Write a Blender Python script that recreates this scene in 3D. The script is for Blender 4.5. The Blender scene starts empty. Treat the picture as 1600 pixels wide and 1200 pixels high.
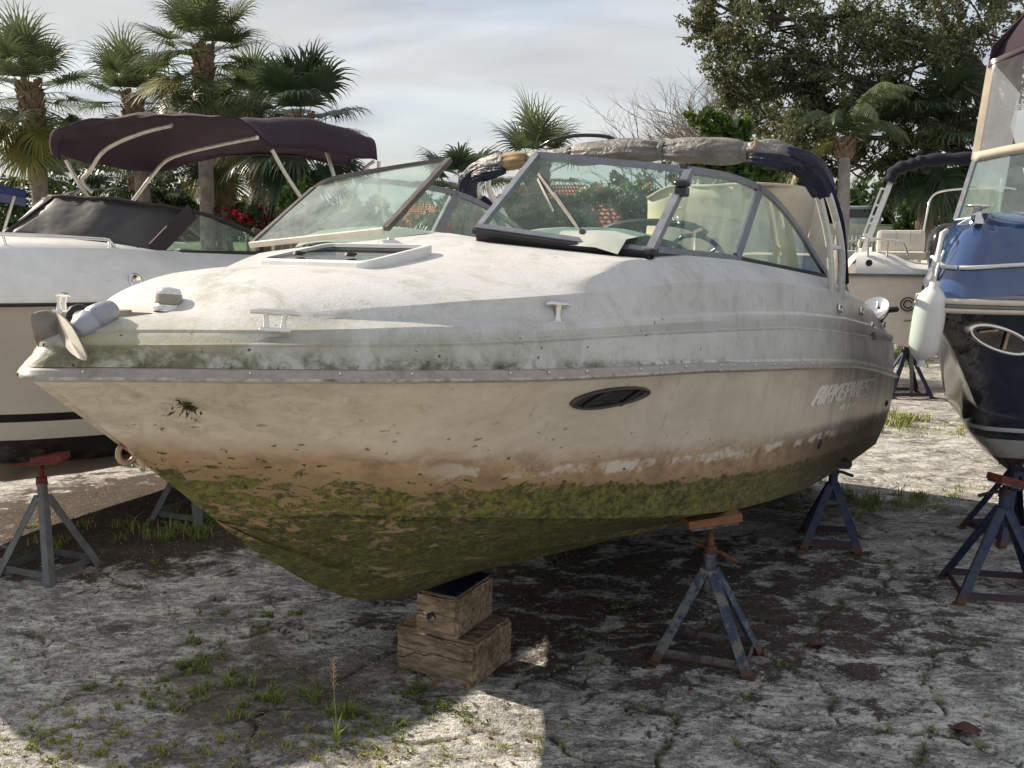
import bpy, bmesh, math, random
import numpy as np
from mathutils import Vector, Matrix

R = math.radians
rnd = random.Random(7)
SC = bpy.context.scene
COL = SC.collection

# ------------------------------------------------------------------ camera, world, sun, exposure
FPX, HOR, CAMH = 1540.0, 345.0, 2.4            # focal length in pixels (1600 wide), horizon row, lens height
PITCH = math.atan((600 - HOR) / FPX)
cam_d = bpy.data.cameras.new('camera')
cam = bpy.data.objects.new('camera', cam_d)
COL.objects.link(cam)
cam_d.sensor_width = 36.0
cam_d.lens = 36.0 * FPX / 1600
cam_d.clip_start, cam_d.clip_end = 0.05, 3000
cam.location = (0, 0, CAMH)
cam.rotation_euler = (math.pi / 2 - PITCH, 0, 0)
SC.camera = cam

SUN_EL, SUN_AZ = R(32), R(-60)                 # low sun from beyond the left edge
sun_d = bpy.data.lights.new('sun', 'SUN')
sun_d.energy = 3.0
sun_d.angle = R(0.6)
sun_d.color = (1.0, 0.88, 0.72)
sun = bpy.data.objects.new('sun', sun_d)
COL.objects.link(sun)
sdir = Vector((math.sin(SUN_AZ) * math.cos(SUN_EL), math.cos(SUN_AZ) * math.cos(SUN_EL), math.sin(SUN_EL)))
sun.rotation_euler = sdir.to_track_quat('Z', 'Y').to_euler()
sun.location = sdir * 50

SC.view_settings.view_transform = 'Standard'
SC.view_settings.look = 'None'
SC.view_settings.exposure = 1.45
SC.view_settings.gamma = 1.0
SC.view_settings.use_curve_mapping = False
SC.render.engine = 'CYCLES'
SC.cycles.use_denoising = True
SC.cycles.max_bounces = 8
SC.cycles.transparent_max_bounces = 24
SC.cycles.caustics_reflective = False
SC.cycles.caustics_refractive = False


class G:
    """small helper for node graphs"""
    def __init__(self, nt):
        self.nt = nt
        nt.nodes.clear()

    def n(self, typ, **kw):
        nd = self.nt.nodes.new(typ)
        for k, v in kw.items():
            setattr(nd, k, v)
        return nd

    def put(self, sock, v):
        if v is None:
            return
        if hasattr(v, 'is_linked') or isinstance(v, bpy.types.NodeSocket):
            self.nt.links.new(v, sock)
        else:
            if sock.type == 'RGBA' and not hasattr(v, '__len__'):
                v = (v, v, v, 1)
            if sock.type == 'RGBA' and len(v) == 3:
                v = (*v, 1)
            sock.default_value = v

    def coord(self, which='Object'):
        return self.n('ShaderNodeTexCoord').outputs[which]

    def noise(self, vec, scale=5, detail=4, rough=0.55, dist=0.0, out='Fac'):
        nd = self.n('ShaderNodeTexNoise')
        self.put(nd.inputs['Vector'], vec)
        nd.inputs['Scale'].default_value = scale
        nd.inputs['Detail'].default_value = detail
        nd.inputs['Roughness'].default_value = rough
        nd.inputs['Distortion'].default_value = dist
        return nd.outputs[out]

    def vor(self, vec, scale=5, feature='F1', out='Distance', rand=1.0):
        nd = self.n('ShaderNodeTexVoronoi', feature=feature)
        self.put(nd.inputs['Vector'], vec)
        nd.inputs['Scale'].default_value = scale
        nd.inputs['Randomness'].default_value = rand
        return nd.outputs[out]

    def math(self, op, a, b=None, clamp=False):
        nd = self.n('ShaderNodeMath', operation=op, use_clamp=clamp)
        self.put(nd.inputs[0], a)
        if b is not None:
            self.put(nd.inputs[1], b)
        return nd.outputs[0]

    def step(self, v, a, b, lo=0.0, hi=1.0):
        nd = self.n('ShaderNodeMapRange', interpolation_type='SMOOTHSTEP')
        self.put(nd.inputs['Value'], v)
        for k, x in zip(('From Min', 'From Max', 'To Min', 'To Max'), (a, b, lo, hi)):
            self.put(nd.inputs[k], x)
        return nd.outputs[0]

    def mix(self, fac, a, b, typ='MIX'):
        nd = self.n('ShaderNodeMix', data_type='RGBA', blend_type=typ)
        self.put(nd.inputs[0], fac)
        self.put(nd.inputs[6], a)
        self.put(nd.inputs[7], b)
        return nd.outputs[2]

    def sep(self, vec):
        nd = self.n('ShaderNodeSeparateXYZ')
        self.put(nd.inputs[0], vec)
        return nd.outputs

    def scale(self, vec, s):
        nd = self.n('ShaderNodeMapping')
        self.put(nd.inputs['Vector'], vec)
        nd.inputs['Scale'].default_value = s
        return nd.outputs[0]

    def attr(self, name, out='Fac'):
        return self.n('ShaderNodeAttribute', attribute_name=name).outputs[out]

    def bump(self, h, strength=0.3, dist=0.01, normal=None):
        nd = self.n('ShaderNodeBump')
        nd.inputs['Strength'].default_value = strength
        nd.inputs['Distance'].default_value = dist
        self.put(nd.inputs['Height'], h)
        if normal is not None:
            self.put(nd.inputs['Normal'], normal)
        return nd.outputs[0]

    def out(self, shader, where='Surface'):
        o = self.n('ShaderNodeOutputMaterial')
        self.nt.links.new(shader, o.inputs[where])

    def bsdf(self, color=None, rough=0.5, metal=0.0, normal=None, spec=0.5, **kw):
        nd = self.n('ShaderNodeBsdfPrincipled')
        self.put(nd.inputs['Base Color'], color)
        self.put(nd.inputs['Roughness'], rough)
        self.put(nd.inputs['Metallic'], metal)
        self.put(nd.inputs['Specular IOR Level'], spec)
        if normal is not None:
            self.put(nd.inputs['Normal'], normal)
        for k, v in kw.items():
            self.put(nd.inputs[k.replace('_', ' ')], v)
        return nd.outputs[0]


# ---- world: physical sky with a thin layer of high cloud
world = bpy.data.worlds.new('World')
SC.world = world
world.use_nodes = True
g = G(world.node_tree)
sky = g.n('ShaderNodeTexSky', sky_type='NISHITA', sun_disc=False)
sky.sun_elevation = SUN_EL
sky.sun_rotation = SUN_AZ
sky.air_density, sky.dust_density, sky.ozone_density = 1.0, 2.0, 1.0
d = g.coord('Generated')
x, y, z = g.sep(d)
# project the direction on a flat cloud deck
zz = g.math('ADD', g.math('MAXIMUM', z, 0.0), 0.22)
cmb = g.n('ShaderNodeCombineXYZ')
g.put(cmb.inputs[0], g.math('DIVIDE', x, zz))
g.put(cmb.inputs[1], g.math('DIVIDE', y, zz))
cv = g.scale(cmb.outputs[0], (0.8, 1.5, 1))
n1 = g.noise(cv, 1.15, 7, 0.5, 0.5)
n2 = g.noise(cv, 3.2, 5, 0.5, 0.3)
cov = g.step(g.math('ADD', g.math('MULTIPLY', n1, 0.8), g.math('MULTIPLY', n2, 0.2)), 0.36, 0.6, 0.78, 0.98)
shade = g.step(g.noise(cv, 1.7, 5, 0.5, 0.4), 0.33, 0.62)
cloud = g.mix(shade, (1.9, 2.04, 2.22, 1), (2.5, 2.51, 2.5, 1))
mixc = g.mix(cov, sky.outputs[0], cloud)
bg = g.n('ShaderNodeBackground')
g.put(bg.inputs['Color'], mixc)
bg.inputs['Strength'].default_value = 0.1
wo = g.n('ShaderNodeOutputWorld')
world.node_tree.links.new(bg.outputs[0], wo.inputs[0])


# ------------------------------------------------------------------ places
cP, sP = math.cos(PITCH), math.sin(PITCH)


def W(px, py, depth):
    """world point seen at photo pixel (px, py) at a forward distance"""
    dx, dz = (px - 800) / FPX, -(py - 600) / FPX
    return Vector((dx * depth, (cP + dz * sP) * depth, CAMH + (-sP + dz * cP) * depth))


def GND(px, py):
    dx, dz = (px - 800) / FPX, -(py - 600) / FPX
    vz = -sP + dz * cP
    k = -CAMH / vz
    return Vector((dx * k, (cP + dz * sP) * k, 0))


# ------------------------------------------------------------------ object helpers
def tag(o, label=None, cat=None, group=None, kind=None):
    for k, v in (('label', label), ('category', cat), ('group', group), ('kind', kind)):
        if v:
            o[k] = v
    return o


def thing(name, label, cat, loc=(0, 0, 0), rot=None, group=None):
    o = bpy.data.objects.new(name, None)
    COL.objects.link(o)
    o.location = loc
    if rot is not None:
        o.rotation_euler = rot
    o.empty_display_size = 0.2
    return tag(o, label, cat, group)


def link(name, me, parent=None, loc=None, rot=None):
    o = bpy.data.objects.new(name, me)
    COL.objects.link(o)
    if parent is not None:
        o.parent = parent
    if loc is not None:
        o.location = loc
    if rot is not None:
        o.rotation_euler = rot
    return o


class MB:
    """collects shapes into one mesh; verts in the local space of the object"""
    def __init__(self):
        self.v, self.f, self.m, self.sm = [], [], [], []

    def add(self, vs, fs, mi=0, smooth=True):
        b = len(self.v)
        self.v += [tuple(p) for p in vs]
        self.f += [tuple(i + b for i in f) for f in fs]
        self.m += [mi] * len(fs)
        self.sm += [smooth] * len(fs)

    def grid(self, rows, closed=False, mi=0, smooth=True, flip=False):
        n, m = len(rows), len(rows[0])
        vs = [p for r in rows for p in r]
        fs = []
        for i in range(n - 1):
            for j in range(m if closed else m - 1):
                a, b = i * m + j, i * m + (j + 1) % m
                c, d_ = (i + 1) * m + (j + 1) % m, (i + 1) * m + j
                fs.append((a, d_, c, b) if flip else (a, b, c, d_))
        self.add(vs, fs, mi, smooth)

    def tube(self, path, r, n=8, caps=True, mi=0, smooth=True):
        path = [Vector(p) for p in path]
        rs = r if hasattr(r, '__len__') else [r] * len(path)
        t0 = (path[1] - path[0]).normalized()
        up = Vector((0, 0, 1)) if abs(t0.z) < 0.9 else Vector((1, 0, 0))
        nx = t0.cross(up).normalized()
        rows = []
        for i, p in enumerate(path):
            a, b = path[max(i - 1, 0)], path[min(i + 1, len(path) - 1)]
            t = (b - a).normalized()
            nx = (nx - t * nx.dot(t)).normalized()
            ny = t.cross(nx)
            rows.append([p + (nx * math.cos(k * 2 * math.pi / n) + ny * math.sin(k * 2 * math.pi / n)) * rs[i] for k in range(n)])
        self.grid(rows, True, mi, smooth)
        if caps:
            self.add(rows[0], [tuple(range(n))], mi, False)
            self.add(rows[-1], [tuple(reversed(range(n)))], mi, False)

    def box(self, c, s, rot=None, mi=0, bev=0.0):
        c = Vector(c)
        hx, hy, hz = s[0] / 2, s[1] / 2, s[2] / 2
        if bev <= 0:
            vs = [Vector((sx * hx, sy * hy, sz * hz)) for sx in (-1, 1) for sy in (-1, 1) for sz in (-1, 1)]
            fs = [(0, 1, 3, 2), (4, 6, 7, 5), (0, 4, 5, 1), (2, 3, 7, 6), (0, 2, 6, 4), (1, 5, 7, 3)]
        else:
            bm = bmesh.new()
            bmesh.ops.create_cube(bm, size=1)
            for v in bm.verts:
                v.co = Vector((v.co.x * s[0], v.co.y * s[1], v.co.z * s[2]))
            bmesh.ops.bevel(bm, geom=list(bm.edges), offset=bev, segments=2, affect='EDGES', profile=0.6)
            bm.verts.index_update()
            vs = [v.co.copy() for v in bm.verts]
            fs = [tuple(v.index for v in f.verts) for f in bm.faces]
            bm.free()
        if rot is not None:
            m = rot if isinstance(rot, Matrix) else Matrix.Rotation(rot, 3, 'Z')
            vs = [m @ v for v in vs]
        self.add([c + v for v in vs], fs, mi, False)

    def bar(self, a, b, w, h, up=(0, 0, 1), mi=0):
        """rectangular bar from a to b"""
        a, b = Vector(a), Vector(b)
        t = (b - a).normalized()
        u = Vector(up)
        u = (u - t * u.dot(t))
        if u.length < 1e-4:
            u = Vector((1, 0, 0)) - t * t.x
        u.normalize()
        s_ = t.cross(u)
        vs = []
        for p in (a, b):
            for q, r_ in ((-1, -1), (1, -1), (1, 1), (-1, 1)):
                vs.append(p + s_ * (q * w / 2) + u * (r_ * h / 2))
        fs = [(3, 2, 1, 0), (4, 5, 6, 7), (0, 1, 5, 4), (1, 2, 6, 5), (2, 3, 7, 6), (3, 0, 4, 7)]
        self.add(vs, fs, mi, False)

    def lathe(self, prof, n=16, c=(0, 0, 0), axis=None, mi=0, smooth=True):
        """prof: (r, z) list, around an axis through c"""
        c = Vector(c)
        q = Vector(axis if axis is not None else (0, 0, 1)).normalized().to_track_quat('Z', 'Y').to_matrix()
        rows = [[c + q @ Vector((r * math.cos(k * 2 * math.pi / n), r * math.sin(k * 2 * math.pi / n), z_)) for k in range(n)] for r, z_ in prof]
        self.grid(rows, True, mi, smooth)
        if prof[0][0] > 1e-5:
            self.add(rows[0], [tuple(range(n))], mi, False)
        if prof[-1][0] > 1e-5:
            self.add(rows[-1], [tuple(reversed(range(n)))], mi, False)

    def slab(self, pts, nrm, th, mi=0):
        """flat polygon extruded by th along nrm"""
        nrm = Vector(nrm).normalized() * th
        pts = [Vector(p) for p in pts]
        k = len(pts)
        vs = pts + [p + nrm for p in pts]
        fs = [tuple(range(k)), tuple(reversed(range(k, 2 * k)))] + [(i, k + i, k + (i + 1) % k, (i + 1) % k) for i in range(k)]
        self.add(vs, fs, mi, False)

    def build(self, name, mats, parent=None, loc=None, rot=None, merge=0.0, recalc=True, solid=0.0, sharp=0):
        me = bpy.data.meshes.new(name)
        me.from_pydata([tuple(p) for p in self.v], [], self.f)
        if not isinstance(mats, (list, tuple)):
            mats = [mats]
        for m in mats:
            me.materials.append(m)
        me.polygons.foreach_set('material_index', self.m)
        me.polygons.foreach_set('use_smooth', self.sm)
        if merge > 0 or recalc:
            bm = bmesh.new()
            bm.from_mesh(me)
            if merge > 0:
                bmesh.ops.remove_doubles(bm, verts=bm.verts, dist=merge)
            bmesh.ops.recalc_face_normals(bm, faces=bm.faces)
            bm.to_mesh(me)
            bm.free()
        if sharp:
            me.set_sharp_from_angle(angle=R(sharp))
        o = link(name, me, parent, loc, rot)
        if solid:
            md = o.modifiers.new('solid', 'SOLIDIFY')
            md.thickness = solid
            md.offset = -1
        return o


def interp(tab):
    xs = [p[0] for p in tab]
    ys = [p[1] for p in tab]
    return lambda v: float(np.interp(v, xs, ys))


def smooth_path(pts, n=6, closed=False):
    """Catmull-Rom through pts"""
    P = [Vector(p) for p in pts]
    k = len(P)
    out = []
    for i in range(k if closed else k - 1):
        p0 = P[(i - 1) % k] if closed or i > 0 else P[0]
        p1, p2 = P[i], P[(i + 1) % k]
        p3 = P[(i + 2) % k] if closed or i + 2 < k else P[-1]
        for j in range(n):
            t = j / n
            out.append(0.5 * ((2 * p1) + (p2 - p0) * t + (2 * p0 - 5 * p1 + 4 * p2 - p3) * t * t + (3 * p1 - p0 - 3 * p2 + p3) * t ** 3))
    if not closed:
        out.append(P[-1])
    return out


# ------------------------------------------------------------------ materials
MATS = {}


def material(name):
    m = bpy.data.materials.new(name)
    m.use_nodes = True
    MATS[name] = m
    return m, G(m.node_tree)


def simple(name, col, rough=0.5, metal=0.0, var=0.12, scale=8.0, bump=0.0, bscale=60, spec=0.5, dirt=None, dirt_amt=0.5, **kw):
    """plain material with a little colour variation, optional dirt blotches and fine relief"""
    m, g = material(name)
    c = g.coord()
    n = g.noise(c, scale, 5, 0.6)
    dk = tuple(v * (1 - var) for v in col)
    lt = tuple(min(1, v * (1 + var)) for v in col)
    base = g.mix(g.step(n, 0.3, 0.7), dk, lt)
    if dirt:
        base = g.mix(g.step(g.noise(c, scale * 0.7, 6, 0.65, 0.4), 0.5, 0.72, 0, dirt_amt), base, dirt)
    nrm = g.bump(g.noise(c, bscale, 3), bump, 0.01) if bump else None
    rr = g.step(n, 0.2, 0.8, max(rough - 0.08, 0), min(rough + 0.08, 1))
    g.out(g.bsdf(base, rr, metal, nrm, spec, **kw))
    return m


white_gel = simple('white gelcoat', (0.72, 0.71, 0.69), 0.35, var=0.05, dirt=(0.5, 0.47, 0.4), dirt_amt=0.25)
chrome = simple('polished steel', (0.75, 0.73, 0.7), 0.16, 1.0, var=0.06)
dull_alu = simple('weathered aluminium', (0.22, 0.23, 0.265), 0.42, 0.55, var=0.12, scale=14, dirt=(0.16, 0.15, 0.15), dirt_amt=0.35)
white_tube = simple('white painted tube', (0.72, 0.70, 0.66), 0.3, 0.2, var=0.05)
black_rubber = simple('black rubber', (0.02, 0.02, 0.022), 0.6, var=0.2)
black_gloss = simple('black gloss', (0.012, 0.013, 0.016), 0.12, var=0.2)
navy_cloth = simple('navy canvas', (0.012, 0.015, 0.040), 0.9, var=0.3, scale=5, bump=0.4, bscale=25, spec=0.2)
plum_cloth = simple('plum canvas', (0.040, 0.024, 0.036), 0.88, var=0.25, scale=3, bump=0.3, bscale=20, spec=0.25)
def crumpled(name, col, dark):
    """creased weathered cloth"""
    m, g = material(name)
    c = g.coord()
    n = g.noise(c, 7, 6, .65, .3)
    r1 = g.math('ABSOLUTE', g.math('SUBTRACT', g.noise(g.scale(c, (1.2, .5, 1.2)), 7, 3, .5, 1.0), .5))
    r2 = g.math('ABSOLUTE', g.math('SUBTRACT', g.noise(c, 15, 2, .5, .6), .5))
    base = g.mix(g.step(n, .35, .65), col, tuple(v * .72 for v in col))
    base = g.mix(g.step(g.noise(c, 4, 6, .7), .5, .66, 0, .7), base, dark)
    h = g.math('ADD', g.step(r1, 0, .14), g.math('MULTIPLY', g.step(r2, 0, .12), .35))
    g.out(g.bsdf(base, .5, 0, g.bump(h, .42, .014), .4))
    return m


grey_cloth = crumpled('silver grey canvas', (0.22, 0.205, 0.195), (0.11, 0.095, 0.08, 1))
navy_crumple = crumpled('creased navy canvas', (0.014, 0.017, 0.045), (0.02, 0.02, 0.03, 1))
tan_cloth = simple('tan canvas', (0.27, 0.19, 0.10), 0.8, var=0.25, scale=6, bump=0.5, bscale=14)
beige_canvas = simple('beige canvas', (0.55, 0.47, 0.35), 0.85, var=0.12, scale=3, bump=0.35, bscale=7, dirt=(0.36, 0.31, 0.2), dirt_amt=0.4)
cream_vinyl = simple('cream vinyl', (0.60, 0.55, 0.47), 0.5, var=0.08)
def worn_steel(name, paint, pale):
    m, g = material(name)
    c = g.coord()
    n = g.noise(c, 9, 7, .7, .4)
    f = g.noise(c, 40, 5, .7)
    col = g.mix(g.step(n, .3, .7), paint, tuple(v * 1.7 for v in paint))
    col = g.mix(g.step(g.math('ADD', n, g.math('MULTIPLY', f, .3)), .60, .74, 0, .8), col, pale)
    col = g.mix(g.step(g.noise(c, 16, 6, .7), .57, .68, 0, .8), col, (0.12, 0.05, 0.028, 1))
    z = g.sep(c)[2]
    col = g.mix(g.step(g.math('ADD', z, g.math('MULTIPLY', n, .10)), .06, .15, .95, 0), col, (0.11, 0.042, 0.022, 1))
    g.out(g.bsdf(col, .62, .05, g.bump(f, .4, .004), .4))
    return m


blue_steel = worn_steel('weathered blue steel', (0.030, 0.046, 0.085), (0.20, 0.195, 0.165, 1))
dark_blue_steel = worn_steel('dark blue steel', (0.016, 0.028, 0.075), (0.05, 0.055, 0.07, 1))
rust_steel = simple('rusty steel', (0.13, 0.055, 0.03), 0.85, 0.1, var=0.35, scale=18, bump=0.6)
red_steel = simple('red painted steel', (0.13, 0.018, 0.014), 0.7, 0.0, var=0.3, scale=14, dirt=(0.09, 0.04, 0.03))
grey_steel = simple('weathered grey steel', (0.13, 0.14, 0.145), 0.6, 0.2, var=0.25, scale=10, dirt=(0.08, 0.065, 0.05))
pad_wood = simple('orange wood pad', (0.26, 0.115, 0.05), 0.85, var=0.25, scale=9, bump=0.5)
# ------------------------------------------------------------------ ground
def crack_lines():
    px = [
        [(1392, 880), (1385, 915), (1372, 930), (1312, 936), (1296, 960), (1283, 992)],
        [(1329, 950), (1429, 958), (1475, 971), (1487, 1008), (1454, 1046), (1442, 1067), (1475, 1108), (1456, 1142)],
        [(1208, 1029), (1192, 1071), (1158, 1096), (1062, 1117), (1050, 1150), (1025, 1188), (1000, 1230)],
        [(1283, 1066), (1300, 1116), (1312, 1130)], [(1283, 1062), (1208, 1029), (1150, 1008)],
        [(1312, 1125), (1367, 1137), (1437, 1150), (1462, 1146), (1530, 1165), (1620, 1180)],
        [(1487, 992), (1575, 1004), (1640, 1010)], [(1456, 1142), (1440, 1175), (1450, 1230)],
        [(1095, 990), (1180, 968), (1283, 975)], [(1140, 1105), (1180, 1130), (1262, 1142), (1312, 1128)],
        [(1240, 800), (1330, 812), (1400, 835), (1490, 842)], [(1392, 880), (1330, 868), (1280, 880)],
        [(8, 1037), (75, 1020), (120, 1006), (150, 1010), (190, 1018)], [(-40, 985), (35, 985), (85, 998), (120, 1006)],
        [(158, 896), (217, 918), (260, 925)], [(158, 896), (95, 925), (30, 950), (-40, 970)],
        [(254, 1016), (300, 1000), (346, 1002), (291, 1033)], [(291, 1036), (346, 1004), (417, 975), (470, 955)],
        [(150, 905), (280, 860), (390, 845)], [(80, 1105), (130, 1085), (200, 1070), (300, 1045)],
        [(530, 1060), (570, 1040), (600, 1020)], [(830, 1015), (900, 1000), (960, 985), (1040, 960)],
        [(800, 1078), (820, 1066), (880, 1045), (960, 1030)], [(620, 965), (540, 985), (470, 1000)],
        [(790, 900), (860, 880), (930, 870), (1000, 880), (1050, 870)], [(1280, 690), (1360, 702), (1450, 700), (1560, 720)],
        [(1420, 745), (1480, 752), (1560, 742), (1640, 750)], [(1400, 660), (1500, 655), (1600, 668)],
        [(1270, 742), (1340, 752), (1420, 745)], [(1180, 790), (1260, 800), (1340, 790), (1430, 800)],
        [(340, 1130), (420, 1105), (520, 1100)], [(650, 1165), (760, 1140), (860, 1150), (930, 1190)],
        [(1150, 1160), (1210, 1185), (1230, 1230)], [(960, 1090), (1050, 1117)], [(900, 930), (960, 950), (1010, 945)],
    ]
    lines = [[GND(*p).xy for p in l] for l in px]
    r = random.Random(3)
    # finer cracks branching off
    extra = []
    for l in list(lines):
        for k in range(1):
            p = Vector(r.choice(l))
            a = r.uniform(0, 6.28)
            br = [p.copy()]
            for j in range(r.randint(3, 7)):
                a += r.uniform(-0.6, 0.6)
                p = p + Vector((math.cos(a), math.sin(a))) * r.uniform(0.07, 0.16)
                br.append(p.copy())
            extra.append((br, 0.45))
    out = [(l, 1.0) for l in lines] + extra
    fine = []
    for l, w in out:                                     # roughen
        pts = [Vector(p) for p in l]
        for it in range(4):
            q = [pts[0]]
            for a, b in zip(pts, pts[1:]):
                d_ = b - a
                if d_.length > 0.05:
                    q.append((a + b) / 2 + Vector((-d_.y, d_.x)) * r.uniform(-0.16, 0.16))
                q.append(b)
            pts = q
        fine.append((pts, w))
    return fine


def axis_steps(lo, hi, fine, far, grow=1.28):
    a = [lo]
    c = list(np.arange(lo, hi + fine / 2, fine))
    s, v = fine, lo
    left = []
    while v > -far:
        s *= grow
        v -= s
        left.append(v)
    s, v = fine, c[-1]
    right = []
    while v < far:
        s *= grow
        v += s
        right.append(v)
    return np.array(left[::-1] + c + right)


gx = axis_steps(-4.2, 5.6, 0.0165, 900)
gy = axis_steps(3.7, 8.6, 0.0165, 1500, 1.12)
GX, GY = np.meshgrid(gx, gy)
P2 = np.stack([GX.ravel(), GY.ravel()], 1)
crk = np.zeros(len(P2))
CN = np.zeros(len(P2))
CRACKS = crack_lines()
for pts, w in CRACKS:
    for a, b in zip(pts, pts[1:]):
        a_, b_ = np.array(a), np.array(b)
        i0, i1 = np.searchsorted(gx, [min(a_[0], b_[0]) - 0.08, max(a_[0], b_[0]) + 0.08])
        j0, j1 = np.searchsorted(gy, [min(a_[1], b_[1]) - 0.08, max(a_[1], b_[1]) + 0.08])
        if i1 <= i0 or j1 <= j0:
            continue
        sx, sy = GX[j0:j1, i0:i1], GY[j0:j1, i0:i1]
        d_ = b_ - a_
        t = np.clip(((sx - a_[0]) * d_[0] + (sy - a_[1]) * d_[1]) / max(d_ @ d_, 1e-9), 0, 1)
        dist = np.hypot(sx - a_[0] - t * d_[0], sy - a_[1] - t * d_[1])
        width = (0.0042 + 0.0038 * np.sin(sx * 23 + sy * 17)) * w + 0.002
        val = np.clip(1.3 - dist / np.maximum(width, 0.0055), 0, 1)
        if w == 1:
            np.maximum(CN.reshape(GX.shape)[j0:j1, i0:i1], np.clip(1 - dist / .055, 0, 1), out=CN.reshape(GX.shape)[j0:j1, i0:i1])
        sub = crk.reshape(GX.shape)[j0:j1, i0:i1]
        np.maximum(sub, val, out=sub)
rs = np.random.RandomState(5)


def lumps(x, y, k, seed, amp):
    r = np.random.RandomState(seed)
    out = np.zeros_like(x)
    for i in range(10):
        a, f_ = r.uniform(0, 6.28), k * r.uniform(0.6, 1.7)
        out += np.sin(x * math.cos(a) * f_ + y * math.sin(a) * f_ + r.uniform(0, 6.28))
    return out / 10 * amp


near = (P2[:, 0] > -6) & (P2[:, 0] < 8) & (P2[:, 1] < 14)
hz = np.where(near, lumps(P2[:, 0], P2[:, 1], 2.2, 1, 0.014) + lumps(P2[:, 0], P2[:, 1], 9, 2, 0.007), 0)
fine_zone = (P2[:, 0] > -4.2) & (P2[:, 0] < 5.6) & (P2[:, 1] > 3.7) & (P2[:, 1] < 8.6)
hz += np.where(fine_zone, rs.normal(0, 0.0022, len(P2)), 0)
hz -= crk * 0.022
hz = np.minimum(hz, 0.0)  * 1.0 + np.maximum(hz, 0) * 0.6
ny_, nx_ = GX.shape
idx = np.arange(ny_ * nx_).reshape(ny_, nx_)
quads = np.stack([idx[:-1, :-1], idx[:-1, 1:], idx[1:, 1:], idx[1:, :-1]], -1).reshape(-1, 4)
me = bpy.data.meshes.new('ground')
me.vertices.add(len(P2))
me.vertices.foreach_set('co', np.column_stack([P2, hz]).astype(np.float32).ravel())
me.loops.add(len(quads) * 4)
me.loops.foreach_set('vertex_index', quads.astype(np.int32).ravel())
me.polygons.add(len(quads))
me.polygons.foreach_set('loop_start', (np.arange(len(quads)) * 4).astype(np.int32))
me.polygons.foreach_set('use_smooth', np.ones(len(quads), bool))
at = me.attributes.new('crack', 'FLOAT', 'POINT')
at.data.foreach_set('value', crk.astype(np.float32))
me.attributes.new('near', 'FLOAT', 'POINT').data.foreach_set('value', CN.astype(np.float32))
me.update()
me.validate()

m, g = material('old pavement')
c = g.coord()
nb = g.noise(c, 0.7, 5, 0.6, 0.3)
nm = g.noise(c, 2.6, 9, 0.72, 0.4)
nl = g.noise(g.scale(c, (1, 1.7, 1)), 3.6, 10, 0.78, 0.6)
nf = g.noise(c, 36, 7, 0.75, 0.5)
nff = g.noise(c, 120, 4, 0.7)
nx = g.noise(g.scale(c, (.55, 1.5, 1)), 22, 6, 0.72, 0.8)
base = g.mix(g.step(nb, 0.34, 0.66), (0.29, 0.275, 0.265, 1), (0.42, 0.41, 0.39, 1))
base = g.mix(g.step(nm, 0.49, 0.60, 0, 0.75), base, (0.115, 0.11, 0.108, 1))
st = g.noise(g.scale(c, (.8, 1.5, 1)), 1.35, 8, .72, .5)
base = g.mix(g.math('MULTIPLY', g.step(st, .52, .60), g.step(nf, .34, .56, 1, .45)), base, (0.055, 0.052, 0.052, 1))
base = g.mix(g.step(nf, 0.47, 0.58, 0, .75), base, (0.085, 0.08, 0.075, 1))
light = g.math('MULTIPLY', g.step(nl, 0.45, 0.58), g.step(nx, 0.40, 0.54))
base = g.mix(g.math('MULTIPLY', light, 0.9), base, (0.70, 0.69, 0.64, 1))
base = g.mix(g.step(nx, 0.585, 0.64, 0, .75), base, (0.60, 0.58, 0.54, 1))
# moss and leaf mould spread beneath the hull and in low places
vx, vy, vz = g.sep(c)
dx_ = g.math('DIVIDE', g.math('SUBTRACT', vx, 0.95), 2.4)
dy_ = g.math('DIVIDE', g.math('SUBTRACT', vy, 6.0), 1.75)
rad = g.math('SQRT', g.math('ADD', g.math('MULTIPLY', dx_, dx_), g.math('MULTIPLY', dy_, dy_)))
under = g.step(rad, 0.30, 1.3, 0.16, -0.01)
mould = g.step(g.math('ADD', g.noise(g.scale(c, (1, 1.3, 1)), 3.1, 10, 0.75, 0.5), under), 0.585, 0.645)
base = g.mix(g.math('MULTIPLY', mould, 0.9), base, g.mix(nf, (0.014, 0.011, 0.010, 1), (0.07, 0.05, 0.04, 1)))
dl = g.math('SQRT', g.math('ADD', g.math('POWER', g.math('ADD', vx, 1.25), 2), g.math('POWER', g.math('SUBTRACT', vy, 4.75), 2)))
soil = g.math('MULTIPLY', g.step(g.math('SUBTRACT', g.noise(c, 2.4, 8, 0.7, 0.3), g.math('MULTIPLY', dl, 0.28)), 0.28, 0.40), 0.7)
base = g.mix(soil, base, g.mix(nf, (0.06, 0.05, 0.038, 1), (0.15, 0.13, 0.09, 1)))
dm = g.math('SQRT', g.math('ADD', g.math('POWER', g.math('ADD', vx, 3.0), 2), g.math('POWER', g.math('SUBTRACT', vy, 7.9), 2)))
duff = g.math('MULTIPLY', g.step(g.math('SUBTRACT', g.noise(c, 3, 8, 0.7, 0.3), g.math('MULTIPLY', dm, 0.30)), 0.02, 0.12), 0.95)
base = g.mix(duff, base, g.mix(nf, (0.02, 0.014, 0.009, 1), (0.085, 0.05, 0.028, 1)))
green = g.math('MULTIPLY', g.step(g.noise(c, 3.7, 8, 0.7), 0.58, 0.68), g.step(vy, 4.35, 5.2, 0.45, 0.12))
base = g.mix(green, base, (0.13, 0.14, 0.035, 1))
peb = g.vor(c, 75)
pc = g.n('ShaderNodeTexVoronoi')
g.put(pc.inputs['Vector'], c)
pc.inputs['Scale'].default_value = 75
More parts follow.
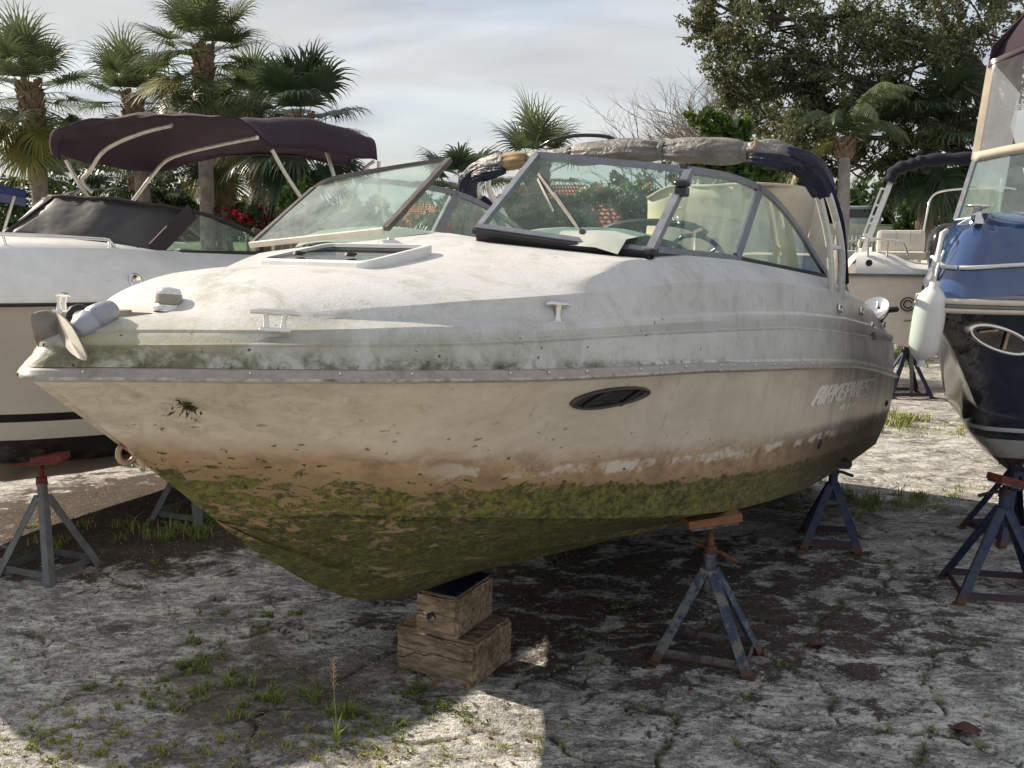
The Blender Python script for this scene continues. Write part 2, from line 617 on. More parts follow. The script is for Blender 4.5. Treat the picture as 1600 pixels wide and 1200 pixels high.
psel = g.sep(pc.outputs['Color'])[0]
base = g.mix(g.math('MULTIPLY', g.step(peb, 0.18, 0.34, 1, 0.0), g.step(psel, .87, .9, 0, .8)), base, (0.74, 0.71, 0.65, 1))
base = g.mix(g.math('MULTIPLY', g.step(peb, 0.2, 0.36, 1, 0.0), g.step(psel, .2, .24, .8, 0)), base, (0.05, 0.045, 0.04, 1))
base = g.mix(g.step(nff, 0.5, 0.66, 0.0, 0.6), base, (0.07, 0.065, 0.058, 1))
ca = g.step(g.attr('crack'), 0.15, 0.75)
gc = g.math('MULTIPLY', g.step(g.attr('near'), .1, .8), g.step(g.noise(c, 5, 7, .7), .46, .6))
base = g.mix(g.math('MULTIPLY', gc, .75), base, g.mix(nf, (0.035, 0.032, 0.02, 1), (0.12, 0.125, 0.045, 1)))
base = g.mix(g.math('MULTIPLY', ca, 0.78), base, g.mix(nf, (0.018, 0.014, 0.01, 1), (0.06, 0.055, 0.022, 1)))
hgt = g.math('ADD', g.math('MULTIPLY', nf, 1.0), g.math('ADD', g.math('MULTIPLY', nff, 0.7), g.math('MULTIPLY', peb, -0.8)))
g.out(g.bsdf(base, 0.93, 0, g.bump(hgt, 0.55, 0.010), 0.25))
me.materials.append(m)
tag(link('ground', me), kind='structure', label='old cracked grey pavement of the boat yard')

# lawn beyond the seawall
m, g = material('lawn')
c = g.coord()
b_ = g.mix(g.noise(c, 0.5, 6), (0.09, 0.14, 0.035, 1), (0.17, 0.20, 0.06, 1))
g.out(g.bsdf(g.mix(g.noise(c, 12, 4), b_, (0.06, 0.09, 0.02, 1)), 0.95, 0, g.bump(g.noise(c, 30, 3), 0.8, 0.1)))
mb = MB()
mb.grid([[(-260, y_, 0.05), (260, y_, 0.05)] for y_ in (38.4, 60, 120, 330)])
tag(mb.build('lawn', m), kind='structure', label='strip of green lawn behind the yard')

# ------------------------------------------------------------------ grass, weeds, litter
m, g = material('weed green')
oi = g.n('ShaderNodeObjectInfo')
hue = g.attr('tint')
g.out(g.bsdf(g.mix(hue, (0.085, 0.15, 0.03, 1), (0.36, 0.36, 0.10, 1)), 0.7, 0, None, 0.3))
weed_mat = m


def blades(name, clumps, label, seed=1):
    """clumps: (x, y, radius, count, height, tint)"""
    r = random.Random(seed)
    vs, fs, tints = [], [], []
    for (x_, y_, rad_, cnt, hgt_, ti) in clumps:
        for k in range(cnt):
            a, q = r.uniform(0, 6.28), rad_ * math.sqrt(r.random())
            bx, by = x_ + math.cos(a) * q, y_ + math.sin(a) * q
            h_ = hgt_ * r.uniform(0.45, 1.15)
            da = r.uniform(0, 6.28)
            dx, dy = math.cos(da), math.sin(da)
            w_ = r.uniform(0.0022, 0.005) * (0.6 + h_ * 5)
            lean = r.uniform(0.35, 1.7) * h_
            b = len(vs)
            vs += [(bx - dy * w_, by + dx * w_, -0.012), (bx + dy * w_, by - dx * w_, -0.012),
                   (bx + dx * lean * .35 + dy * w_ * .8, by + dy * lean * .35 - dx * w_ * .8, h_ * .62), (bx + dx * lean * .35 - dy * w_ * .8, by + dy * lean * .35 + dx * w_ * .8, h_ * .62),
                   (bx + dx * lean, by + dy * lean, h_ * r.uniform(.7, 1))]
            fs += [(b, b + 1, b + 2, b + 3), (b + 3, b + 2, b + 4)]
            tints += [min(1, max(0, ti + r.uniform(-.3, .3)))] * 5
    me = bpy.data.meshes.new(name)
    me.from_pydata(vs, [], fs)
    me.attributes.new('tint', 'FLOAT', 'POINT').data.foreach_set('value', np.array(tints, np.float32))
    me.materials.append(weed_mat)
    return tag(link(name, me), label, None, None, 'stuff')


cl = []
r = random.Random(11)
for (px, py, sp, n, hh, ti) in [(300, 1085, 85, 16, .045, .5), (215, 1095, 55, 9, .035, .55), (400, 1085, 70, 12, .05, .45), (470, 1090, 40, 9, .07, .35), (310, 1045, 30, 5, .06, .3), (360, 1105, 60, 8, .05, .5),
                                (640, 1085, 18, 10, .05, .15), (600, 1150, 60, 18, .04, .3), (720, 1120, 50, 14, .03, .25), (140, 1075, 10, 4, .04, .3), (330, 960, 40, 7, .03, .3),
                                (300, 1045, 30, 10, .04, .35), (300, 1000, 30, 8, .025, .4), (690, 1110, 25, 8, .04, .2), (420, 965, 20, 4, .03, .3), (340, 1030, 20, 6, .035, .35), (540, 1120, 25, 10, .06, .4),
                                (700, 1180, 120, 16, .022, .9), (300, 1170, 300, 120, .026, .95), (850, 1165, 70, 10, .02, .9), (60, 1165, 120, 40, .028, .9), (520, 1185, 120, 36, .025, .95)]:
    for k in range(n):
        p = GND(px + r.gauss(0, sp * .6), py + r.gauss(0, sp * .22))
        cl.append((p.x, p.y, r.uniform(.006, .035), r.randint(7, 24), hh * r.uniform(.6, 1.3), ti))
for pts, w in CRACKS:
    for p in pts[::2]:
        if r.random() < 0.09 and w == 1:
            cl.append((p.x, p.y, .03, r.randint(6, 20), .025, .45))
blades('grass', cl, 'low weeds and grass sprouting from the worn pavement near the camera', 2)
cl = []
for (px, py, sx, sy, n, hh, ti) in [(1400, 660, 22, 6, 26, .14, .55), (1420, 655, 20, 3, 14, .10, .7), (1480, 675, 45, 7, 34, .05, .8), (1350, 785, 35, 10, 26, .10, .35), (1420, 790, 35, 8, 16, .06, .5),
                                    (1260, 765, 25, 5, 14, .06, .4), (1440, 780, 20, 6, 12, .08, .5), (1300, 660, 30, 5, 16, .10, .6), (1560, 660, 50, 6, 18, .05, .8), (1500, 770, 30, 6, 10, .04, .6),
                                    (170, 830, 90, 16, 14, .07, .5), (300, 832, 30, 10, 10, .12, .25), (235, 835, 20, 10, 6, .14, .4), (345, 815, 25, 7, 12, .10, .2), (90, 845, 60, 14, 8, .06, .6), (240, 730, 40, 8, 20, .08, .4),
                                    (1440, 560, 60, 12, 60, .2, .25), (1420, 545, 60, 8, 40, .25, .3)]:
    for k in range(n):
        p = GND(px + r.gauss(0, sx), py + r.gauss(0, sy))
        cl.append((p.x, p.y, r.uniform(.03, .1), r.randint(10, 26), hh * r.uniform(.5, 1.2), ti))
blades('weeds', cl, 'tall weeds growing under the boats and along the sunlit strip', 3)

m, g = material('dry leaf')
g.out(g.bsdf(g.mix(g.noise(g.coord(), 30, 3), (0.14, 0.05, 0.025, 1), (0.36, 0.19, 0.09, 1)), 0.75))
leaf_mat = m
m, g = material('dark dead leaf')
g.out(g.bsdf(g.mix(g.noise(g.coord(), 30, 3), (0.035, 0.016, 0.012, 1), (0.12, 0.045, 0.025, 1)), 0.8))
leaf_dark = m


def leaf_shape(mb, c, L, w, ang, curl, mi=0, tilt=0.0):
    c = Vector(c)
    q = Matrix.Rotation(ang, 3, 'Z') @ Matrix.Rotation(tilt, 3, 'X')
    rows = []
    for i in range(6):
        t = i / 5
        ww = w * math.sin(math.pi * min(1, t * .94 + .05)) ** .8
        zc = curl * math.sin(t * math.pi) * L
        rows.append([c + q @ Vector((L * (t - .5), s_ * ww, zc + abs(s_) * curl * w * 1.2 + .004)) for s_ in (-1, -.3, .3, 1)])
    mb.grid(rows, False, mi)


mb = MB()
lr = random.Random(21)
for k in range(620):
    zone = lr.random()
    if zone < .35:
        p = GND(lr.gauss(900, 190), lr.gauss(930, 60))
    elif zone < .55:
        p = GND(lr.gauss(200, 110), lr.gauss(835, 30))
    elif zone < .75:
        p = GND(lr.uniform(600, 1600), lr.uniform(950, 1210))
    else:
        p = GND(lr.uniform(-20, 800), lr.uniform(960, 1210))
    L = lr.uniform(.012, .035)
    leaf_shape(mb, (p.x, p.y, .002), L, L * lr.uniform(.16, .4), lr.uniform(0, 6.28), lr.uniform(0, .25), 0 if lr.random() < .3 else 1, lr.uniform(-.2, .2))
o = mb.build('leaf_litter', [leaf_mat, leaf_dark], recalc=False)
tag(o, 'scattered small brown leaves lying over the pavement', None, None, 'stuff')

for px, py, L, w, ang, lab, cat_m in [(683, 1073, .085, .022, .9, 'large curled tan leaf in front of the lower timber block', leaf_mat), (1274, 1014, .10, .035, .1, 'reddish brown leaf lying alone right of the near stand', leaf_dark),
                                      (1507, 1150, .13, .05, 2.6, 'wide dark brown dead leaf at the lower right', leaf_dark), (728, 1077, .05, .016, 2.2, 'small rust red leaf at the foot of the lower timber block', leaf_mat),
                                      (1080, 1082, .04, .015, .4, 'small brown leaf on pale pavement in front of the near stand', leaf_dark)]:
    mb = MB()
    p = GND(px, py)
    leaf_shape(mb, (0, 0, .006), L, w, ang, .22)
    if L > .09:
        leaf_shape(mb, (L * .3, L * .25, .009), L * .7, w * .8, ang + .9, .15)
        leaf_shape(mb, (-L * .25, L * .2, .01), L * .6, w * .8, ang - 1.1, .2)
    tag(mb.build('fallen_leaf', cat_m, None, p, recalc=False), lab, 'leaf', 'large fallen leaves on the pavement')

# loose shell grit and small stones
gr_ = np.random.RandomState(17)
N_ = 5200
gxs = gr_.uniform(-3.6, 4.6, N_)
gys = 3.85 + 4.6 * gr_.rand(N_) ** 1.5
keep = (np.sin(gxs * 2.1 + 1) + np.sin(gys * 2.7) + np.sin(gxs * 1.3 - gys * 3.1) + gr_.normal(0, 1.1, N_)) > .1
gxs, gys = gxs[keep], gys[keep]
sz = .0022 + .0075 * gr_.rand(len(gxs)) ** 4
V_, F_ = [], []
for k, (a, b, q) in enumerate(zip(gxs, gys, sz)):
    an = gr_.uniform(0, 6.28)
    ca_, sa_ = math.cos(an), math.sin(an)
    e = gr_.uniform(.6, 1.5)
    o_ = len(V_)
    for px_, py_, pz_ in ((e, 0, .2), (0, .8, .3), (-1.1, .1, .2), (.1, -.9, .25), (.1, .1, .85), (0, 0, -.6)):
        V_.append((a + (px_ * ca_ - py_ * sa_) * q, b + (px_ * sa_ + py_ * ca_) * q, .004 + pz_ * q))
    F_ += [(o_, o_ + 1, o_ + 4), (o_ + 1, o_ + 2, o_ + 4), (o_ + 2, o_ + 3, o_ + 4), (o_ + 3, o_, o_ + 4), (o_ + 1, o_, o_ + 5), (o_ + 2, o_ + 1, o_ + 5), (o_ + 3, o_ + 2, o_ + 5), (o_, o_ + 3, o_ + 5)]
me = bpy.data.meshes.new('gravel')
me.from_pydata(V_, [], F_)
m, g = material('shell grit')
c = g.coord()
pc2 = g.n('ShaderNodeTexVoronoi')
g.put(pc2.inputs['Vector'], c)
pc2.inputs['Scale'].default_value = 40
g.out(g.bsdf(g.mix(g.sep(pc2.outputs['Color'])[0], (0.10, 0.09, 0.08, 1), (0.55, 0.52, 0.47, 1)), .85))
me.materials.append(m)
tag(link('gravel', me), 'loose shell grit and small stones lying on the pavement', None, None, 'stuff')
mb = MB()
for k in range(90):
    p = GND(lr.gauss(330, 190), lr.gauss(1090, 40)) if k < 60 else GND(lr.uniform(500, 1600), lr.uniform(900, 1210))
    a, L = lr.uniform(0, 6.28), lr.uniform(.03, .11)
    d_ = Vector((math.cos(a), math.sin(a), 0))
    n_ = Vector((-d_.y, d_.x, 0)) * lr.uniform(-.02, .02)
    mb.tube([p - d_ * L / 2 + Vector((0, 0, .004)), p + n_ + Vector((0, 0, .008 + .012 * lr.random())), p + d_ * L / 2 + Vector((0, 0, .004))], [.0012, .0016, .0009], 4)
m, g = material('dry stem')
g.out(g.bsdf(g.mix(g.noise(g.coord(), 9, 2), (0.20, 0.15, 0.09, 1), (0.52, 0.46, 0.33, 1)), .8))
tag(mb.build('dry_stems', m, recalc=False), 'pale dry stems and twigs strewn among the weeds', None, None, 'stuff')

# the seeding weed in the foreground
p = GND(525, 1163)
t = thing('seeding_weed', 'thin dry grass stalk with a seed head and bright green blades at its foot', 'weed', p)
mb = MB()
mb.tube([(0, 0, 0), (.004, 0, .15), (-.004, .005, .30), (-.002, .01, .40)], [.002, .0017, .0013, .0008], 5)
for k in range(26):
    zz = .28 + .13 * k / 26
    a = k * 2.4
    mb.tube([(-.003, .006, zz), (-.003 + math.cos(a) * .016, .006 + math.sin(a) * .016, zz + .020)], [.0007, .0018], 4)
straw = simple('straw', (0.36, 0.24, 0.12), 0.8, var=0.2)
mb.build('stalk', straw, t)
mb = MB()
br = random.Random(4)
for k in range(16):
    a = br.uniform(0, 6.28)
    L = br.uniform(.06, .15)
    pts = [Vector((0, 0, 0)), Vector((math.cos(a) * L * .25, math.sin(a) * L * .25, L * .6)), Vector((math.cos(a) * L * .6, math.sin(a) * L * .6, L * .85))]
    sd = Vector((-math.sin(a), math.cos(a), 0))
    mb.grid([[q - sd * w_, q + sd * w_] for q, w_ in zip(pts, (.003, .004, .0005))])
fresh = simple('fresh blade', (0.24, 0.34, 0.05), 0.6, var=0.2)
mb.build('blades', fresh, t, recalc=False)
# ------------------------------------------------------------------ the main boat
AZ, BP = R(32.3), R(6.6)


def boat_axes(az, bp):
    a = Vector((math.sin(az) * math.cos(bp), math.cos(az) * math.cos(bp), -math.sin(bp)))
    p = Vector((math.cos(az), -math.sin(az), 0))
    u = a.cross(-p)
    return a, p, u


def boat_root(name, label, origin, az, bp, base):
    """Empty under the keel; local axes: x aft, y starboard, z up.  Parts carry the bow point as their own origin."""
    a, p, u = boat_axes(az, bp)
    M = Matrix((a, -p, u)).transposed()
    t = thing(name, label, 'boat')
    t.matrix_world = Matrix.Translation(Vector(origin) + M @ Vector(base)) @ M.to_4x4()
    return t, -Vector(base), M


def B(s, t, z):
    return Vector((s, -t, z))


BO = Vector((-1.55, 3.14, CAMH - 0.44))
BASE = B(2.4, 0, -1.21)
boat, OFF, BM = boat_root('cabin_cruiser', 'weathered white cabin cruiser with moss and brown stains on its hull, nearest the camera', BO, AZ, BP, BASE)

T = interp([(0, 0), (.006, .03), (.03, .075), (.07, .135), (.14, .23), (.25, .375), (.37, .52), (.5, .655), (.75, .87), (1, 1.03), (1.25, 1.125), (1.5, 1.19), (1.75, 1.24), (2, 1.28), (2.5, 1.325), (3, 1.36), (4, 1.37), (5, 1.36), (6, 1.33), (7.3, 1.265)])
ZR = interp([(0, -.06), (.12, -.047), (.25, -.037), (.54, -.02), (.97, 0), (1.5, .014), (2, .029), (2.5, .04), (3.8, .043), (5.3, .039), (6.1, 0), (7.3, -.08)])
TC = interp([(.8, 0), (.9, .2), (1, .35), (1.3, .62), (1.7, .87), (2.2, 1.06), (3, 1.2), (4, 1.24), (5, 1.24), (6, 1.22), (7.2, 1.17)])
ZC = interp([(.8, -.64), (1.0, -.585), (1.2, -.59), (1.65, -.613), (2.4, -.673), (3.4, -.756), (4.6, -.783), (5.6, -.753), (7.2, -.672)])
STEM = [(.0, -.06), (.122, -.089), (.378, -.294), (.674, -.551), (.8, -.64), (1.015, -.801), (1.328, -.992), (1.589, -1.114), (1.75, -1.165), (1.9, -1.196), (2.2, -1.207), (3, -1.212), (7.1, -1.215)]
stem_z = interp(STEM)
LEN = 7.25


def rows_top():
    """columns bow to stern of the topside surface, rail (v=0) to chine (v=1)"""
    cols = []
    N, K = 74, 15
    for i in range(N + 1):
        w = (i / N) ** 1.6
        sc = .8 + (7.15 - .8) * w
        sr = sc - .8 * math.exp(-(sc - .8) / .55) + .1 * w
        top, bot = Vector((sr, T(sr), ZR(sr))), Vector((sc, TC(sc), ZC(sc)))
        col = []
        for k in range(K + 1):
            v = k / K
            p = top.lerp(bot, v)
            bowness = math.exp(-(sc - .8) / 1.3)
            p.y -= (0.10 * bowness) * math.sin(math.pi * v) * min(1, p.y / .25)        # hollow flare forward
            p.y += (1 - bowness) * .028 * math.sin(math.pi * v)                         # slight belly aft
            if i == 0:
                zz = p.z
                p.x = float(np.interp(-zz, [-q[1] for q in STEM], [q[0] for q in STEM]))
                p.y = 0
            col.append(p)
        cols.append(col)
    return cols


TOPS = rows_top()
_TP = np.array([[tuple(p) for p in c] for c in TOPS])


def hull_pt(s, z, off=0.0, side=1):
    """point on the topsides at (s, z)"""
    from_np = _TP
    best = None
    # columns near s: interpolate along each column at height z, then along s
    ss, tt = [], []
    for c in from_np:
        zs = c[::-1, 2]
        ss.append(np.interp(z, zs, c[::-1, 0]))
        tt.append(np.interp(z, zs, c[::-1, 1]))
    ss, tt = np.array(ss), np.array(tt)
    o = np.argsort(ss)
    t_ = float(np.interp(s, ss[o], tt[o])) + off
    return B(s, t_ * side, z)


def bottom_cols():
    cols = []
    N = 74
    for i in range(N + 1):
        w = (i / N) ** 1.6
        sc = .8 + (7.15 - .8) * w
        ks = .8 + (7.12 - .8) * (w ** .82 if w > 0 else 0)
        kz = stem_z(ks)
        top, bot = Vector((sc, TC(sc), ZC(sc))), Vector((ks, 0, kz))
        col = []
        lip = min(.085, .085 * (sc - .8) / .5)
        vs_ = [0, .001, .06, .2, .33, .345, .36, .5, .64, .655, .67, .8, .92, 1.0]
        for v in vs_:
            p = top.lerp(bot, v)
            bow = math.exp(-(sc - .8) / 1.0)
            p.y += .02 * bow * math.sin(math.pi * v) * min(1, (sc - .8) / .25)     # full forefoot
            if v == .001:
                p.y -= lip
                p.z += .006
            if .04 < v < .3:
                p.y -= lip * .4 * (1 - v / .3)
            for q in (.345, .655):                                                # spray rails
                if abs(v - q) < 1e-6:
                    p.z -= .022 * min(1, (sc - .8) / .3)
                    p.y += .012
            col.append(p)
        cols.append(col)
    return cols


BOT = bottom_cols()
mb = MB()
for side in (1, -1):
    mb.grid([[B(p.x, p.y * side, p.z) for p in c] for c in TOPS], flip=side < 0)
    mb.grid([[B(p.x, p.y * side, p.z) for p in c] for c in BOT], flip=side < 0, mi=1)
# transom
last_t, last_b = TOPS[-1], BOT[-1]
prof = [B(p.x, p.y, p.z) for p in last_t] + [B(p.x, p.y, p.z) for p in last_b[1:]]
mir = [B(p.x, -p.y, p.z) for p in last_t] + [B(p.x, -p.y, p.z) for p in last_b[1:]]
mb.grid([prof, mir], smooth=False)

# hull material: gelcoat, brown waterline stain, moss
def hull_material(name, bottom):
    m, g = material(name)
    c = g.coord()
    x, y, z = g.sep(c)
    nA = g.noise(g.scale(c, (1, 1, 1.6)), 2.3, 9, 0.68, 0.5)
    nB = g.noise(g.scale(c, (1, 1, 1.8)), 9, 8, 0.7, 0.6)
    nC = g.noise(c, 38, 5, 0.7)
    nD = g.noise(g.scale(c, (.35, .35, 2.2)), 6, 6, 0.65)
    xm = g.math('MINIMUM', x, 3.8)
    gel = g.mix(g.step(nA, 0.3, 0.7), (0.55, 0.475, 0.38, 1), (0.68, 0.605, 0.505, 1))
    gel = g.mix(g.step(nD, 0.5, 0.75, 0, 0.5), gel, (0.48, 0.41, 0.315, 1))
    # grey-green dulling near the bow
    bowm = g.step(x, 0.2, 1.5, 1, 0)
    gel = g.mix(g.math('MULTIPLY', bowm, g.step(nB, 0.4, 0.62, .15, .8)), gel, (0.38, 0.34, 0.25, 1))
    # darker, duller patches toward the stern
    aft = g.step(x, 3.4, 5.2)
    gel = g.mix(g.math('MULTIPLY', aft, g.step(g.noise(g.scale(c, (1.4, 1, .6)), 2.5, 6, .6, .4), .36, .6, .25, .8)), gel, (0.235, 0.205, 0.175, 1))
    # brown band above the waterline
    zb = g.math('ADD', z, g.math('ADD', g.math('MULTIPLY', xm, 0.022), g.math('ADD', g.math('MULTIPLY', nA, 0.10), g.math('MULTIPLY', nB, 0.05))))
    brown = g.step(zb, -0.275, -0.16, 1, 0)
    bcol = g.mix(g.step(nB, 0.32, 0.66), (0.21, 0.115, 0.055, 1), (0.47, 0.31, 0.165, 1))
    bcol = g.mix(aft, bcol, (0.105, 0.066, 0.04, 1))
    col = g.mix(g.math('MULTIPLY', brown, 0.88), gel, bcol)
    # pale scrubbed line inside the band
    zl = g.math('ADD', z, g.math('ADD', g.math('MULTIPLY', g.math('SUBTRACT', nB, .5), 0.10), g.math('MULTIPLY', g.math('SUBTRACT', nA, .5), 0.12)))
    lineat = g.math('ABSOLUTE', g.math('ADD', zl, g.math('ADD', 0.375, g.math('MULTIPLY', xm, 0.012))))
    scr = g.math('MULTIPLY', g.step(lineat, 0.012, 0.03, 1, 0), g.math('MULTIPLY', g.step(x, 1.0, 1.5), g.step(x, 4.6, 5.4, 1, .25)))
    scr = g.math('MULTIPLY', scr, g.step(g.noise(c, 5, 6, .7), .42, .56))
    col = g.mix(g.math('MULTIPLY', scr, .85), col, (0.66, 0.61, 0.53, 1))
    # scattered dark lichen flecks
    fl = g.n('ShaderNodeTexVoronoi', feature='F1')
    g.put(fl.inputs['Vector'], g.mix(0.12, g.scale(c, (1, 1, 2.6)), g.noise(c, 12, 3, .6, 0, 'Color')))
    fl.inputs['Scale'].default_value = 19
    fsel = g.math('MULTIPLY', g.step(fl.outputs['Distance'], .16, .24, 1, 0), g.step(g.sep(fl.outputs['Color'])[0], .80, .82))
    fz = g.step(zb, -0.33, 0.03, 1, 0.12)
    flk = g.math('MULTIPLY', fsel, g.math('MULTIPLY', fz, g.step(x, 2.0, 4.2, 1, .15)))
    col = g.mix(g.math('MULTIPLY', flk, .92), col, (0.022, 0.017, 0.010, 1))
    # moss: speckled at its upper edge, closing to a dense mat lower down
    zm = g.math('ADD', z, g.math('ADD', g.math('MULTIPLY', xm, 0.053), g.math('MULTIPLY', g.math('SUBTRACT', nA, .5), 0.10)))
    nE = g.noise(g.scale(c, (.8, .8, 2.0)), 26, 8, .75, .7)
    nF = g.noise(g.scale(c, (1, 1, 2.4)), 7.0, 9, 0.72, .45)
    prob = g.step(zm, -0.26, -0.455, 0.0, 1.0)
    mixn = g.math('ADD', g.math('MULTIPLY', nB, .42), g.math('ADD', g.math('MULTIPLY', nE, .33), g.math('MULTIPLY', nF, .25)))
    bare = g.math('MULTIPLY', g.step(g.math('ADD', z, g.math('MULTIPLY', nA, .12)), -.93, -0.60, 0, .27), g.step(x, 1.2, 2.1, 1, .3))
    thr = g.math('ADD', g.math('SUBTRACT', .70, g.math('MULTIPLY', prob, .42)), g.math('MULTIPLY', bare, g.step(nF, .42, .56)))
    moss = g.step(g.math('SUBTRACT', mixn, thr), -.012, .028)
    mcol = g.mix(g.step(nC, 0.32, 0.66), (0.030, 0.038, 0.008, 1), (0.19, 0.19, 0.038, 1))
    if bottom:
        mcol = g.mix(g.step(nC, 0.34, 0.66), (0.014, 0.022, 0.005, 1), (0.105, 0.115, 0.022, 1))  # darker moss on the bottom, adds shade below the chine
    mcol = g.mix(g.step(nE, .5, .62, 0, .35 if bottom else .7), mcol, (0.20, 0.19, 0.055, 1))
    if not bottom:
        mcol = g.mix(g.math('MULTIPLY', g.step(zm, -.56, -.68), g.step(nB, .38, .6)), mcol, (0.21, 0.185, 0.062, 1))
    mcol = g.mix(g.step(nB, 0.48, 0.66), mcol, (0.048, 0.045, 0.013, 1))
    mcol = g.mix(g.step(nF, .5, .62, 0, .75), mcol, (0.024, 0.026, 0.009, 1))
    mcol = g.mix(g.math('MULTIPLY', aft, .8), mcol, (0.026, 0.024, 0.014, 1))
    film = g.math('MULTIPLY', prob, g.step(nB, .34, .62, .25, .75))
    col = g.mix(film, col, (0.155, 0.125, 0.045, 1))
    moss_s = g.math('MULTIPLY', moss, g.step(x, 2.2, 4.6, 1, .8))
    col = g.mix(g.math('MULTIPLY', moss_s, .95), col, mcol)
    # vertical weeping below the rail
    if bottom:
        pale = g.math('MULTIPLY', g.step(g.noise(g.scale(c, (.5, 1.2, 2.5)), 5, 9, .75, .9), .57, .63), g.step(x, .7, 1.6, .35, .9))
        col = g.mix(pale, col, (0.26, 0.215, 0.125, 1))
        col = g.mix(g.step(g.vor(c, 11), .03, .09, .8, 0), col, (0.012, 0.012, 0.007, 1))
    runs = g.math('MULTIPLY', g.step(g.noise(g.scale(c, (1, 1, .05)), 16, 5, .7), .56, .72), g.step(z, -.34, -.02, .1, .5))
    col = g.mix(runs, col, (0.20, 0.165, 0.11, 1))
    # patchy worn paint under the chine amidships
    wear = g.math('MULTIPLY', g.step(g.noise(g.scale(c, (.5, 1, 3)), 7, 9, .75, .8), .56, .66), g.math('MULTIPLY', g.step(z, -0.56, -0.5, 1, 0), g.step(x, 2.2, 3.2, .25, .8)))
    col = g.mix(g.math('MULTIPLY', wear, .7), col, (0.30, 0.26, 0.19, 1))
    rough = g.math('ADD', 0.34, g.math('MULTIPLY', g.math('MAXIMUM', brown, moss_s), 0.5), clamp=True)
    bh = g.math('ADD', g.math('MULTIPLY', moss_s, g.math('ADD', nC, .5)), g.math('ADD', g.math('MULTIPLY', nC, .12), g.math('MULTIPLY', flk, .6)))
    g.out(g.bsdf(col, rough, 0, g.bump(bh, 0.8, 0.012), 0.4))
    return m


hull = mb.build('hull', [hull_material('stained hull', False), hull_material('mossy hull bottom', True)], boat, OFF, merge=0.0006, sharp=20)

# ---- deck moulding
Z1 = lambda s: ZR(s) + .036
Z2 = interp([(.0, .045), (.06, .05), (.136, .06), (.26, .071), (.4, .086), (.56, .098), (.99, .127), (1.2, .143), (2.06, .202), (3, .245), (3.85, .273), (4.6, .273), (5.43, .265), (6.3, .25), (7.2, .215)])
Z3 = interp([(.0, .092), (.1, .096), (.285, .115), (.43, .128), (.6, .143), (.89, .174), (1.59, .226), (2.14, .269), (3, .325), (3.99, .361), (5.16, .369), (6.04, .347), (7.1, .285)])
Z5 = interp([(0, .125), (.3, .148), (.45, .165), (.575, .186), (.957, .253), (1.128, .28), (1.718, .354), (2.3, .430), (3.08, .498), (3.95, .528), (5.2, .535), (5.9, .52), (6.4, .46), (6.8, .385), (7.2, .31)])
ZCEN = interp([(.2, .135), (.42, .148), (.5, .19), (.6, .245), (.72, .298), (.9, .352), (1.1, .382), (1.28, .402), (1.48, .445), (1.68, .495), (1.85, .545), (2.0, .605), (2.2, .64)])
W4 = interp([(0, .10), (.4, .125), (.9, .09), (1.3, .05), (1.7, .022), (2.2, .016), (7.3, .014)])
I5 = interp([(0, .02), (.6, .025), (1.2, .035), (1.8, .03), (2.3, .02), (7.3, .03)])
I3 = interp([(0, .08), (1.2, .075), (2.0, .05), (7.3, .05)])


def row_pt(s, j):
    """deck lines: j 0 rail, 1 gutter, 2 ridge, 3 ledge edge, 4 ledge back, 5 knuckle"""
    tr = T(s)
    k = min(1, tr / .42)
    ins = [0.0, .014, .04, I3(s), I3(s) + W4(s), I3(s) + W4(s) + I5(s)][j]
    s0 = [0, 0.005, .045, .12, .21, .29][j]
    sj = s + s0 * math.exp(-s / .35)
    zt = [ZR, Z1, Z2, Z3, lambda q: Z3(q) + .006 + .23 * W4(s), Z5][j]
    return Vector((sj, max(0, tr - ins * k), zt(sj)))


S_ALL = [LEN * (i / 90) ** 1.75 for i in range(91)]
BASE_Z = interp([(1.5, .45), (2.05, .514), (2.2, .527), (2.4, .553), (2.7, .586), (3.45, .625), (5.4, .655), (5.7, .63), (6.1, .56), (6.5, .475), (6.8, .40), (7.2, .32)])
BASE_I = interp([(1.5, .16), (2.1, .175), (2.3, .19), (3.2, .25), (6, .25), (7.3, .24)])
S_CAB = 2.32                     # cabin top ends here, cockpit begins


def fore_pt(s, q):
    """cabin top surface: column s, fraction q (1 knuckle .. 0 centre line)"""
    p5 = row_pt(s, 5)
    power = float(np.interp(p5.x, [.4, .8, 1.15, 1.6, 1.9, 2.1], [3.0, 3.0, 2.6, 2.4, 2.9, 4.2]))
    zc = max(ZCEN(p5.x), p5.z)
    f = 1 - q ** power
    z = p5.z + (zc - p5.z) * f
    w = float(np.interp(p5.x, [1.55, 2.15], [0, 1]))
    w = w * w * (3 - 2 * w)
    if w > 0:                                   # the coaming sweeps up towards the windshield corner
        u_, bz = (1 - q) * p5.y, BASE_Z(p5.x)
        sw = p5.y - (T(p5.x) - BASE_I(p5.x))
        if u_ < sw:
            zs_ = p5.z + (bz - p5.z) * (u_ / sw)
        else:
            v = (u_ - sw) / max(p5.y - sw, 1e-4)
            zs_ = bz + (zc - .03 * (1 - v) - bz) * v
        z = z * (1 - w) + zs_ * w
    return Vector((p5.x, p5.y * q, z))


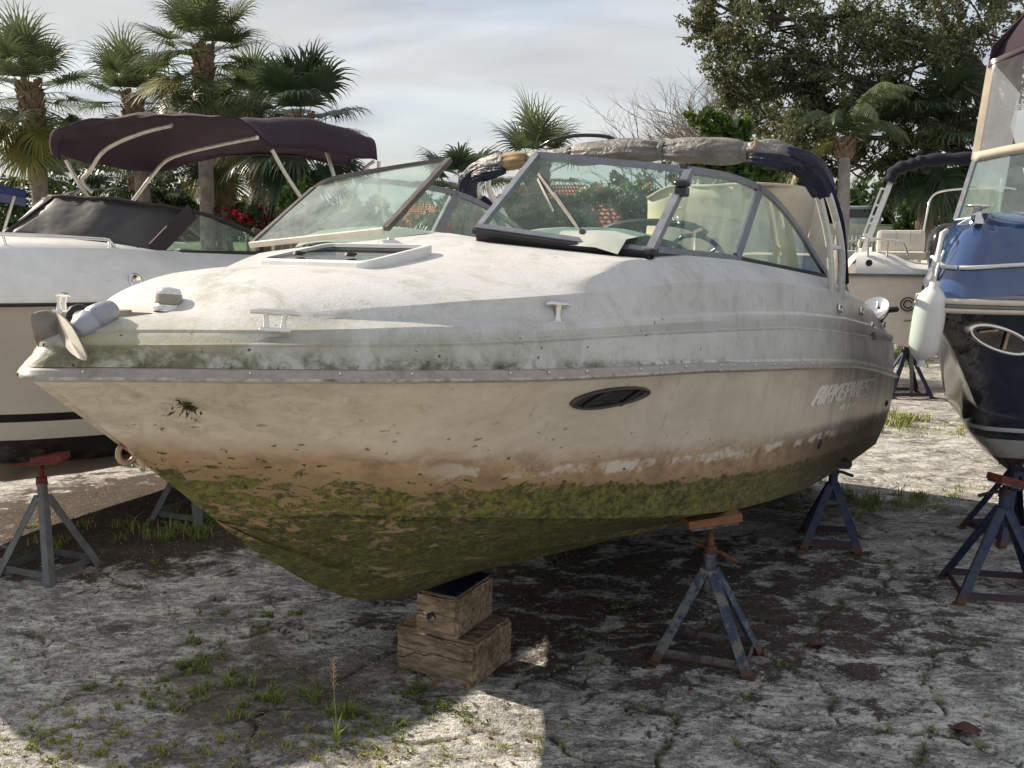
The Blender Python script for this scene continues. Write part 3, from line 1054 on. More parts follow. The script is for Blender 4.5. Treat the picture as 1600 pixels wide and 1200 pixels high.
ins_rows = [1, .985, .965, .945, .925, .905, .88, .84, .72, .6, .45, .3, .15, 0]
mb = MB()
for side in (1, -1):
    band = []
    for s in S_ALL:
        pts = [row_pt(s, j) for j in range(6)]
        fine = [pts[1]]
        # gutter lip, band to ridge with a soft bead, band to ledge
        fine += [pts[1].lerp(pts[2], .08) - Vector((0, .008 * min(1, T(s) / .3), 0)), pts[1].lerp(pts[2], .5), pts[2] - Vector((0, 0, .010)), pts[2] + Vector((0, .005, 0)), pts[2] + Vector((0, -.016 * min(1, T(s) / .3), .007))]
        fine += [pts[2].lerp(pts[3], .6), pts[3] - Vector((0, 0, .006)), pts[3] + Vector((0, -.010 * min(1, T(s) / .3), 0.003)), pts[4], pts[4].lerp(pts[5], .5), pts[5]]
        band.append([B(p.x, p.y * side, p.z) for p in fine])
    mb.grid(band, flip=side > 0)
    cab = []
    for s in S_ALL:
        if row_pt(s, 5).x > S_CAB:
            break
        cab.append([B(fore_pt(s, q).x, fore_pt(s, q).y * side, fore_pt(s, q).z) for q in ins_rows])
    send = s
    mb.grid(cab, flip=side > 0)
    # cabin after bulkhead
    endc = cab[-1]
    mb.grid([endc, [Vector((p.x + .03, p.y * .72, -.40)) for p in endc]], flip=side > 0, smooth=False)
S_AFT = [s for s in S_ALL if s >= 2.17]


def fore_z(s, t):
    lo = np.argmin([abs(row_pt(q, 5).x - s) for q in S_ALL])
    p5 = row_pt(S_ALL[lo], 5)
    return fore_pt(S_ALL[lo], min(1, t / p5.y)).z


for side in (1, -1):
    rows = []
    for s in S_AFT:
        p5 = row_pt(s, 5)
        b = Vector((s, T(s) - BASE_I(s), max(BASE_Z(s), p5.z + .004)))
        inn = Vector((s, b.y - .10, b.z - .012))
        if s < 2.3:
            inn.z -= .035
            b.z -= .012
            p5 = p5 + Vector((0, -.006, -.006))
        rows.append([B(q.x, q.y * side, q.z) for q in (p5, p5.lerp(b, .5) + Vector((0, 0, .006)), b, b.lerp(inn, .5) + Vector((0, 0, .01)), inn, inn + Vector((0, -.02, -.03)), Vector((s, inn.y - .03, -.38 if s > 2.4 else inn.z - .04)))])
    mb.grid(rows, flip=side > 0)
# cockpit sole and stern
sole = [[B(s, min(T(s) - BASE_I(s) - .13, TC(s) - .13) * q, -.42) for q in (1, .5, 0, -.5, -1)] for s in S_AFT if s > 2.25]
mb.grid(sole)
for side in (1, -1):
    pass
st = row_pt(S_ALL[-1], 5)
zs = [.30, .12, -.1, -.42]
mb.grid([[B(LEN - .14, t_, z_) for t_ in (1.1, .5, 0, -.5, -1.1)] for z_ in (.31, -.42)], smooth=False)
mb.grid([[B(LEN - .14, t_, .31) for t_ in (1.1, 0, -1.1)], [B(LEN + .01, t_, .29) for t_ in (1.1, 0, -1.1)], [B(LEN + .02, t_, -.09) for t_ in (1.24, 0, -1.24)]])

m, g = material('crazed deck gelcoat')
c = g.coord()
x, y, z = g.sep(c)
nA = g.noise(c, 1.6, 7, 0.62, 0.3)
nB = g.noise(c, 7, 8, 0.7, 0.4)
nC = g.noise(c, 55, 4, 0.6)
col = g.mix(g.step(nA, 0.3, 0.7), (0.50, 0.49, 0.48, 1), (0.63, 0.625, 0.615, 1))
col = g.mix(g.step(nB, 0.48, 0.68, 0, .6), col, (0.40, 0.375, 0.325, 1))
wv = g.mix(0.07, c, g.noise(c, 6, 3, .6, 0, 'Color'))
cr1 = g.step(g.vor(wv, 21, 'DISTANCE_TO_EDGE'), 0.006, 0.05, 1, 0)
cr2 = g.step(g.vor(wv, 48, 'DISTANCE_TO_EDGE'), 0.01, 0.07, 1, 0)
zone = g.step(g.noise(c, 1.7, 5, .6), 0.44, 0.6)
crz = g.math('MAXIMUM', g.math('MULTIPLY', cr1, g.step(g.noise(c, 2.6, 5, .6), .42, .62, .06, .6)), g.math('MULTIPLY', cr2, g.math('MULTIPLY', zone, .55)))
crz = g.math('MULTIPLY', crz, g.step(x, 3.2, 5.0, 1, .12))
col = g.mix(g.math('MULTIPLY', crz, .42), col, (0.27, 0.255, 0.235, 1))
# algae: bow sides, stronger low on the moulding
low = g.step(g.math('SUBTRACT', z, g.math('MULTIPLY', x, .085)), 0.02, 0.17, 1, 0)
bow = g.step(x, 0.3, 2.2, .85, .04)
alg = g.math('MULTIPLY', g.math('MULTIPLY', low, bow), g.step(g.math('ADD', nB, g.math('MULTIPLY', nA, .5)), .5, .9, .12, 1))
col = g.mix(g.math('MULTIPLY', alg, .95), col, (0.26, 0.265, 0.17, 1))
yel = g.math('MULTIPLY', g.step(x, 0.05, 0.65, 1, 0), g.step(nB, .36, .66, .05, 1))
col = g.mix(g.math('MULTIPLY', yel, .75), col, (0.42, 0.37, 0.19, 1))
band = g.math('MULTIPLY', g.step(g.noise(g.scale(c, (1, 1, .5)), 2.3, 6, .7, .4), .58, .68), g.step(x, 1.2, 3, .8, .1))
col = g.mix(g.math('MULTIPLY', band, .55), col, (0.25, 0.25, 0.14, 1))
# mildew specks
sv = g.n('ShaderNodeTexVoronoi')
g.put(sv.inputs['Vector'], c)
sv.inputs['Scale'].default_value = 17
spk = g.math('MULTIPLY', g.step(g.math('ADD', sv.outputs['Distance'], g.math('MULTIPLY', nC, .12)), .15, .19, 1, 0), g.step(g.sep(sv.outputs['Color'])[1], g.step(low, 0, 1, .95, .80), g.step(low, 0, 1, .96, .82)))
grm = g.math('MULTIPLY', g.step(g.math('SUBTRACT', z, g.math('MULTIPLY', x, .012)), .035, .075, 1, 0), g.math('MULTIPLY', g.step(x, 2.2, 3.6, 1, .1), g.step(nB, .40, .60)))
col = g.mix(g.math('MULTIPLY', grm, .85), col, (0.10, 0.10, 0.055, 1))
col = g.mix(g.math('MULTIPLY', spk, .85), col, (0.03, 0.028, 0.018, 1))
sh = g.math('MULTIPLY', g.step(x, 4.4, 6.8), g.step(g.noise(c, 1.5, 5, .6), .35, .62, .4, 1))
col = g.mix(g.math('MULTIPLY', sh, .45), col, (0.34, 0.33, 0.315, 1))
g.out(g.bsdf(col, g.step(nB, .3, .7, .30, .48), 0, g.bump(g.math('ADD', g.math('MULTIPLY', crz, -.5), g.math('MULTIPLY', nC, .2)), .35, .004), 0.45))
deck = mb.build('deck', m, boat, OFF, merge=0.0005, sharp=24)
deck_mat = m

# ---- rub rail with its insert
mb = MB()
for side in (1, -1):
    rr = []
    for s in S_ALL:
        tr, zr = T(s), ZR(s)
        k = min(1, tr / .2)
        pr = [(-.012, -.012), (.010, -.010), (.019, -.002), (.019, .010), (.010, .015), (.009, .025), (-.004, .034), (-.016, .036)]
        # push outward along the plan normal
        e = .01
        nt = Vector((-(T(s + e) - T(max(0, s - e))), (s + e) - max(0, s - e)))
        nt.normalize()
        if s == 0:
            nt = Vector((-1, 0))
        rr.append([B(s + nt.x * a_, (tr + nt.y * a_) * side, zr + b_) for a_, b_ in pr])
    mb.grid(rr, flip=side > 0, smooth=True)
rub_mat = simple('rub rail vinyl', (0.34, 0.31, 0.28), 0.45, var=0.12, scale=20, dirt=(0.16, 0.15, 0.10), dirt_amt=0.7)
rub = mb.build('rub_rail', rub_mat, boat, OFF, merge=.0004)
mb = MB()
for side in (1, -1):
    rr = []
    for s in [v for v in S_ALL if v > .03]:
        e = .01
        nt = Vector((-(T(s + e) - T(max(0, s - e))), (s + e) - max(0, s - e)))
        nt.normalize()
        rr.append([B(s + nt.x * a_, (T(s) + nt.y * a_) * side, ZR(s) + b_) for a_, b_ in ((.016, -.005), (.023, -.002), (.024, .004), (.016, .009))])
    mb.grid(rr, flip=side > 0)
insm = simple('rail insert', (0.42, 0.38, 0.33), 0.35, .3, var=.3, scale=26, dirt=(0.05, 0.045, 0.04), dirt_amt=.8)
mb.build('rail_insert', insm, rub)
mb = MB()
s = .08
k = 0
while s < 7.1:
    mb.lathe([(.0001, .004), (.004, .003), (.006, 0)], 8, B(s, T(s) + .012, ZR(s) + .024), B(0, 1, 0))
    s += .26 + .1 * math.sin(s * 9)
mb.build('rail_screw', chrome, rub)

# ---- foredeck hatch
def deck_z(s, t):
    lo, hi = 0.0, 3.0
    for _ in range(40):
        mid = (lo + hi) / 2
        if row_pt(mid, 5).x < s:
            lo = mid
        else:
            hi = mid
    p5 = row_pt(lo, 5)
    q = min(1, abs(t) / max(p5.y, 1e-4))
    return fore_pt(lo, q).z


def rounded(cx, cy, hx, hy, rad, n=5):
    pts = []
    for qx, qy, a0 in ((1, 1, 0), (-1, 1, 90), (-1, -1, 180), (1, -1, 270)):
        for k in range(n + 1):
            a = R(a0 + 90 * k / n)
            pts.append((cx + qx * (hx - rad) + rad * math.cos(a), cy + qy * (hy - rad) + rad * math.sin(a)))
    return pts


hc = (1.47, 0.0)


def hplane(s, t, up):
    z0 = .412 + (s - 1.27) * .25 + up
    return B(s, t, z0)


mb = MB()
outer = rounded(hc[0], hc[1], .235, .325, .05)
inner = rounded(hc[0], hc[1], .207, .297, .04)
mb.grid([[hplane(a, b, -.05) for a, b in outer], [hplane(a, b, .010) for a, b in outer], [hplane(hc[0] + (a - hc[0]) * .97, b * .98, .016) for a, b in outer], [hplane(a, b, .016) for a, b in inner], [hplane(a, b, .0) for a, b in inner]], True, smooth=False)
hf = mb.build('hatch', white_gel, boat, OFF)
mb = MB()
mb.add([hplane(a, b, .016 - .07 * (a - 1.27)) for a, b in rounded(hc[0], hc[1], .210, .300, .04)], [tuple(range(24))], smooth=False)
hg = simple('smoked acrylic', (0.012, 0.014, 0.016), 0.05, var=.1, spec=.8)
mb.build('hatch_glass', hg, hf)
for q in (-.15, .15):
    mb = MB()
    mb.lathe([(.0001, .018), (.02, .015), (.024, 0)], 12, hplane(1.33, q, .020))
    mb.box(hplane(1.33, q, .032) + Vector((.012, 0, 0)), (.05, .014, .01))
    mb.build('hatch_latch', black_rubber, hf)
# vent dome
mb = MB()
zc_ = deck_z(1.78, 0)
mb.lathe([(.062, -.02), (.062, .012), (.055, .024), (.03, .034), (.0001, .036)], 18, B(1.78, 0, zc_))
mb.lathe([(.02, .036), (.018, .044), (.0001, .046)], 10, B(1.78, 0, zc_))
mb.build('deck_vent', chrome, boat, OFF)


# ---- cleats
def cleat(s, t, z, L=.15, hgt=.055, yaw=0.0, single=False):
    mb = MB()
    c = B(s, t, z)
    q = Matrix.Rotation(yaw, 3, 'Z')
    f = lambda a, b, h: c + q @ Vector((a, b, h))
    legs = (-.028, .028) if not single else (0,)
    for a in legs:
        mb.tube([f(a, 0, -.012), f(a, 0, hgt * .5), f(a * 1.15, 0, hgt)], [.012, .008, .010] if not single else [.02, .011, .017], 10)
    mb.tube([f(-L / 2, 0, hgt + .002), f(-L * .3, 0, hgt + .006), f(0, 0, hgt + .004), f(L * .3, 0, hgt + .006), f(L / 2, 0, hgt + .002)], [.006, .0095, .011, .0095, .006], 10)
    mb.box(f(0, 0, -.004), (L * .62, .038, .014), q, bev=.004)
    return mb.build('cleat', chrome, boat, OFF)


cleat(.49, .585, .146, .165, .048, R(-38))
cleat(.49, -.585, .150, .165, .055, R(38))
cleat(1.50, 1.085, .226, .13, .062, R(-18), True)
# bow navigation light on its little base
mb = MB()
cl_ = B(.515, .02, .172)
mb.box(cl_ + Vector((.09, 0, -.012)), (.26, .085, .04), Matrix.Rotation(-.2, 3, 'Y'), bev=.008)
lb = mb.build('light_base', white_gel, boat, OFF)
mb = MB()
mb.lathe([(.056, .004), (.060, .018), (.050, .024), (.043, .074), (.036, .086), (.0001, .092)], 18, cl_)
mb.build('navigation_light', chrome, boat, OFF)
mb = MB()
mb.lathe([(.0505, .030), (.0455, .066)], 18, cl_)
lens = simple('light lens', (0.28, 0.25, 0.20), 0.15, var=.2)
mb.build('light_lens', lens, boat, OFF)
# anchor roller cheeks on the bow
mb = MB()
for q in (-.045, .045):
    mb.slab([B(.22, q, .09), B(.45, q, .125), B(.45, q, .158), B(.30, q, .15), B(.22, q, .12)], (0, 1, 0), .008)
mb.build('anchor_roller', white_gel, boat, OFF)
# bow eye
mb = MB()
pts = [B(.405 + .0 * k, 0, -.335) + Vector((-.030 + .036 * math.cos(k * math.pi / 8), 0, .036 * math.sin(k * math.pi / 8))) for k in range(17)]
mb.tube(pts, .0105, 8, False)
mb.box(B(.425, 0, -.345), (.035, .03, .10), Matrix.Rotation(R(-40), 3, 'Y'), bev=.006)
eye_m = simple('rust stained steel', (0.40, 0.27, 0.19), .35, .6, var=.3)
mb.build('bow_eye', eye_m, boat, OFF)

# ---- hull window, fittings, lettering
def hull_frame(s, z, side=1):
    e = .03
    p = hull_pt(s, z, 0, side)
    ds = (hull_pt(s + e, z, 0, side) - hull_pt(s - e, z, 0, side)).normalized()
    dz = (hull_pt(s, z + e, 0, side) - hull_pt(s, z - e, 0, side)).normalized()
    n = ds.cross(dz).normalized()
    if n.y * (-side) < 0:
        n = -n
    return p, ds, dz, n


pc, ds, dz, nn = hull_frame(1.80, -.073)


def eye_ring(k, up, n=40):
    out = []
    for i in range(n):
        a = 2 * math.pi * i / n
        u_ = .245 * k * math.cos(a)
        v_ = (.043 * k ** 1.0) * math.sin(a) * (1 - .18 * math.cos(a)) + .018 * math.cos(a)
        q = hull_pt(1.815 + u_, -.070 + v_)
        out.append(q + nn * up)
    return out


mb = MB()
mb.grid([eye_ring(1.0, -.004), eye_ring(.995, .010), eye_ring(.95, .016), eye_ring(.88, .015), eye_ring(.84, .004)], True)
ptm = simple('bronze window trim', (0.055, 0.045, 0.040), .35, .3, var=.2)
pw = mb.build('port_window', ptm, boat, OFF)
mb = MB()
e1 = eye_ring(.86, .004)
mb.add(e1, [tuple(range(len(e1)))], smooth=False)
pgm = simple('dark window pane', (0.008, 0.009, 0.010), .06, var=.3, spec=.7)
mb.build('window_pane', pgm, pw)
mb = MB()
for q in (-.11, .12):
    mb.bar(hull_pt(1.80 + q - .03, -.105) + nn * .009, hull_pt(1.80 + q + .05, -.045) + nn * .009, .016, .006, nn)
mb.build('window_brace', simple('grey brace', (.035, .032, .03), .5), pw)


def fitting(s, z, r_, m_, deck_t=None):
    mb = MB()
    p, a_, b_, n_ = hull_frame(s, z)
    if deck_t is not None:
        p, n_ = B(s, deck_t, z), Vector((0, -1, .25)).normalized()
    mb.lathe([(r_, -.004), (r_, .006), (r_ * .8, .011), (r_ * .55, .010), (r_ * .5, .002), (.0001, .002)], 16, p, n_)
    return mb.build('through_hull_fitting', m_, boat, OFF)


fitting(4.72, -.475, .035, black_rubber)
fitting(6.95, -.30, .028, black_rubber)
for s, z, t_ in ((5.0, .43, 1.298), (5.75, .44, 1.272), (6.2, .34, 1.262), (6.75, .37, 1.235)):
    fitting(s, z, .034, chrome, t_)
# taped patch on the quarter
mb = MB()
mb.slab([B(6.15, 1.268, .305), B(6.3, 1.262, .305), B(6.3, 1.282, .235), B(6.15, 1.288, .235)], B(0, 1, .2), .003)
mb.build('grey_patch', simple('grey tape', (.16, .16, .155), .6), boat, OFF)

GLY = {
    'A': [[(0, 0), (.38, .92), (.5, 1), (.95, 1), (.95, .0)], [(.25, .45), (.95, .45)]],
    'I': [[(.5, 0), (.5, 1)]],
    'R': [[(0, 0), (.2, .9), (.35, 1), (.9, 1), (.95, .55), (.2, .5)], [(.55, .5), (.9, 0)]],
    'K': [[(.1, 0), (.1, 1)], [(.95, 1), (.1, .42)], [(.35, .58), (.95, 0)]],
    'E': [[(.9, 1), (.15, 1), (.05, 0), (.85, 0)], [(.1, .5), (.75, .5)]],
    'P': [[(.1, 0), (.1, 1), (.8, 1), (.9, .55), (.1, .5)]],
    'N': [[(.1, 0), (.1, 1), (.85, 0), (.85, 1)]],
    'S': [[(.9, 1), (.1, 1), (.1, .52), (.85, .48), (.85, 0), (.05, 0)]],
    'Z': [[(.1, 1), (.9, 1)], [(.5, 0), (.95, 0)]],
}
text = 'AIRKEPNIESZ'
LETTERS = []
s0, s1 = 4.33, 6.13
tot = sum(.45 if ch == 'I' else 1 for ch in text)
cur = 0
for ch in text:
    wdt = (.45 if ch == 'I' else 1) / tot
    mb = MB()
    for st_ in GLY[ch]:
        for a, b in zip(st_, st_[1:]):
            def lp(p):
                f_ = (cur + (p[0] * .80 + .10) * wdt)
                s_ = s0 + (s1 - s0) * f_ + (p[1] - .5) * .10
                z_ = -.196 + .020 * f_ + p[1] * .105
                return hull_pt(s_, z_, .004)
            dd = (lp(b) - lp(a)).normalized() * .009
            mb.bar(lp(a) - dd, lp(b) + dd, .020 if abs(a[0] - b[0]) < .5 else .015, .006, Vector((0, -1, 0)))
    cur += wdt
    LETTERS.append(mb)
silver_let = simple('silver lettering', (0.88, 0.82, 0.76), .5, .0, var=.06)
for q_ in LETTERS:
    q_.build('letter', silver_let, boat, OFF)
for k, (a, b, h_) in enumerate([(5.05, 5.13, .035), (5.15, 5.20, .03), (5.28, 5.34, .03), (5.36, 5.40, .02), (5.44, 5.50, .022), (5.5, 5.55, .032)]):
    z_ = -.262 + .012 * k / 5
    mb = MB()
    mb.bar(hull_pt(a, z_, .003), hull_pt(b, z_ + h_, .003), .016, .005, Vector((0, -1, 0)))
    mb.bar(hull_pt(a, z_ + h_ * .4, .003), hull_pt(b, z_ + h_ * .4, .003), .010, .005, Vector((0, -1, 0)))
    mb.build('small_letter', silver_let, boat, OFF)


# ---- moss clumps clinging to the hull and gutter
m, g = material('moss tuft')
g.out(g.bsdf(g.mix(g.noise(g.coord(), 60, 3), (0.016, 0.017, 0.006, 1), (0.085, 0.10, 0.03, 1)), .95))
moss_mat = m
mr = random.Random(31)


def moss_blob(mb, c, rad_, n):
    for k in range(n):
        d_ = Vector((mr.gauss(0, 1), mr.gauss(0, .35), mr.gauss(0, .6))) * rad_
        p = c + d_
        a = Vector((mr.uniform(-1, 1), mr.uniform(-1, .2), mr.uniform(-1, 1))).normalized() * rad_ * mr.uniform(.3, .8)
        b = Vector((mr.uniform(-1, 1), mr.uniform(-1, 1), mr.uniform(-1, 1))).normalized() * rad_ * mr.uniform(.15, .4)
        mb.add([p - a, p + b, p + a, p - b * .6], [(0, 1, 2), (0, 2, 3)])


mb = MB()
for s, hh in [(.19, .5), (.235, .7), (.36, .5), (.47, .3), (.86, 1.0), (1.16, .6), (2.28, .8), (2.02, .2)]:
    for q in range(int(3 + 7 * hh)):
        ds_ = mr.gauss(0, .012)
        moss_blob(mb, B(s + ds_, T(s + ds_) - .008, Z1(s) + .004 + mr.random() * .028 * hh), .0035 + .003 * mr.random(), 9)
s = .1
while s < 2.9:
    s += mr.choice([.004, .006, .01, .012, .05, .12]) * (1 + s * .4)
    moss_blob(mb, B(s, T(s) - .011, Z1(s) + .002 + mr.random() * .004), .003 + .003 * mr.random(), 5)
for k in range(34):
    s = .12 + 1.7 * mr.random() ** 1.3
    q1, q2 = row_pt(s, 1), row_pt(s, 2)
    q = q1.lerp(q2, mr.random())
    moss_blob(mb, B(q.x, q.y + .004, q.z), .003 + .002 * mr.random(), 6)
o = mb.build('moss_tuft', moss_mat, boat, OFF, recalc=False)
o['kind'] = 'stuff'
mb = MB()
moss_blob(mb, hull_pt(.375, -.135, .004), .024, 70)
for k in range(9):
    a = k * .75
    c0 = hull_pt(.375, -.135, .004)
    mb.tube([c0, c0 + Vector((math.cos(a) * .035, -.01, math.sin(a) * .018)), c0 + Vector((math.cos(a) * .055, -.004, math.sin(a) * .03 - .008))], [.002, .0015, .0008], 4)
for s, z in [(.48, -.36), (.60, -.31), (.72, -.35), (.95, -.29), (.40, -.23), (.44, -.19), (.85, -.40), (.66, -.43)]:
    moss_blob(mb, hull_pt(s, z, .002), .010, 18)
o = mb.build('lichen_clump', moss_mat, boat, OFF, recalc=False)
o['kind'] = 'stuff'
# ------------------------------------------------------------------ windshield, arch, cockpit of the main boat
def glass_mat(name, tint, dust=.12, dustcol=(.55, .60, .56), streak=6, refl=1.0, rough=.02):
    m, g = material(name)
    c = g.coord()
    tr = g.n('ShaderNodeBsdfTransparent')
    g.put(tr.inputs[0], (*tint, 1))
    gl = g.n('ShaderNodeBsdfGlossy')
    gl.inputs['Roughness'].default_value = rough
    g.put(gl.inputs['Color'], (refl, refl, refl, 1))
    df = g.n('ShaderNodeBsdfDiffuse')
    g.put(df.inputs[0], (*dustcol, 1))
    tl = g.n('ShaderNodeBsdfTranslucent')
    g.put(tl.inputs[0], (*dustcol, 1))
    dd = g.n('ShaderNodeMixShader')
    dd.inputs[0].default_value = .5
    g.nt.links.new(df.outputs[0], dd.inputs[1])
    g.nt.links.new(tl.outputs[0], dd.inputs[2])
    m1 = g.n('ShaderNodeMixShader')
    g.put(m1.inputs[0], g.step(g.noise(c, streak, 7, .65, .6), .3, .75, dust * .55, dust * 1.5))
    g.nt.links.new(tr.outputs[0], m1.inputs[1])
    g.nt.links.new(dd.outputs[0], m1.inputs[2])
    lw = g.n('ShaderNodeLayerWeight')
    fac = g.math('ADD', g.math('MULTIPLY', g.math('POWER', lw.outputs['Facing'], 5), .9), .045)
    m2 = g.n('ShaderNodeMixShader')
    g.nt.links.new(fac, m2.inputs[0])
    g.nt.links.new(m1.outputs[0], m2.inputs[1])
    g.nt.links.new(gl.outputs[0], m2.inputs[2])
    g.out(m2.outputs[0])
    return m


clear_glass = glass_mat('tinted windshield glass', (.70, .87, .80), .15, (.46, .58, .53))
dusty_glass = glass_mat('dusty windshield glass', (.76, .91, .85), .42, (.60, .68, .63), 4)
clear_vinyl = glass_mat('clear vinyl', (.88, .87, .84), .16, (.62, .58, .53), 5, .8, .06)
smoke_glass = glass_mat('smoked pane', (.28, .30, .29), .14, (.30, .30, .28), 5)

PI_, PO_ = B(2.09, .29, .652), B(2.33, 1.08, .570)       # port front pane: bottom inner, bottom outer
PTI, PTO = B(2.585, .29, 1.083), B(2.73, 1.08, 1.008)
SI_, SO_ = B(2.09, -.29, .644), B(2.03, -1.185, .555)
STI, STO = B(2.59, -.28, 1.078), B(2.48, -1.18, .948)
frame_mat = dull_alu
mb = MB()
bars = [(PI_, PTI, .036, .030), (PTI, PTO, .032, .034), (PO_, PTO, .040, .034)]
for a, b, w_, h_ in bars:
    mb.bar(a, b, w_, h_, (1, 0, 0))
# deep lower rail; its dark channel doubles as the shadow gap below
fw = Vector((-.03, 0, -.012))
mb.bar(PI_ + fw, PO_ + fw + B(0, .02, 0), .05, .040, (1, 0, .6))
wf = mb.build('windshield', frame_mat, boat, OFF)
mb = MB()
mb.bar(PI_ + Vector((-.055, 0, -.020)), PO_ + Vector((-.055, -.02, -.020)), .024, .022, (1, 0, .6))
mb.bar(PI_ + Vector((-.02, 0, -.045)), PO_ + Vector((-.02, -.03, -.04)), .045, .022, (1, 0, .6))
mb.box(PTO + Vector((.0, .03, .018)), (.05, .05, .03), bev=.006)
mb.box(PO_ + Vector((-.05, -.02, -.004)), (.05, .05, .03), bev=.008)
mb.build('frame_channel', black_rubber, wf)


def pane(name, pts, mat_, parent):
    mb = MB()
    mb.add(pts, [tuple(range(len(pts)))], smooth=False)
    return mb.build(name, mat_, parent, recalc=False)


pane('windshield_pane', [PI_, PO_, PTO, PTI], clear_glass, wf)
# starboard front panel
mb = MB()
brz = simple('bronze aluminium', (0.12, 0.10, 0.095), .4, .4, var=.15)
topc = smooth_path([STI, STI.lerp(STO, .4) + Vector((0, 0, .01)), STI.lerp(STO, .85) + Vector((-.005, 0, .006)), STO + Vector((.01, .02, -.04))], 5)
for a, b in zip(topc, topc[1:]):
    mb.bar(a, b, .022, .026, (1, 0, 0))
mb.bar(SI_, STI, .034, .028, (1, 0, 0))
mb.bar(SO_, STO + Vector((0, 0, -.03)), .026, .024, (1, 0, 0))
wfs = mb.build('windshield_frame', brz, boat, OFF)
mb = MB()
mb.bar(SI_ + Vector((-.02, 0, -.012)), SO_ + Vector((-.02, 0, -.012)), .03, .018, (1, 0, .6))
mb.build('frame_sill', cream_vinyl, wfs)
pane('windshield_pane', [SI_, SO_] + list(reversed(topc)), dusty_glass, wfs)
# side panes (both sides): fixed pane, post, raked quarter pane
for side in (1, -1):
    t_ = 1.08
    S = lambda s, z, dt=0: B(s, (t_ + dt) * side, z)
    b0, b1, b2, b3 = S(2.40, .588), S(3.43, .641), S(3.54, .641), S(5.40, .668)
    tp = smooth_path([S(2.73, 1.008), S(3.24, 1.056), S(3.70, 1.071), S(4.0, 1.052), S(4.27, 1.006), S(4.6, .926), S(5.0, .802), S(5.41, .678)], 4)
    k1 = min(range(len(tp)), key=lambda i: abs(tp[i].x - 3.76))
    mb = MB()
    for a, b in zip(tp, tp[1:]):
        mb.bar(a, b, .026, .034, (0, 0, 1))
    mb.bar(b1.lerp(b2, .5), tp[k1], .085, .026, (0, 1, 0))
    mb.bar(b0, b1.lerp(b2, .5), .022, .030, (0, 0, 1))
    o = mb.build('side_frame', frame_mat, boat, OFF)
    mb = MB()
    for k in range(8):
        s_a, s_b = 2.36 + .13 * k, 2.36 + .13 * (k + 1)
        mb.bar(S(s_a, .560 + .052 * (s_a - 2.36)), S(s_b, .560 + .052 * (s_b - 2.36)), .018, .042)  # black skirt stands in for the shadow gap below the frame
    mb.bar(b1.lerp(b2, .5) + Vector((0, 0, -.004)), b3, .024, .030, (0, 0, 1))
    mb.build('side_gasket_shadow', black_rubber, o)
    pane('side_pane', [b0, b1] + list(reversed(tp[:k1 + 1])), clear_glass, o)
    pane('quarter_pane', [b2, b3] + list(reversed(tp[k1:])), clear_glass, o)
# spotlight / latch at the corner post
mb = MB()
cpos = PO_.lerp(PTO, .74) + Vector((-.02, -.02, 0))
mb.lathe([(.042, -.01), (.046, .0), (.040, .012), (.0001, .016)], 16, cpos + Vector((-.01, 0, .03)), (-.3, -.2, 1))
mb.box(cpos + Vector((0, 0, -.01)), (.06, .06, .05), bev=.012)
mb.build('corner_latch', black_gloss, boat, OFF)
# wiper on the port pane
mb = MB()


def wp(u_, v_, off=.02):
    a = PI_.lerp(PO_, u_)
    b = PTI.lerp(PTO, u_)
    n_ = (PO_ - PI_).cross(PTI - PI_).normalized()
    if n_.x > 0:
        n_ = -n_
    return a.lerp(b, v_) + n_ * off


wa, wb = wp(.12, .70), wp(.60, .06)
mb.bar(wa, wp(.585, .075), .014, .016, (1, 0, 0))
mb.bar(wp(.30, .47, .03), wb, .010, .012, (1, 0, 0))
mb.tube([wp(.60, .05, 0), wp(.60, .05, .04)], .016, 10)
mb.box(wp(.655, .05, .012), (.025, .025, .04))
mb.build('wiper', simple('weathered wiper', (.04, .034, .03), .6, .1, var=.3, scale=20), boat, OFF)
mb = MB()
mb.bar(wp(.13, .66, .008), wp(.36, .28, .008), .012, .014, (1, 0, 0))
mb.build('wiper_blade', black_rubber, boat, OFF)

# dash, helm, cockpit
mb = MB()
for t0, t1 in ((.30, 1.0), (-1.0, -.30)):
    rows = []
    for s, z in ((2.16, .58), (2.24, .655), (2.45, .695), (2.8, .70), (3.05, .665), (3.12, .56), (3.14, -.10)):
        rows.append([B(s, q, z - .10 * ((q - (t0 + t1) / 2) / .45) ** 4) for q in np.linspace(t0, t1, 7)])
    mb.grid(rows)
    for q in (t0, t1):
        mb.add([B(s, q, z - (.10 if q in (t0, t1) else 0)) for s, z in ((2.16, .60), (2.45, .695), (2.8, .70), (3.05, .665), (3.14, -.10), (2.16, -.10))], [tuple(range(6))], smooth=False)
dash_m = simple('dash vinyl', (0.42, 0.45, 0.40), .45, var=.08)
mb.build('dashboard', dash_m, boat, OFF)
mb = MB()
path = [B(3.02, .46, .72), B(3.0, .56, .765), B(3.02, .75, .785), B(3.08, .93, .775), B(3.12, 1.02, .73)]
for k in range(3):
    mb.tube([p + Vector((.03 * k, 0, .004 * k)) for p in smooth_path(path, 5)], .019, 8)
mb.build('dash_visor', black_rubber, boat, OFF)
mb = MB()
wc = B(3.62, .80, .64)
ax = Vector((-.75, 0, -.62)).normalized()
q = (-ax).to_track_quat('Z', 'Y').to_matrix()
ring = [wc + q @ Vector((.165 * math.cos(a), .165 * math.sin(a), 0)) for a in np.linspace(0, 2 * math.pi, 33)]
mb.tube(ring, .014, 8, False)
for a in (.5, 2.6, 4.7):
    mb.tube([wc + q @ Vector((0, 0, -.03)), wc + q @ Vector((.18 * math.cos(a), .18 * math.sin(a), 0))], .010, 6)
mb.tube([wc, wc + ax * .35], .03, 10)
mb.build('steering_wheel', black_gloss, boat, OFF)
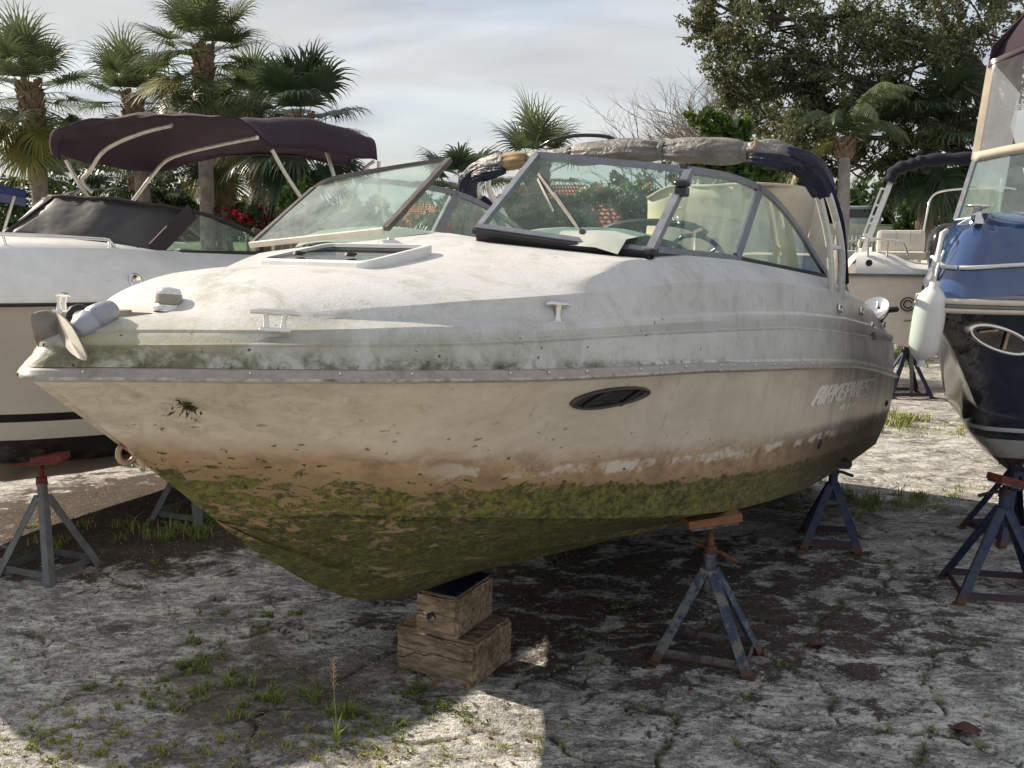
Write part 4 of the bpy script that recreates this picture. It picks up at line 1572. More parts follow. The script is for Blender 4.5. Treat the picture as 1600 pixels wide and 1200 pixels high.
# seats and the cockpit canvas
mb = MB()
for t0 in (.38, -1.02):
    mb.box(B(4.0, t0 + .32, .02), (.55, .6, .30), bev=.05)
    mb.box(B(4.26, t0 + .32, .36), (.16, .58, .62), Matrix.Rotation(.15, 3, 'Y'), bev=.06)
mb.box(B(6.3, 0, -.05), (.6, 2.1, .5), bev=.06)
mb.box(B(6.62, 0, .22), (.16, 2.1, .5), bev=.06)
mb.build('cockpit_seat', cream_vinyl, boat, OFF)
mb = MB()
tops = [(-.05, 1.16), (.10, 1.235), (.26, 1.245), (.42, 1.24), (.58, 1.255), (.72, 1.26), (.84, 1.265), (.93, 1.27), (.97, 1.26)]
ss = [4.72, 4.72, 4.75, 4.73, 4.78, 4.80, 4.90, 5.08, 5.28]
rows = []
for k in range(9):
    f_ = k / 8
    row = []
    for i, ((t_, zt), s_) in enumerate(zip(tops, ss)):
        zz = zt + (.45 - zt) * f_
        row.append(B(s_ + .05 * math.sin(i * 2.3 + f_ * 2.2) * f_ ** .7 - .10 * f_, t_ + .02 * math.sin(f_ * 5 + i), zz))
    rows.append(row)
mb.grid(rows)
rows2 = [[B(5.28, .97, 1.26), B(5.5, .98, 1.24), B(5.7, .98, 1.1)], [B(5.25, .97, .9), B(5.5, .98, .85), B(5.75, .98, .8)], [B(5.2, .95, .5), B(5.5, .97, .5), B(5.8, .97, .5)]]
mb.grid(rows2)
cc = mb.build('canvas_curtain', beige_canvas, boat, OFF, recalc=False)
md = cc.modifiers.new('solid', 'SOLIDIFY')
md.thickness = .012
mb = MB()
mb.tube(smooth_path([B(s_ - .01, t_, z_ - .012) for (t_, z_), s_ in zip(tops, ss)], 3), .012, 6)
mb.build('canvas_hem', beige_canvas, cc)

# arch: paired tubes each side, folded bimini strapped along its top
for side in (1, -1):
    mb = MB()
    for k, (ds_, dt_) in enumerate(((0, 0), (.26, .015))):
        dz_ = .06 if side > 0 else .12
        leg = smooth_path([B(4.90 + ds_, (1.20 + dz_) * side, .50), B(4.76 + ds_, (1.20 + dz_ + dt_) * side, .80), B(4.54 + ds_, (1.19 + dz_ + dt_) * side, 1.03), B(4.32 + ds_ * .8, (1.17 + dz_ + dt_) * side, 1.20), B(4.14 + ds_ * .6, 1.16 * side, 1.31)], 6)
        mb.tube(leg, .024, 10)
    mb.tube([B(4.74, (1.20 + dz_) * side, .82), B(5.02, (1.215 + dz_) * side, .84)], .016, 8)
    mb.build('arch_leg', white_tube, boat, OFF)
top = smooth_path([B(4.22, 1.12, 1.33), B(4.14, .8, 1.37), B(4.1, 0, 1.39), B(4.14, -.8, 1.37), B(4.22, -1.12, 1.33)], 6)
# the bundle
cp = smooth_path([B(4.36, 1.30, 1.13), B(4.22, 1.24, 1.255), B(4.10, 1.07, 1.32), B(4.06, .65, 1.345), B(4.02, .2, 1.355), B(4.02, -.2, 1.355), B(4.06, -.65, 1.345), B(4.10, -1.05, 1.31), B(4.18, -1.25, 1.24), B(4.30, -1.34, 1.10)], 12)
L = [0]
for a, b in zip(cp, cp[1:]):
    L.append(L[-1] + (b - a).length)


def at_len(f_):
    v = f_ * L[-1]
    for i in range(len(L) - 1):
        if L[i + 1] >= v:
            return cp[i].lerp(cp[i + 1], (v - L[i]) / max(L[i + 1] - L[i], 1e-6))
    return cp[-1]


def sausage(f0, f1, r0, r1, seed, squeeze=.55, flat=1.0, off=Vector((0, 0, 0))):
    rr = random.Random(seed)
    mb = MB()
    n, mm = 48, 40
    ph = [rr.uniform(0, 6.28) for _ in range(6)]
    rows = []
    for i in range(n + 1):
        u_ = i / n
        c_ = at_len(f0 + (f1 - f0) * u_) + off
        d_ = (at_len(min(1, f0 + (f1 - f0) * u_ + .01)) - at_len(max(0, f0 + (f1 - f0) * u_ - .01))).normalized()
        up = Vector((0, 0, 1)) - d_ * d_.z
        up.normalize()
        sd = d_.cross(up)
        env = squeeze + (1 - squeeze) * math.sin(math.pi * min(1, max(0, u_))) ** .55
        row = []
        for k in range(mm):
            a = 2 * math.pi * k / mm
            rad_ = (r0 + (r1 - r0) * u_) * env
            ga = (1 - math.sin(math.pi * u_)) ** 2
            wr = 1 + (.045 + .09 * ga) * math.sin(9 * a + ph[5] + 1.2 * u_) + .035 * math.sin(14 * a + ph[2] - 2 * u_) + .075 * math.sin(3 * a + ph[0] + 3 * u_) + .06 * math.sin(2 * a + ph[1] - 5 * u_) + .03 * math.sin(11 * u_ + 2 * a + ph[3]) - .10 * max(0, math.sin(4 * a + ph[4] + 2.5 * u_)) ** 8
            row.append(c_ + (sd * math.cos(a) * flat + up * math.sin(a)) * rad_ * wr)
        rows.append(row)
    mb.grid(rows, True)
    mb.add(rows[0], [tuple(range(mm))])
    mb.add(rows[-1], [tuple(range(mm))])
    return mb


cvs = [(0.0, .125, .085, .075, navy_crumple, .85), (.10, .20, .07, .082, grey_cloth, .6), (.17, .185, .035, .09, tan_cloth, .9), (.205, .385, .088, .082, grey_cloth, .5), (.39, .615, .085, .078, grey_cloth, .55),
       (.60, .735, .050, .045, grey_cloth, .8), (.73, .815, .062, .06, tan_cloth, .7), (.80, .89, .072, .062, grey_cloth, .75), (.87, 1.0, .066, .075, navy_crumple, .85)]
for k, (a, b, r0, r1, mt, sq) in enumerate(cvs):
    sausage(a, b, r0, r1, 40 + k, sq, 1.0).build('folded_canvas', mt, boat, OFF)
mb = sausage(.08, .19, .05, .05, 77, .6, 1, Vector((-.04, 0, -.045)))
mb.build('folded_canvas', navy_crumple, boat, OFF)
mb = sausage(.79, .89, .045, .05, 78, .6, 1, Vector((-.03, 0, -.06)))
mb.build('folded_canvas', navy_crumple, boat, OFF)
for f_ in (.205, .387, .61, .80):
    mb = MB()
    c_ = at_len(f_)
    d_ = (at_len(f_ + .01) - at_len(f_ - .01)).normalized()
    mb.lathe([(.058, -.018), (.062, 0), (.058, .018)], 16, c_, d_)
    mb.build('canvas_strap', grey_cloth, boat, OFF)
mb = MB()
mb.tube(smooth_path([B(4.10, -.02, 1.445), B(4.08, -.10, 1.475), B(4.08, -.30, 1.49), B(4.10, -.5, 1.475), B(4.13, -.62, 1.44)], 5), .013, 8)
mb.build('black_bow', black_gloss, boat, OFF)
mb = MB()
mb.tube(smooth_path([B(4.40, -1.28, 1.12), B(4.56, -1.2, .95), B(4.72, -1.18, .6)], 5), .034, 8)
mb.build('hanging_strap', navy_cloth, boat, OFF)
mb = MB()
mb.tube(smooth_path([B(4.60, 1.25, 1.20), B(4.95, 1.26, 1.0), B(5.25, 1.25, .62)], 5), .034, 8)
mb.build('hanging_strap', navy_cloth, boat, OFF)
# chrome lamp on its arm at the port quarter
mb = MB()
lc = B(6.72, 1.17, .475)
mb.lathe([(.015, .08), (.075, .045), (.118, -.025), (.124, -.04), (.108, -.036), (.045, .01), (.0001, .012)], 20, lc, (.62, -.15, -.45))
mb.tube([lc + Vector((.02, 0, .03)), lc + Vector((.05, .0, .10))], .008, 6)
q_ = mb.build('stern_lamp', chrome, boat, OFF)
mb = MB()
mb.tube([lc + Vector((.03, 0, .01)), lc + Vector((.13, -.06, .015)), lc + Vector((.30, -.10, .03))], .026, 10)
mb.tube([lc + Vector((.14, -.06, .0)), lc + Vector((.10, .02, -.15))], .018, 8)
mb.build('lamp_arm', black_rubber, q_)

# ------------------------------------------------------------------ anchor on the bow
a_, p_, u_ = boat_axes(AZ, BP)


def BW(s, t, z):
    return BO + a_ * s + p_ * t + u_ * z


anc = thing('anchor', 'grey plough anchor with twin flukes resting on the bow of the weathered cruiser', 'anchor')
anc.matrix_world = Matrix.Translation(BW(.17, 0, .10)) @ BM.to_4x4()
AO = -B(.17, 0, .10)
fluke_m = simple('dull galvanised steel', (0.235, 0.21, 0.18), .6, .35, var=.2, scale=16, dirt=(.14, .10, .07), dirt_amt=.5)
shank_m = simple('pale galvanised steel', (0.33, 0.345, 0.38), .4, .35, var=.1, scale=12, dirt=(.25, .2, .15), dirt_amt=.3)


def plate(mb, pts, th):
    """curved plate from a 2-D lattice of points"""
    mb.grid(pts)
    n_ = (pts[0][1] - pts[0][0]).cross(pts[1][0] - pts[0][0]).normalized() * th
    mb.grid([[q + n_ for q in r_] for r_ in pts], flip=True)
    ring = pts[0] + [r_[-1] for r_ in pts[1:]] + pts[-1][::-1][1:] + [r_[0] for r_ in pts[::-1]][1:-1]
    mb.grid([ring, [q + n_ for q in ring]], True, smooth=False)


def flat_blade(front, nrm, th, bulge):
    """blade outlined by front points, dished towards its middle"""
    pts = smooth_path(front, 3, True)
    cen = sum(pts, Vector()) / len(pts)
    nrm = Vector(nrm).normalized()
    rings = [[cen + (p - cen) * k - nrm * bulge * (1 - k * k) for p in pts] for k in (1, .7, .4, .1)]
    mb = MB()
    mb.grid(rings, True)
    mb.add(rings[-1], [tuple(range(len(pts)))])
    bk_ = [[p + nrm * th for p in r_] for r_ in rings]
    mb.grid(bk_, True, flip=True)
    mb.add(bk_[-1], [tuple(reversed(range(len(pts))))])
    mb.grid([rings[0], bk_[0]], True, smooth=False)
    return mb


fa = [(.036, -.06, .125), (.044, -.06, .146), (.079, -.045, .157), (.10, -.02, .146), (.125, -.01, .115), (.144, 0, .089), (.117, 0, .063), (.09, -.02, .027), (.07, -.045, .028), (.053, -.055, .052)]
fb = [(0.1, -0.02, 0.15), (0.09, 0.08, 0.111), (0.057, 0.21, 0.025), (0.039, 0.21, 0.015), (0.052, 0.12, 0.039), (0.087, 0.02, 0.085)]
flat_blade([B(*p) for p in fa], (.5, .3, .2), .008, .014).build('fluke', fluke_m, anc, AO)
flat_blade([B(*p) for p in fb], (.6, .3, .2), .008, .004).build('fluke', fluke_m, anc, AO)
mb = MB()
mb.lathe([(.012, -.065), (.034, -.052), (.046, -.022), (.050, .015), (.044, .018), (.044, .026), (.049, .030), (.047, .06), (.040, .09), (.030, .115), (.0001, .118)], 20, B(.165, .055, .118), (.80, .05, .50))
mb.build('crown', shank_m, anc, AO)
mb = MB()
q_ = [B(.28, 0, .142), B(.36, 0, .150), B(.47, 0, .150), B(.60, 0, .165)]
for a, b in zip(q_, q_[1:]):
    mb.bar(a, b, .045 if a.x < .4 else .03, .05 if a.x < .35 else .034)
mb.build('shank', simple('tan stained shank', (.36, .31, .25), .5, .2, var=.2, scale=14, dirt=(.14, .09, .06)), anc, AO)
mb = MB()
mb.tube([B(.285, .0, .138) + Vector((0, .047 * math.cos(k * .7), .047 * math.sin(k * .7))) for k in range(10)], .004, 6, False)
mb.tube([B(.345, -.05, .15), B(.42, -.07, .14), B(.44, -.07, .13)], .004, 6)
mb.build('lashing', simple('orange rust wire', (.22, .085, .04), .8), anc, AO)
mb = MB()
mb.tube([B(.20, -.045, .135) + Vector((.040 * math.cos(k * .55), .0, .040 * math.sin(k * .55))) for k in range(12)], .012, 8, False)
mb.build('shackle', black_rubber, anc, AO)

# ------------------------------------------------------------------ timber blocks under the keel
m, g = material('old timber')
c = g.coord()
gr = g.noise(g.scale(c, (3, 13, 13)), 2.6, 9, .7, .3)
rg = g.n('ShaderNodeTexWave', wave_type='RINGS', rings_direction='X')
g.put(rg.inputs['Vector'], c)
rg.inputs['Scale'].default_value = 16
rg.inputs['Distortion'].default_value = 1.6
rg.inputs['Detail'].default_value = 3
big = g.noise(c, 6, 6, .65)
col = g.mix(g.step(gr, .3, .7), (0.15, 0.105, 0.068, 1), (0.46, 0.36, 0.25, 1))
col = g.mix(g.math('MULTIPLY', rg.outputs['Fac'], .2), col, (0.12, 0.078, 0.048, 1))
col = g.mix(g.step(big, .48, .7, 0, .7), col, (0.085, 0.06, 0.042, 1))
ck = g.step(g.vor(g.mix(.2, g.scale(c, (.5, 7, 7)), g.noise(c, 5, 3, .6, 0, 'Color')), 2.2, 'DISTANCE_TO_EDGE'), 0, .022, 1, 0)
col = g.mix(g.math('MULTIPLY', ck, .55), col, (0.03, 0.021, 0.015, 1))
g.out(g.bsdf(col, .9, 0, g.bump(g.math('SUBTRACT', g.math('ADD', gr, g.math('MULTIPLY', rg.outputs['Fac'], .4)), ck), .8, .012), .2))
timber = m
navy_paint = simple('navy paint smear', (0.012, 0.018, 0.05), .55, var=.4, scale=14)


def beam(L, w_, h_, seed, hole=False):
    rr = random.Random(seed)
    bm = bmesh.new()
    bmesh.ops.create_cube(bm, size=1)
    for v in bm.verts:
        v.co = Vector((v.co.x * L, v.co.y * w_, v.co.z * h_))
    bmesh.ops.bevel(bm, geom=list(bm.edges), offset=.014, segments=2, affect='EDGES')
    bmesh.ops.subdivide_edges(bm, edges=[e for e in bm.edges if e.calc_length() > .1], cuts=7, use_grid_fill=True)
    for v in bm.verts:
        p = v.co
        v.co += Vector((math.sin(p.y * 31 + seed) + math.sin(p.z * 27), math.sin(p.x * 17 + seed * 2) + math.sin(p.z * 39), math.sin(p.x * 21 + seed) + math.sin(p.y * 33))) * .0022
        v.co += Vector((rr.uniform(-1, 1), rr.uniform(-1, 1), rr.uniform(-1, 1))) * .0012
    me = bpy.data.meshes.new('timber')
    bm.to_mesh(me)
    bm.free()
    me.materials.append(timber)
    return me


KX, KY = -.345, 4.96
lo = thing('timber_block', 'wide weathered timber block lying on the pavement, lowest under the keel', 'timber block', (KX + .03, KY + .13, 0), (0, 0, R(-29)), 'timber blocks stacked under the keel')
link('beam', beam(.50, .40, .245, 3), lo, (0, 0, .1235))
hi_ = thing('timber_block', 'squarer timber block with a round hole and navy paint on top, directly under the keel', 'timber block', (KX + .04, KY + .10, .247), (0, 0, R(-27)), 'timber blocks stacked under the keel')
bo = link('beam', beam(.255, .40, .235, 5), hi_, (0, 0, .1185))
mb = MB()
mb.box((0, .0, .237), (.235, .38, .006), bev=.002)
mb.build('painted_top', navy_paint, hi_)
mb = MB()
mb.lathe([(.029, -.003), (.030, .0025), (.026, .0035), (.024, .001), (.0001, .001)], 16, (-.03, -.2005, .105), (0, -1, 0))
mb.build('bolt_hole', black_rubber, hi_)
p = GND(655, 975)
mb = MB()
mb.add([(0, 0, .002), (.10, .03, .002), (.12, .10, .002), (.02, .09, .002), (.05, .05, .09), (.085, .065, .075)], [(0, 1, 5, 4), (1, 2, 5), (2, 3, 4, 5), (3, 0, 4), (0, 3, 2, 1)], smooth=False)
tag(mb.build('wood_wedge', timber, None, GND(648, 990)), 'small split wooden wedge standing behind the lower timber block', 'wedge')
# pale batten caught under the forefoot
mb = MB()
q0, q1 = GND(500, 918), GND(597, 945)
mb.bar(q0 + Vector((0, 0, .03)), q1 + Vector((0, 0, .03)), .03, .014)
mb.box(q1 + Vector((.0, 0, .018)), (.03, .03, .036))
mb.box(q0 + Vector((.0, 0, .018)), (.03, .03, .036))
tag(mb.build('metal_strip', simple('pale green metal', (.16, .21, .20), .5, var=.15), None), 'pale green metal strip lying on the pavement under the forefoot', 'strip')


# ------------------------------------------------------------------ jack stands
def jack_stand(label, centre, yaw, hx, hy, apex, top, body, screw, handle, pad, pad_size, pad_yaw=0.0, pad_tilt=0.0, top_off=(0, 0), group='jack stands propping the boats', angle_iron=True, handle_dir=.6):
    t = thing('jack_stand', label, 'boat stand', centre, (0, 0, yaw), group)
    feet = [(-hx, -hy), (hx, -hy), (hx, hy), (-hx, hy)]
    ap = .032
    for fx, fy in feet:
        a, b = Vector((fx, fy, .006)), Vector((ap * (1 if fx > 0 else -1), ap * .8 * (1 if fy > 0 else -1), apex + .02))
        mb = MB()
        out_ = Vector((fx, fy, 0)).normalized()
        sd = Vector((-out_.y, out_.x, 0))
        # angle iron: two flanges meeting on the outer corner
        for d_ in ((out_ + sd * .9).normalized(), (out_ - sd * .9).normalized()):
            w_ = .054
            n_ = d_.cross((b - a).normalized())
            mb.bar(a - d_ * (w_ / 2) + out_ * .016, b - d_ * (w_ / 2) * .8 + out_ * .010, w_, .006, n_)
        mb.box((fx, fy, .006), (.055, .05, .012))
        mb.build('leg', body, t)
    for i in range(4):
        a, b = feet[i], feet[(i + 1) % 4]
        mb = MB()
        z_ = .055
        k = 1 - z_ / apex
        mb.bar((a[0] * k, a[1] * k, z_), (b[0] * k, b[1] * k, z_), .006, .046)
        mb.build('base_bar', body, t)
    mb = MB()
    mb.tube([(0, 0, apex - .10), (0, 0, apex + .10)], .034, 12)
    mb.tube([(0, 0, apex + .095), (0, 0, apex + .11)], .040, 12)
    mb.build('collar', body, t)
    mb = MB()
    n = int((top - apex) / .012)
    mb.lathe([((.021 if k % 2 else .0175), apex - .02 + k * (top - .03 - apex + .02) / max(n, 1)) for k in range(n + 1)], 10)
    mb.build('screw', screw, t)
    mb = MB()
    hz0 = min(apex + .13, top - .06)
    hd = Vector((math.cos(handle_dir), math.sin(handle_dir), 0))
    mb.tube([(0, 0, hz0 - .02), (0, 0, hz0 + .02)], .036, 8)
    mb.tube([Vector((0, 0, hz0)), Vector((0, 0, hz0 - .01)) + hd * .06, Vector((0, 0, hz0 - .045)) + hd * .155], .012, 8)
    mb.tube([Vector((0, 0, hz0)), Vector((0, 0, hz0 + .01)) - hd * .05, Vector((0, 0, hz0 + .02)) - hd * .10], .009, 8)
    mb.build('handle', handle, t)
    mb = MB()
    rot = Matrix.Rotation(pad_yaw, 3, 'Z') @ Matrix.Rotation(pad_tilt, 3, 'Y')
    mb.box((0, 0, top - .025), (pad_size[0] * .9, pad_size[1], .012), rot)
    mb.build('top_plate', red_steel if body is grey_steel else blue_steel, t)
    mb = MB()
    mb.box(Vector((0, 0, top + .004)) + rot @ Vector((0, 0, .0)), (pad_size[0], pad_size[1], .045), rot, bev=.004)
    mb.build('pad', pad, t)
    return t


jack_stand('blue jack stand with rusty feet and an orange wooden pad, under the cruiser amidships', (1.085, 5.17, 0), R(-22), .265, .17, .50, .80, blue_steel, rust_steel, rust_steel, pad_wood, (.30, .14), R(22 + 8), R(-6), handle_dir=-.2)
jack_stand('dark blue jack stand in shade under the stern of the cruiser', (2.40, 7.15, 0), R(-15), .21, .21, .44, .62, dark_blue_steel, black_rubber, black_rubber, black_rubber, (.22, .14), .3, handle_dir=.4)
jack_stand('grey jack stand with red screw and head under the cream boat', (-3.22, 6.55, 0), R(-22), .24, .22, .52, .80, grey_steel, red_steel, red_steel, red_steel, (.36, .14), R(20), R(-4), handle_dir=2.6)
jack_stand('grey jack stand seen just past the moss covered stem of the cruiser', (-2.62, 7.85, 0), R(-22), .24, .24, .52, .72, grey_steel, red_steel, red_steel, red_steel, (.24, .14), .3, handle_dir=2.6)
jack_stand('blue jack stand under the bow of the navy boat at the right edge', (3.16, 6.12, 0), R(-12), .29, .25, .56, .76, dark_blue_steel, black_rubber, black_rubber, red_steel, (.22, .12), .6, .3, handle_dir=3.0)
jack_stand('dark jack stand behind the blue one under the navy boat', (3.85, 7.32, 0), R(10), .26, .24, .50, .70, dark_blue_steel, black_rubber, black_rubber, black_rubber, (.2, .12), .2, handle_dir=3.2)
jack_stand('bright blue jack stand far back below the small white boat', (5.45, 13.5, 0), R(0), .30, .26, .62, .95, dark_blue_steel, black_rubber, black_rubber, black_rubber, (.24, .14), 0, handle_dir=.5)
# ------------------------------------------------------------------ generic hull for the neighbouring boats
def make_hull(bow, Tf, Zr, Tc, Zc, stem, length, flare=.08, N=56, chine0=.7, belly=.02):
    """returns topside and bottom columns as (s,t,z) vectors"""
    sz = interp(stem)
    sx_of_z = lambda z_: float(np.interp(-z_, [-q[1] for q in stem], [q[0] for q in stem]))
    tops, bots = [], []
    for i in range(N + 1):
        w = (i / N) ** 1.5
        sc = chine0 + (length - .1 - chine0) * w
        sr = sc - chine0 * math.exp(-(sc - chine0) / .6) + .1 * w
        a, b = Vector((sr, Tf(sr), Zr(sr))), Vector((sc, Tc(sc), Zc(sc)))
        col = []
        bow_ = math.exp(-(sc - chine0) / 1.3)
        for k in range(13):
            v = k / 12
            p = a.lerp(b, v)
            p.y -= flare * bow_ * math.sin(math.pi * v) * min(1, p.y / .25)
            p.y += (1 - bow_) * belly * math.sin(math.pi * v)
            if i == 0:
                p = Vector((sx_of_z(p.z), 0, p.z))
            col.append(p)
        tops.append(col)
        ks = chine0 + (length - .12 - chine0) * (w ** .82 if w > 0 else 0)
        kp = Vector((ks, 0, sz(ks)))
        col = []
        for k in range(9):
            v = k / 8
            p = b.lerp(kp, v)
            p.y += .13 * math.exp(-(sc - chine0)) * math.sin(math.pi * v) * min(1, (sc - chine0) / .25)
            col.append(p)
        bots.append(col)
    mb = MB()
    for side in (1, -1):
        mb.grid([[B(p.x, p.y * side, p.z) for p in c] for c in tops], flip=side < 0)
        mb.grid([[B(p.x, p.y * side, p.z) for p in c] for c in bots], flip=side < 0)
    pr = [p for p in tops[-1]] + bots[-1][1:]
    mb.grid([[B(p.x, p.y, p.z) for p in pr], [B(p.x, -p.y, p.z) for p in pr]], smooth=False)
    return mb


def deck_sheet(rows_fn, ss, qs):
    mb = MB()
    for side in (1, -1):
        mb.grid([[B(p.x, p.y * side, p.z) for p in (rows_fn(s, q) for q in qs)] for s in ss], flip=side > 0)
    return mb


def rail_band(Tf, Zr, ss, prof):
    mb = MB()
    for side in (1, -1):
        rr = []
        for s in ss:
            e = .01
            nt = Vector((-(Tf(s + e) - Tf(max(0, s - e))), (s + e) - max(0, s - e))).normalized()
            if s == 0:
                nt = Vector((-1, 0))
            rr.append([B(s + nt.x * a_, (Tf(s) + nt.y * a_) * side, Zr(s) + b_) for a_, b_ in prof])
        mb.grid(rr, flip=side > 0)
    return mb


# ================= cream boat on the left
LSH = 1.1
LO_ = Vector((-5.474, 4.873, 1.996)) + boat_axes(AZ, R(3))[0] * LSH


def LB(s, t, z):
    return B(s - LSH, t, z)


LBASE = B(3, 0, -1.45)
lboat, LOFF, LM = boat_root('express_boat', 'cream hulled boat with black stripe and plum bimini behind the weathered cruiser', LO_, AZ, R(3), LBASE)
LT = interp([(0, 0), (.02, .26), (.08, .52), (.25, .82), (.5, 1.0), (.9, 1.13), (1.2, 1.19), (1.6, 1.24), (2.3, 1.26), (3.2, 1.26), (5, 1.26), (7.5, 1.2)])  # unseen bow widened to place the edge of its cast shadow
LZR = interp([(0, .06), (1, .02), (2.3, .02), (3.3, .02), (7.5, .0)])
LTC = interp([(.7, 0), (.8, .35), (1.1, .85), (1.5, 1.02), (2, 1.09), (2.6, 1.1), (3.4, 1.12), (7.5, 1.08)])
LZC = interp([(.7, -.85), (1.0, -1.0), (1.4, -1.06), (2, -1.09), (2.4, -1.10), (3.4, -1.10), (7.5, -1.10)])
LSTEM = [(0, .06), (.3, -.3), (.7, -.85), (1.3, -1.2), (1.9, -1.42), (2.6, -1.46), (7.4, -1.46)]
mb = make_hull(None, LT, LZR, LTC, LZC, LSTEM, 7.5, .08, chine0=.7)
m, g = material('cream hull with stripe')
c = g.coord()
x, y, z = g.sep(c)
zz = g.math('ADD', z, g.math('MULTIPLY', g.math('ADD', x, LSH), .048))
cream = g.mix(g.step(g.noise(g.scale(c, (.4, 1, 1.5)), 1.5, 5, .6), .3, .7), (0.46, 0.425, 0.37, 1), (0.55, 0.515, 0.46, 1))
stp = g.math('MULTIPLY', g.step(zz, -.668, -.662), g.step(zz, -.612, -.606, 1, 0))
col = g.mix(stp, cream, (0.01, 0.01, 0.012, 1))
bl = g.mix(g.step(g.noise(g.scale(c, (1, 1, 2)), 5, 8, .7), .45, .65), (0.010, 0.010, 0.011, 1), (0.055, 0.052, 0.042, 1))
col = g.mix(g.step(zz, -.79, -.785, 1, 0), col, bl)
g.out(g.bsdf(col, .35, 0, None, .45))
mb.build('hull', m, lboat, LOFF, merge=.0006)
LS = [7.5 * (i / 60) ** 1.5 for i in range(61)]
LZI = interp([(0, .2), (.4, .28), (1.0, .33), (1.6, .36), (2.5, .37), (5, .36), (7.5, .30)])


def ldeck(s, q):
    t = LT(s)
    k = min(1, t / .5)
    prof = [(0.0, .035), (.02, .07), (.06, .15), (.16, .20), (.24, None), (.4, None), (.7, None), (1.0, None)]
    i = int(q)
    d_, h_ = prof[i]
    zi = LZI(s)
    zr = LZR(s)
    if i <= 3:
        return Vector((s + .1 * i * math.exp(-s / .3), max(0, t - d_ * k), zr + (h_ if h_ < zi - zr else zi - zr)))
    f_ = [0, 0, 0, 0, .0, .3, .65, 1.0][i]
    t0 = max(0, t - .24 * k)
    return Vector((s + .3 * math.exp(-s / .3), t0 * (1 - f_), zi + .10 * (1 - (1 - f_) ** 2) * min(1, t0)))


mb = deck_sheet(ldeck, [s for s in LS if s < 2.8], range(8))
mb2 = MB()
for side in (1, -1):
    rows = []
    for s in [s for s in LS if s > 2.5]:
        p = [ldeck(s, i) for i in range(5)]
        inn = p[4] + Vector((0, -.1, 0))
        rows.append([B(q.x, q.y * side, q.z) for q in p + [inn, Vector((s, inn.y - .02, -.5))]])
    mb.grid(rows, flip=side > 0)
mb.grid([[B(s, q, -.5) for q in (1, 0, -1)] for s in (2.7, 7.4)])
mb.grid([[B(2.75, q, z_) for q in (1, .5, 0, -.5, -1)] for z_ in (.40, -.5)])
mb.grid([[B(7.45, q, z_) for q in (1.1, 0, -1.1)] for z_ in (.32, -.5)])
mb.build('deck', white_gel, lboat, LOFF, merge=.0005)
mb = rail_band(LT, LZR, LS, [(-.01, -.03), (.02, -.028), (.028, -.005), (.028, .02), (.012, .036), (-.01, .036)])
lr_ = mb.build('rub_rail', white_gel, lboat, LOFF, merge=.0005)
mb = rail_band(LT, LZR, LS, [(.022, -.030), (.032, -.026), (.034, -.008), (.024, -.004)])
mb.build('rail_insert', black_rubber, lr_)
# deck rail and fittings
mb = MB()
hp = smooth_path([LB(1.6, .62, .43), LB(2.4, .80, .45), LB(3.25, .86, .45), LB(3.36, .87, .43), LB(3.40, .87, .375)], 5)
mb.tube(hp, .014, 8)
for q in (hp[6], hp[14]):
    mb.tube([q, q + Vector((.02, 0, -.08))], .011, 6)
mb.build('grab_rail', chrome, lboat, LOFF)
mb = MB()
c0 = LB(3.18, 1.19, .155)
mb.tube([c0 + Vector((-.09, 0, 0)), c0 + Vector((.09, 0, .0))], .010, 8)
mb.tube([c0 + Vector((-.07, 0, 0)), c0 + Vector((-.07, .03, -.03))], .009, 6)
mb.lathe([(.05, 0), (.056, .012), (.042, .016), (.036, .006), (.0001, .006)], 18, c0 + Vector((.14, -.01, 0)), (0, -1, .2))
mb.build('deck_fitting', chrome, lboat, LOFF)
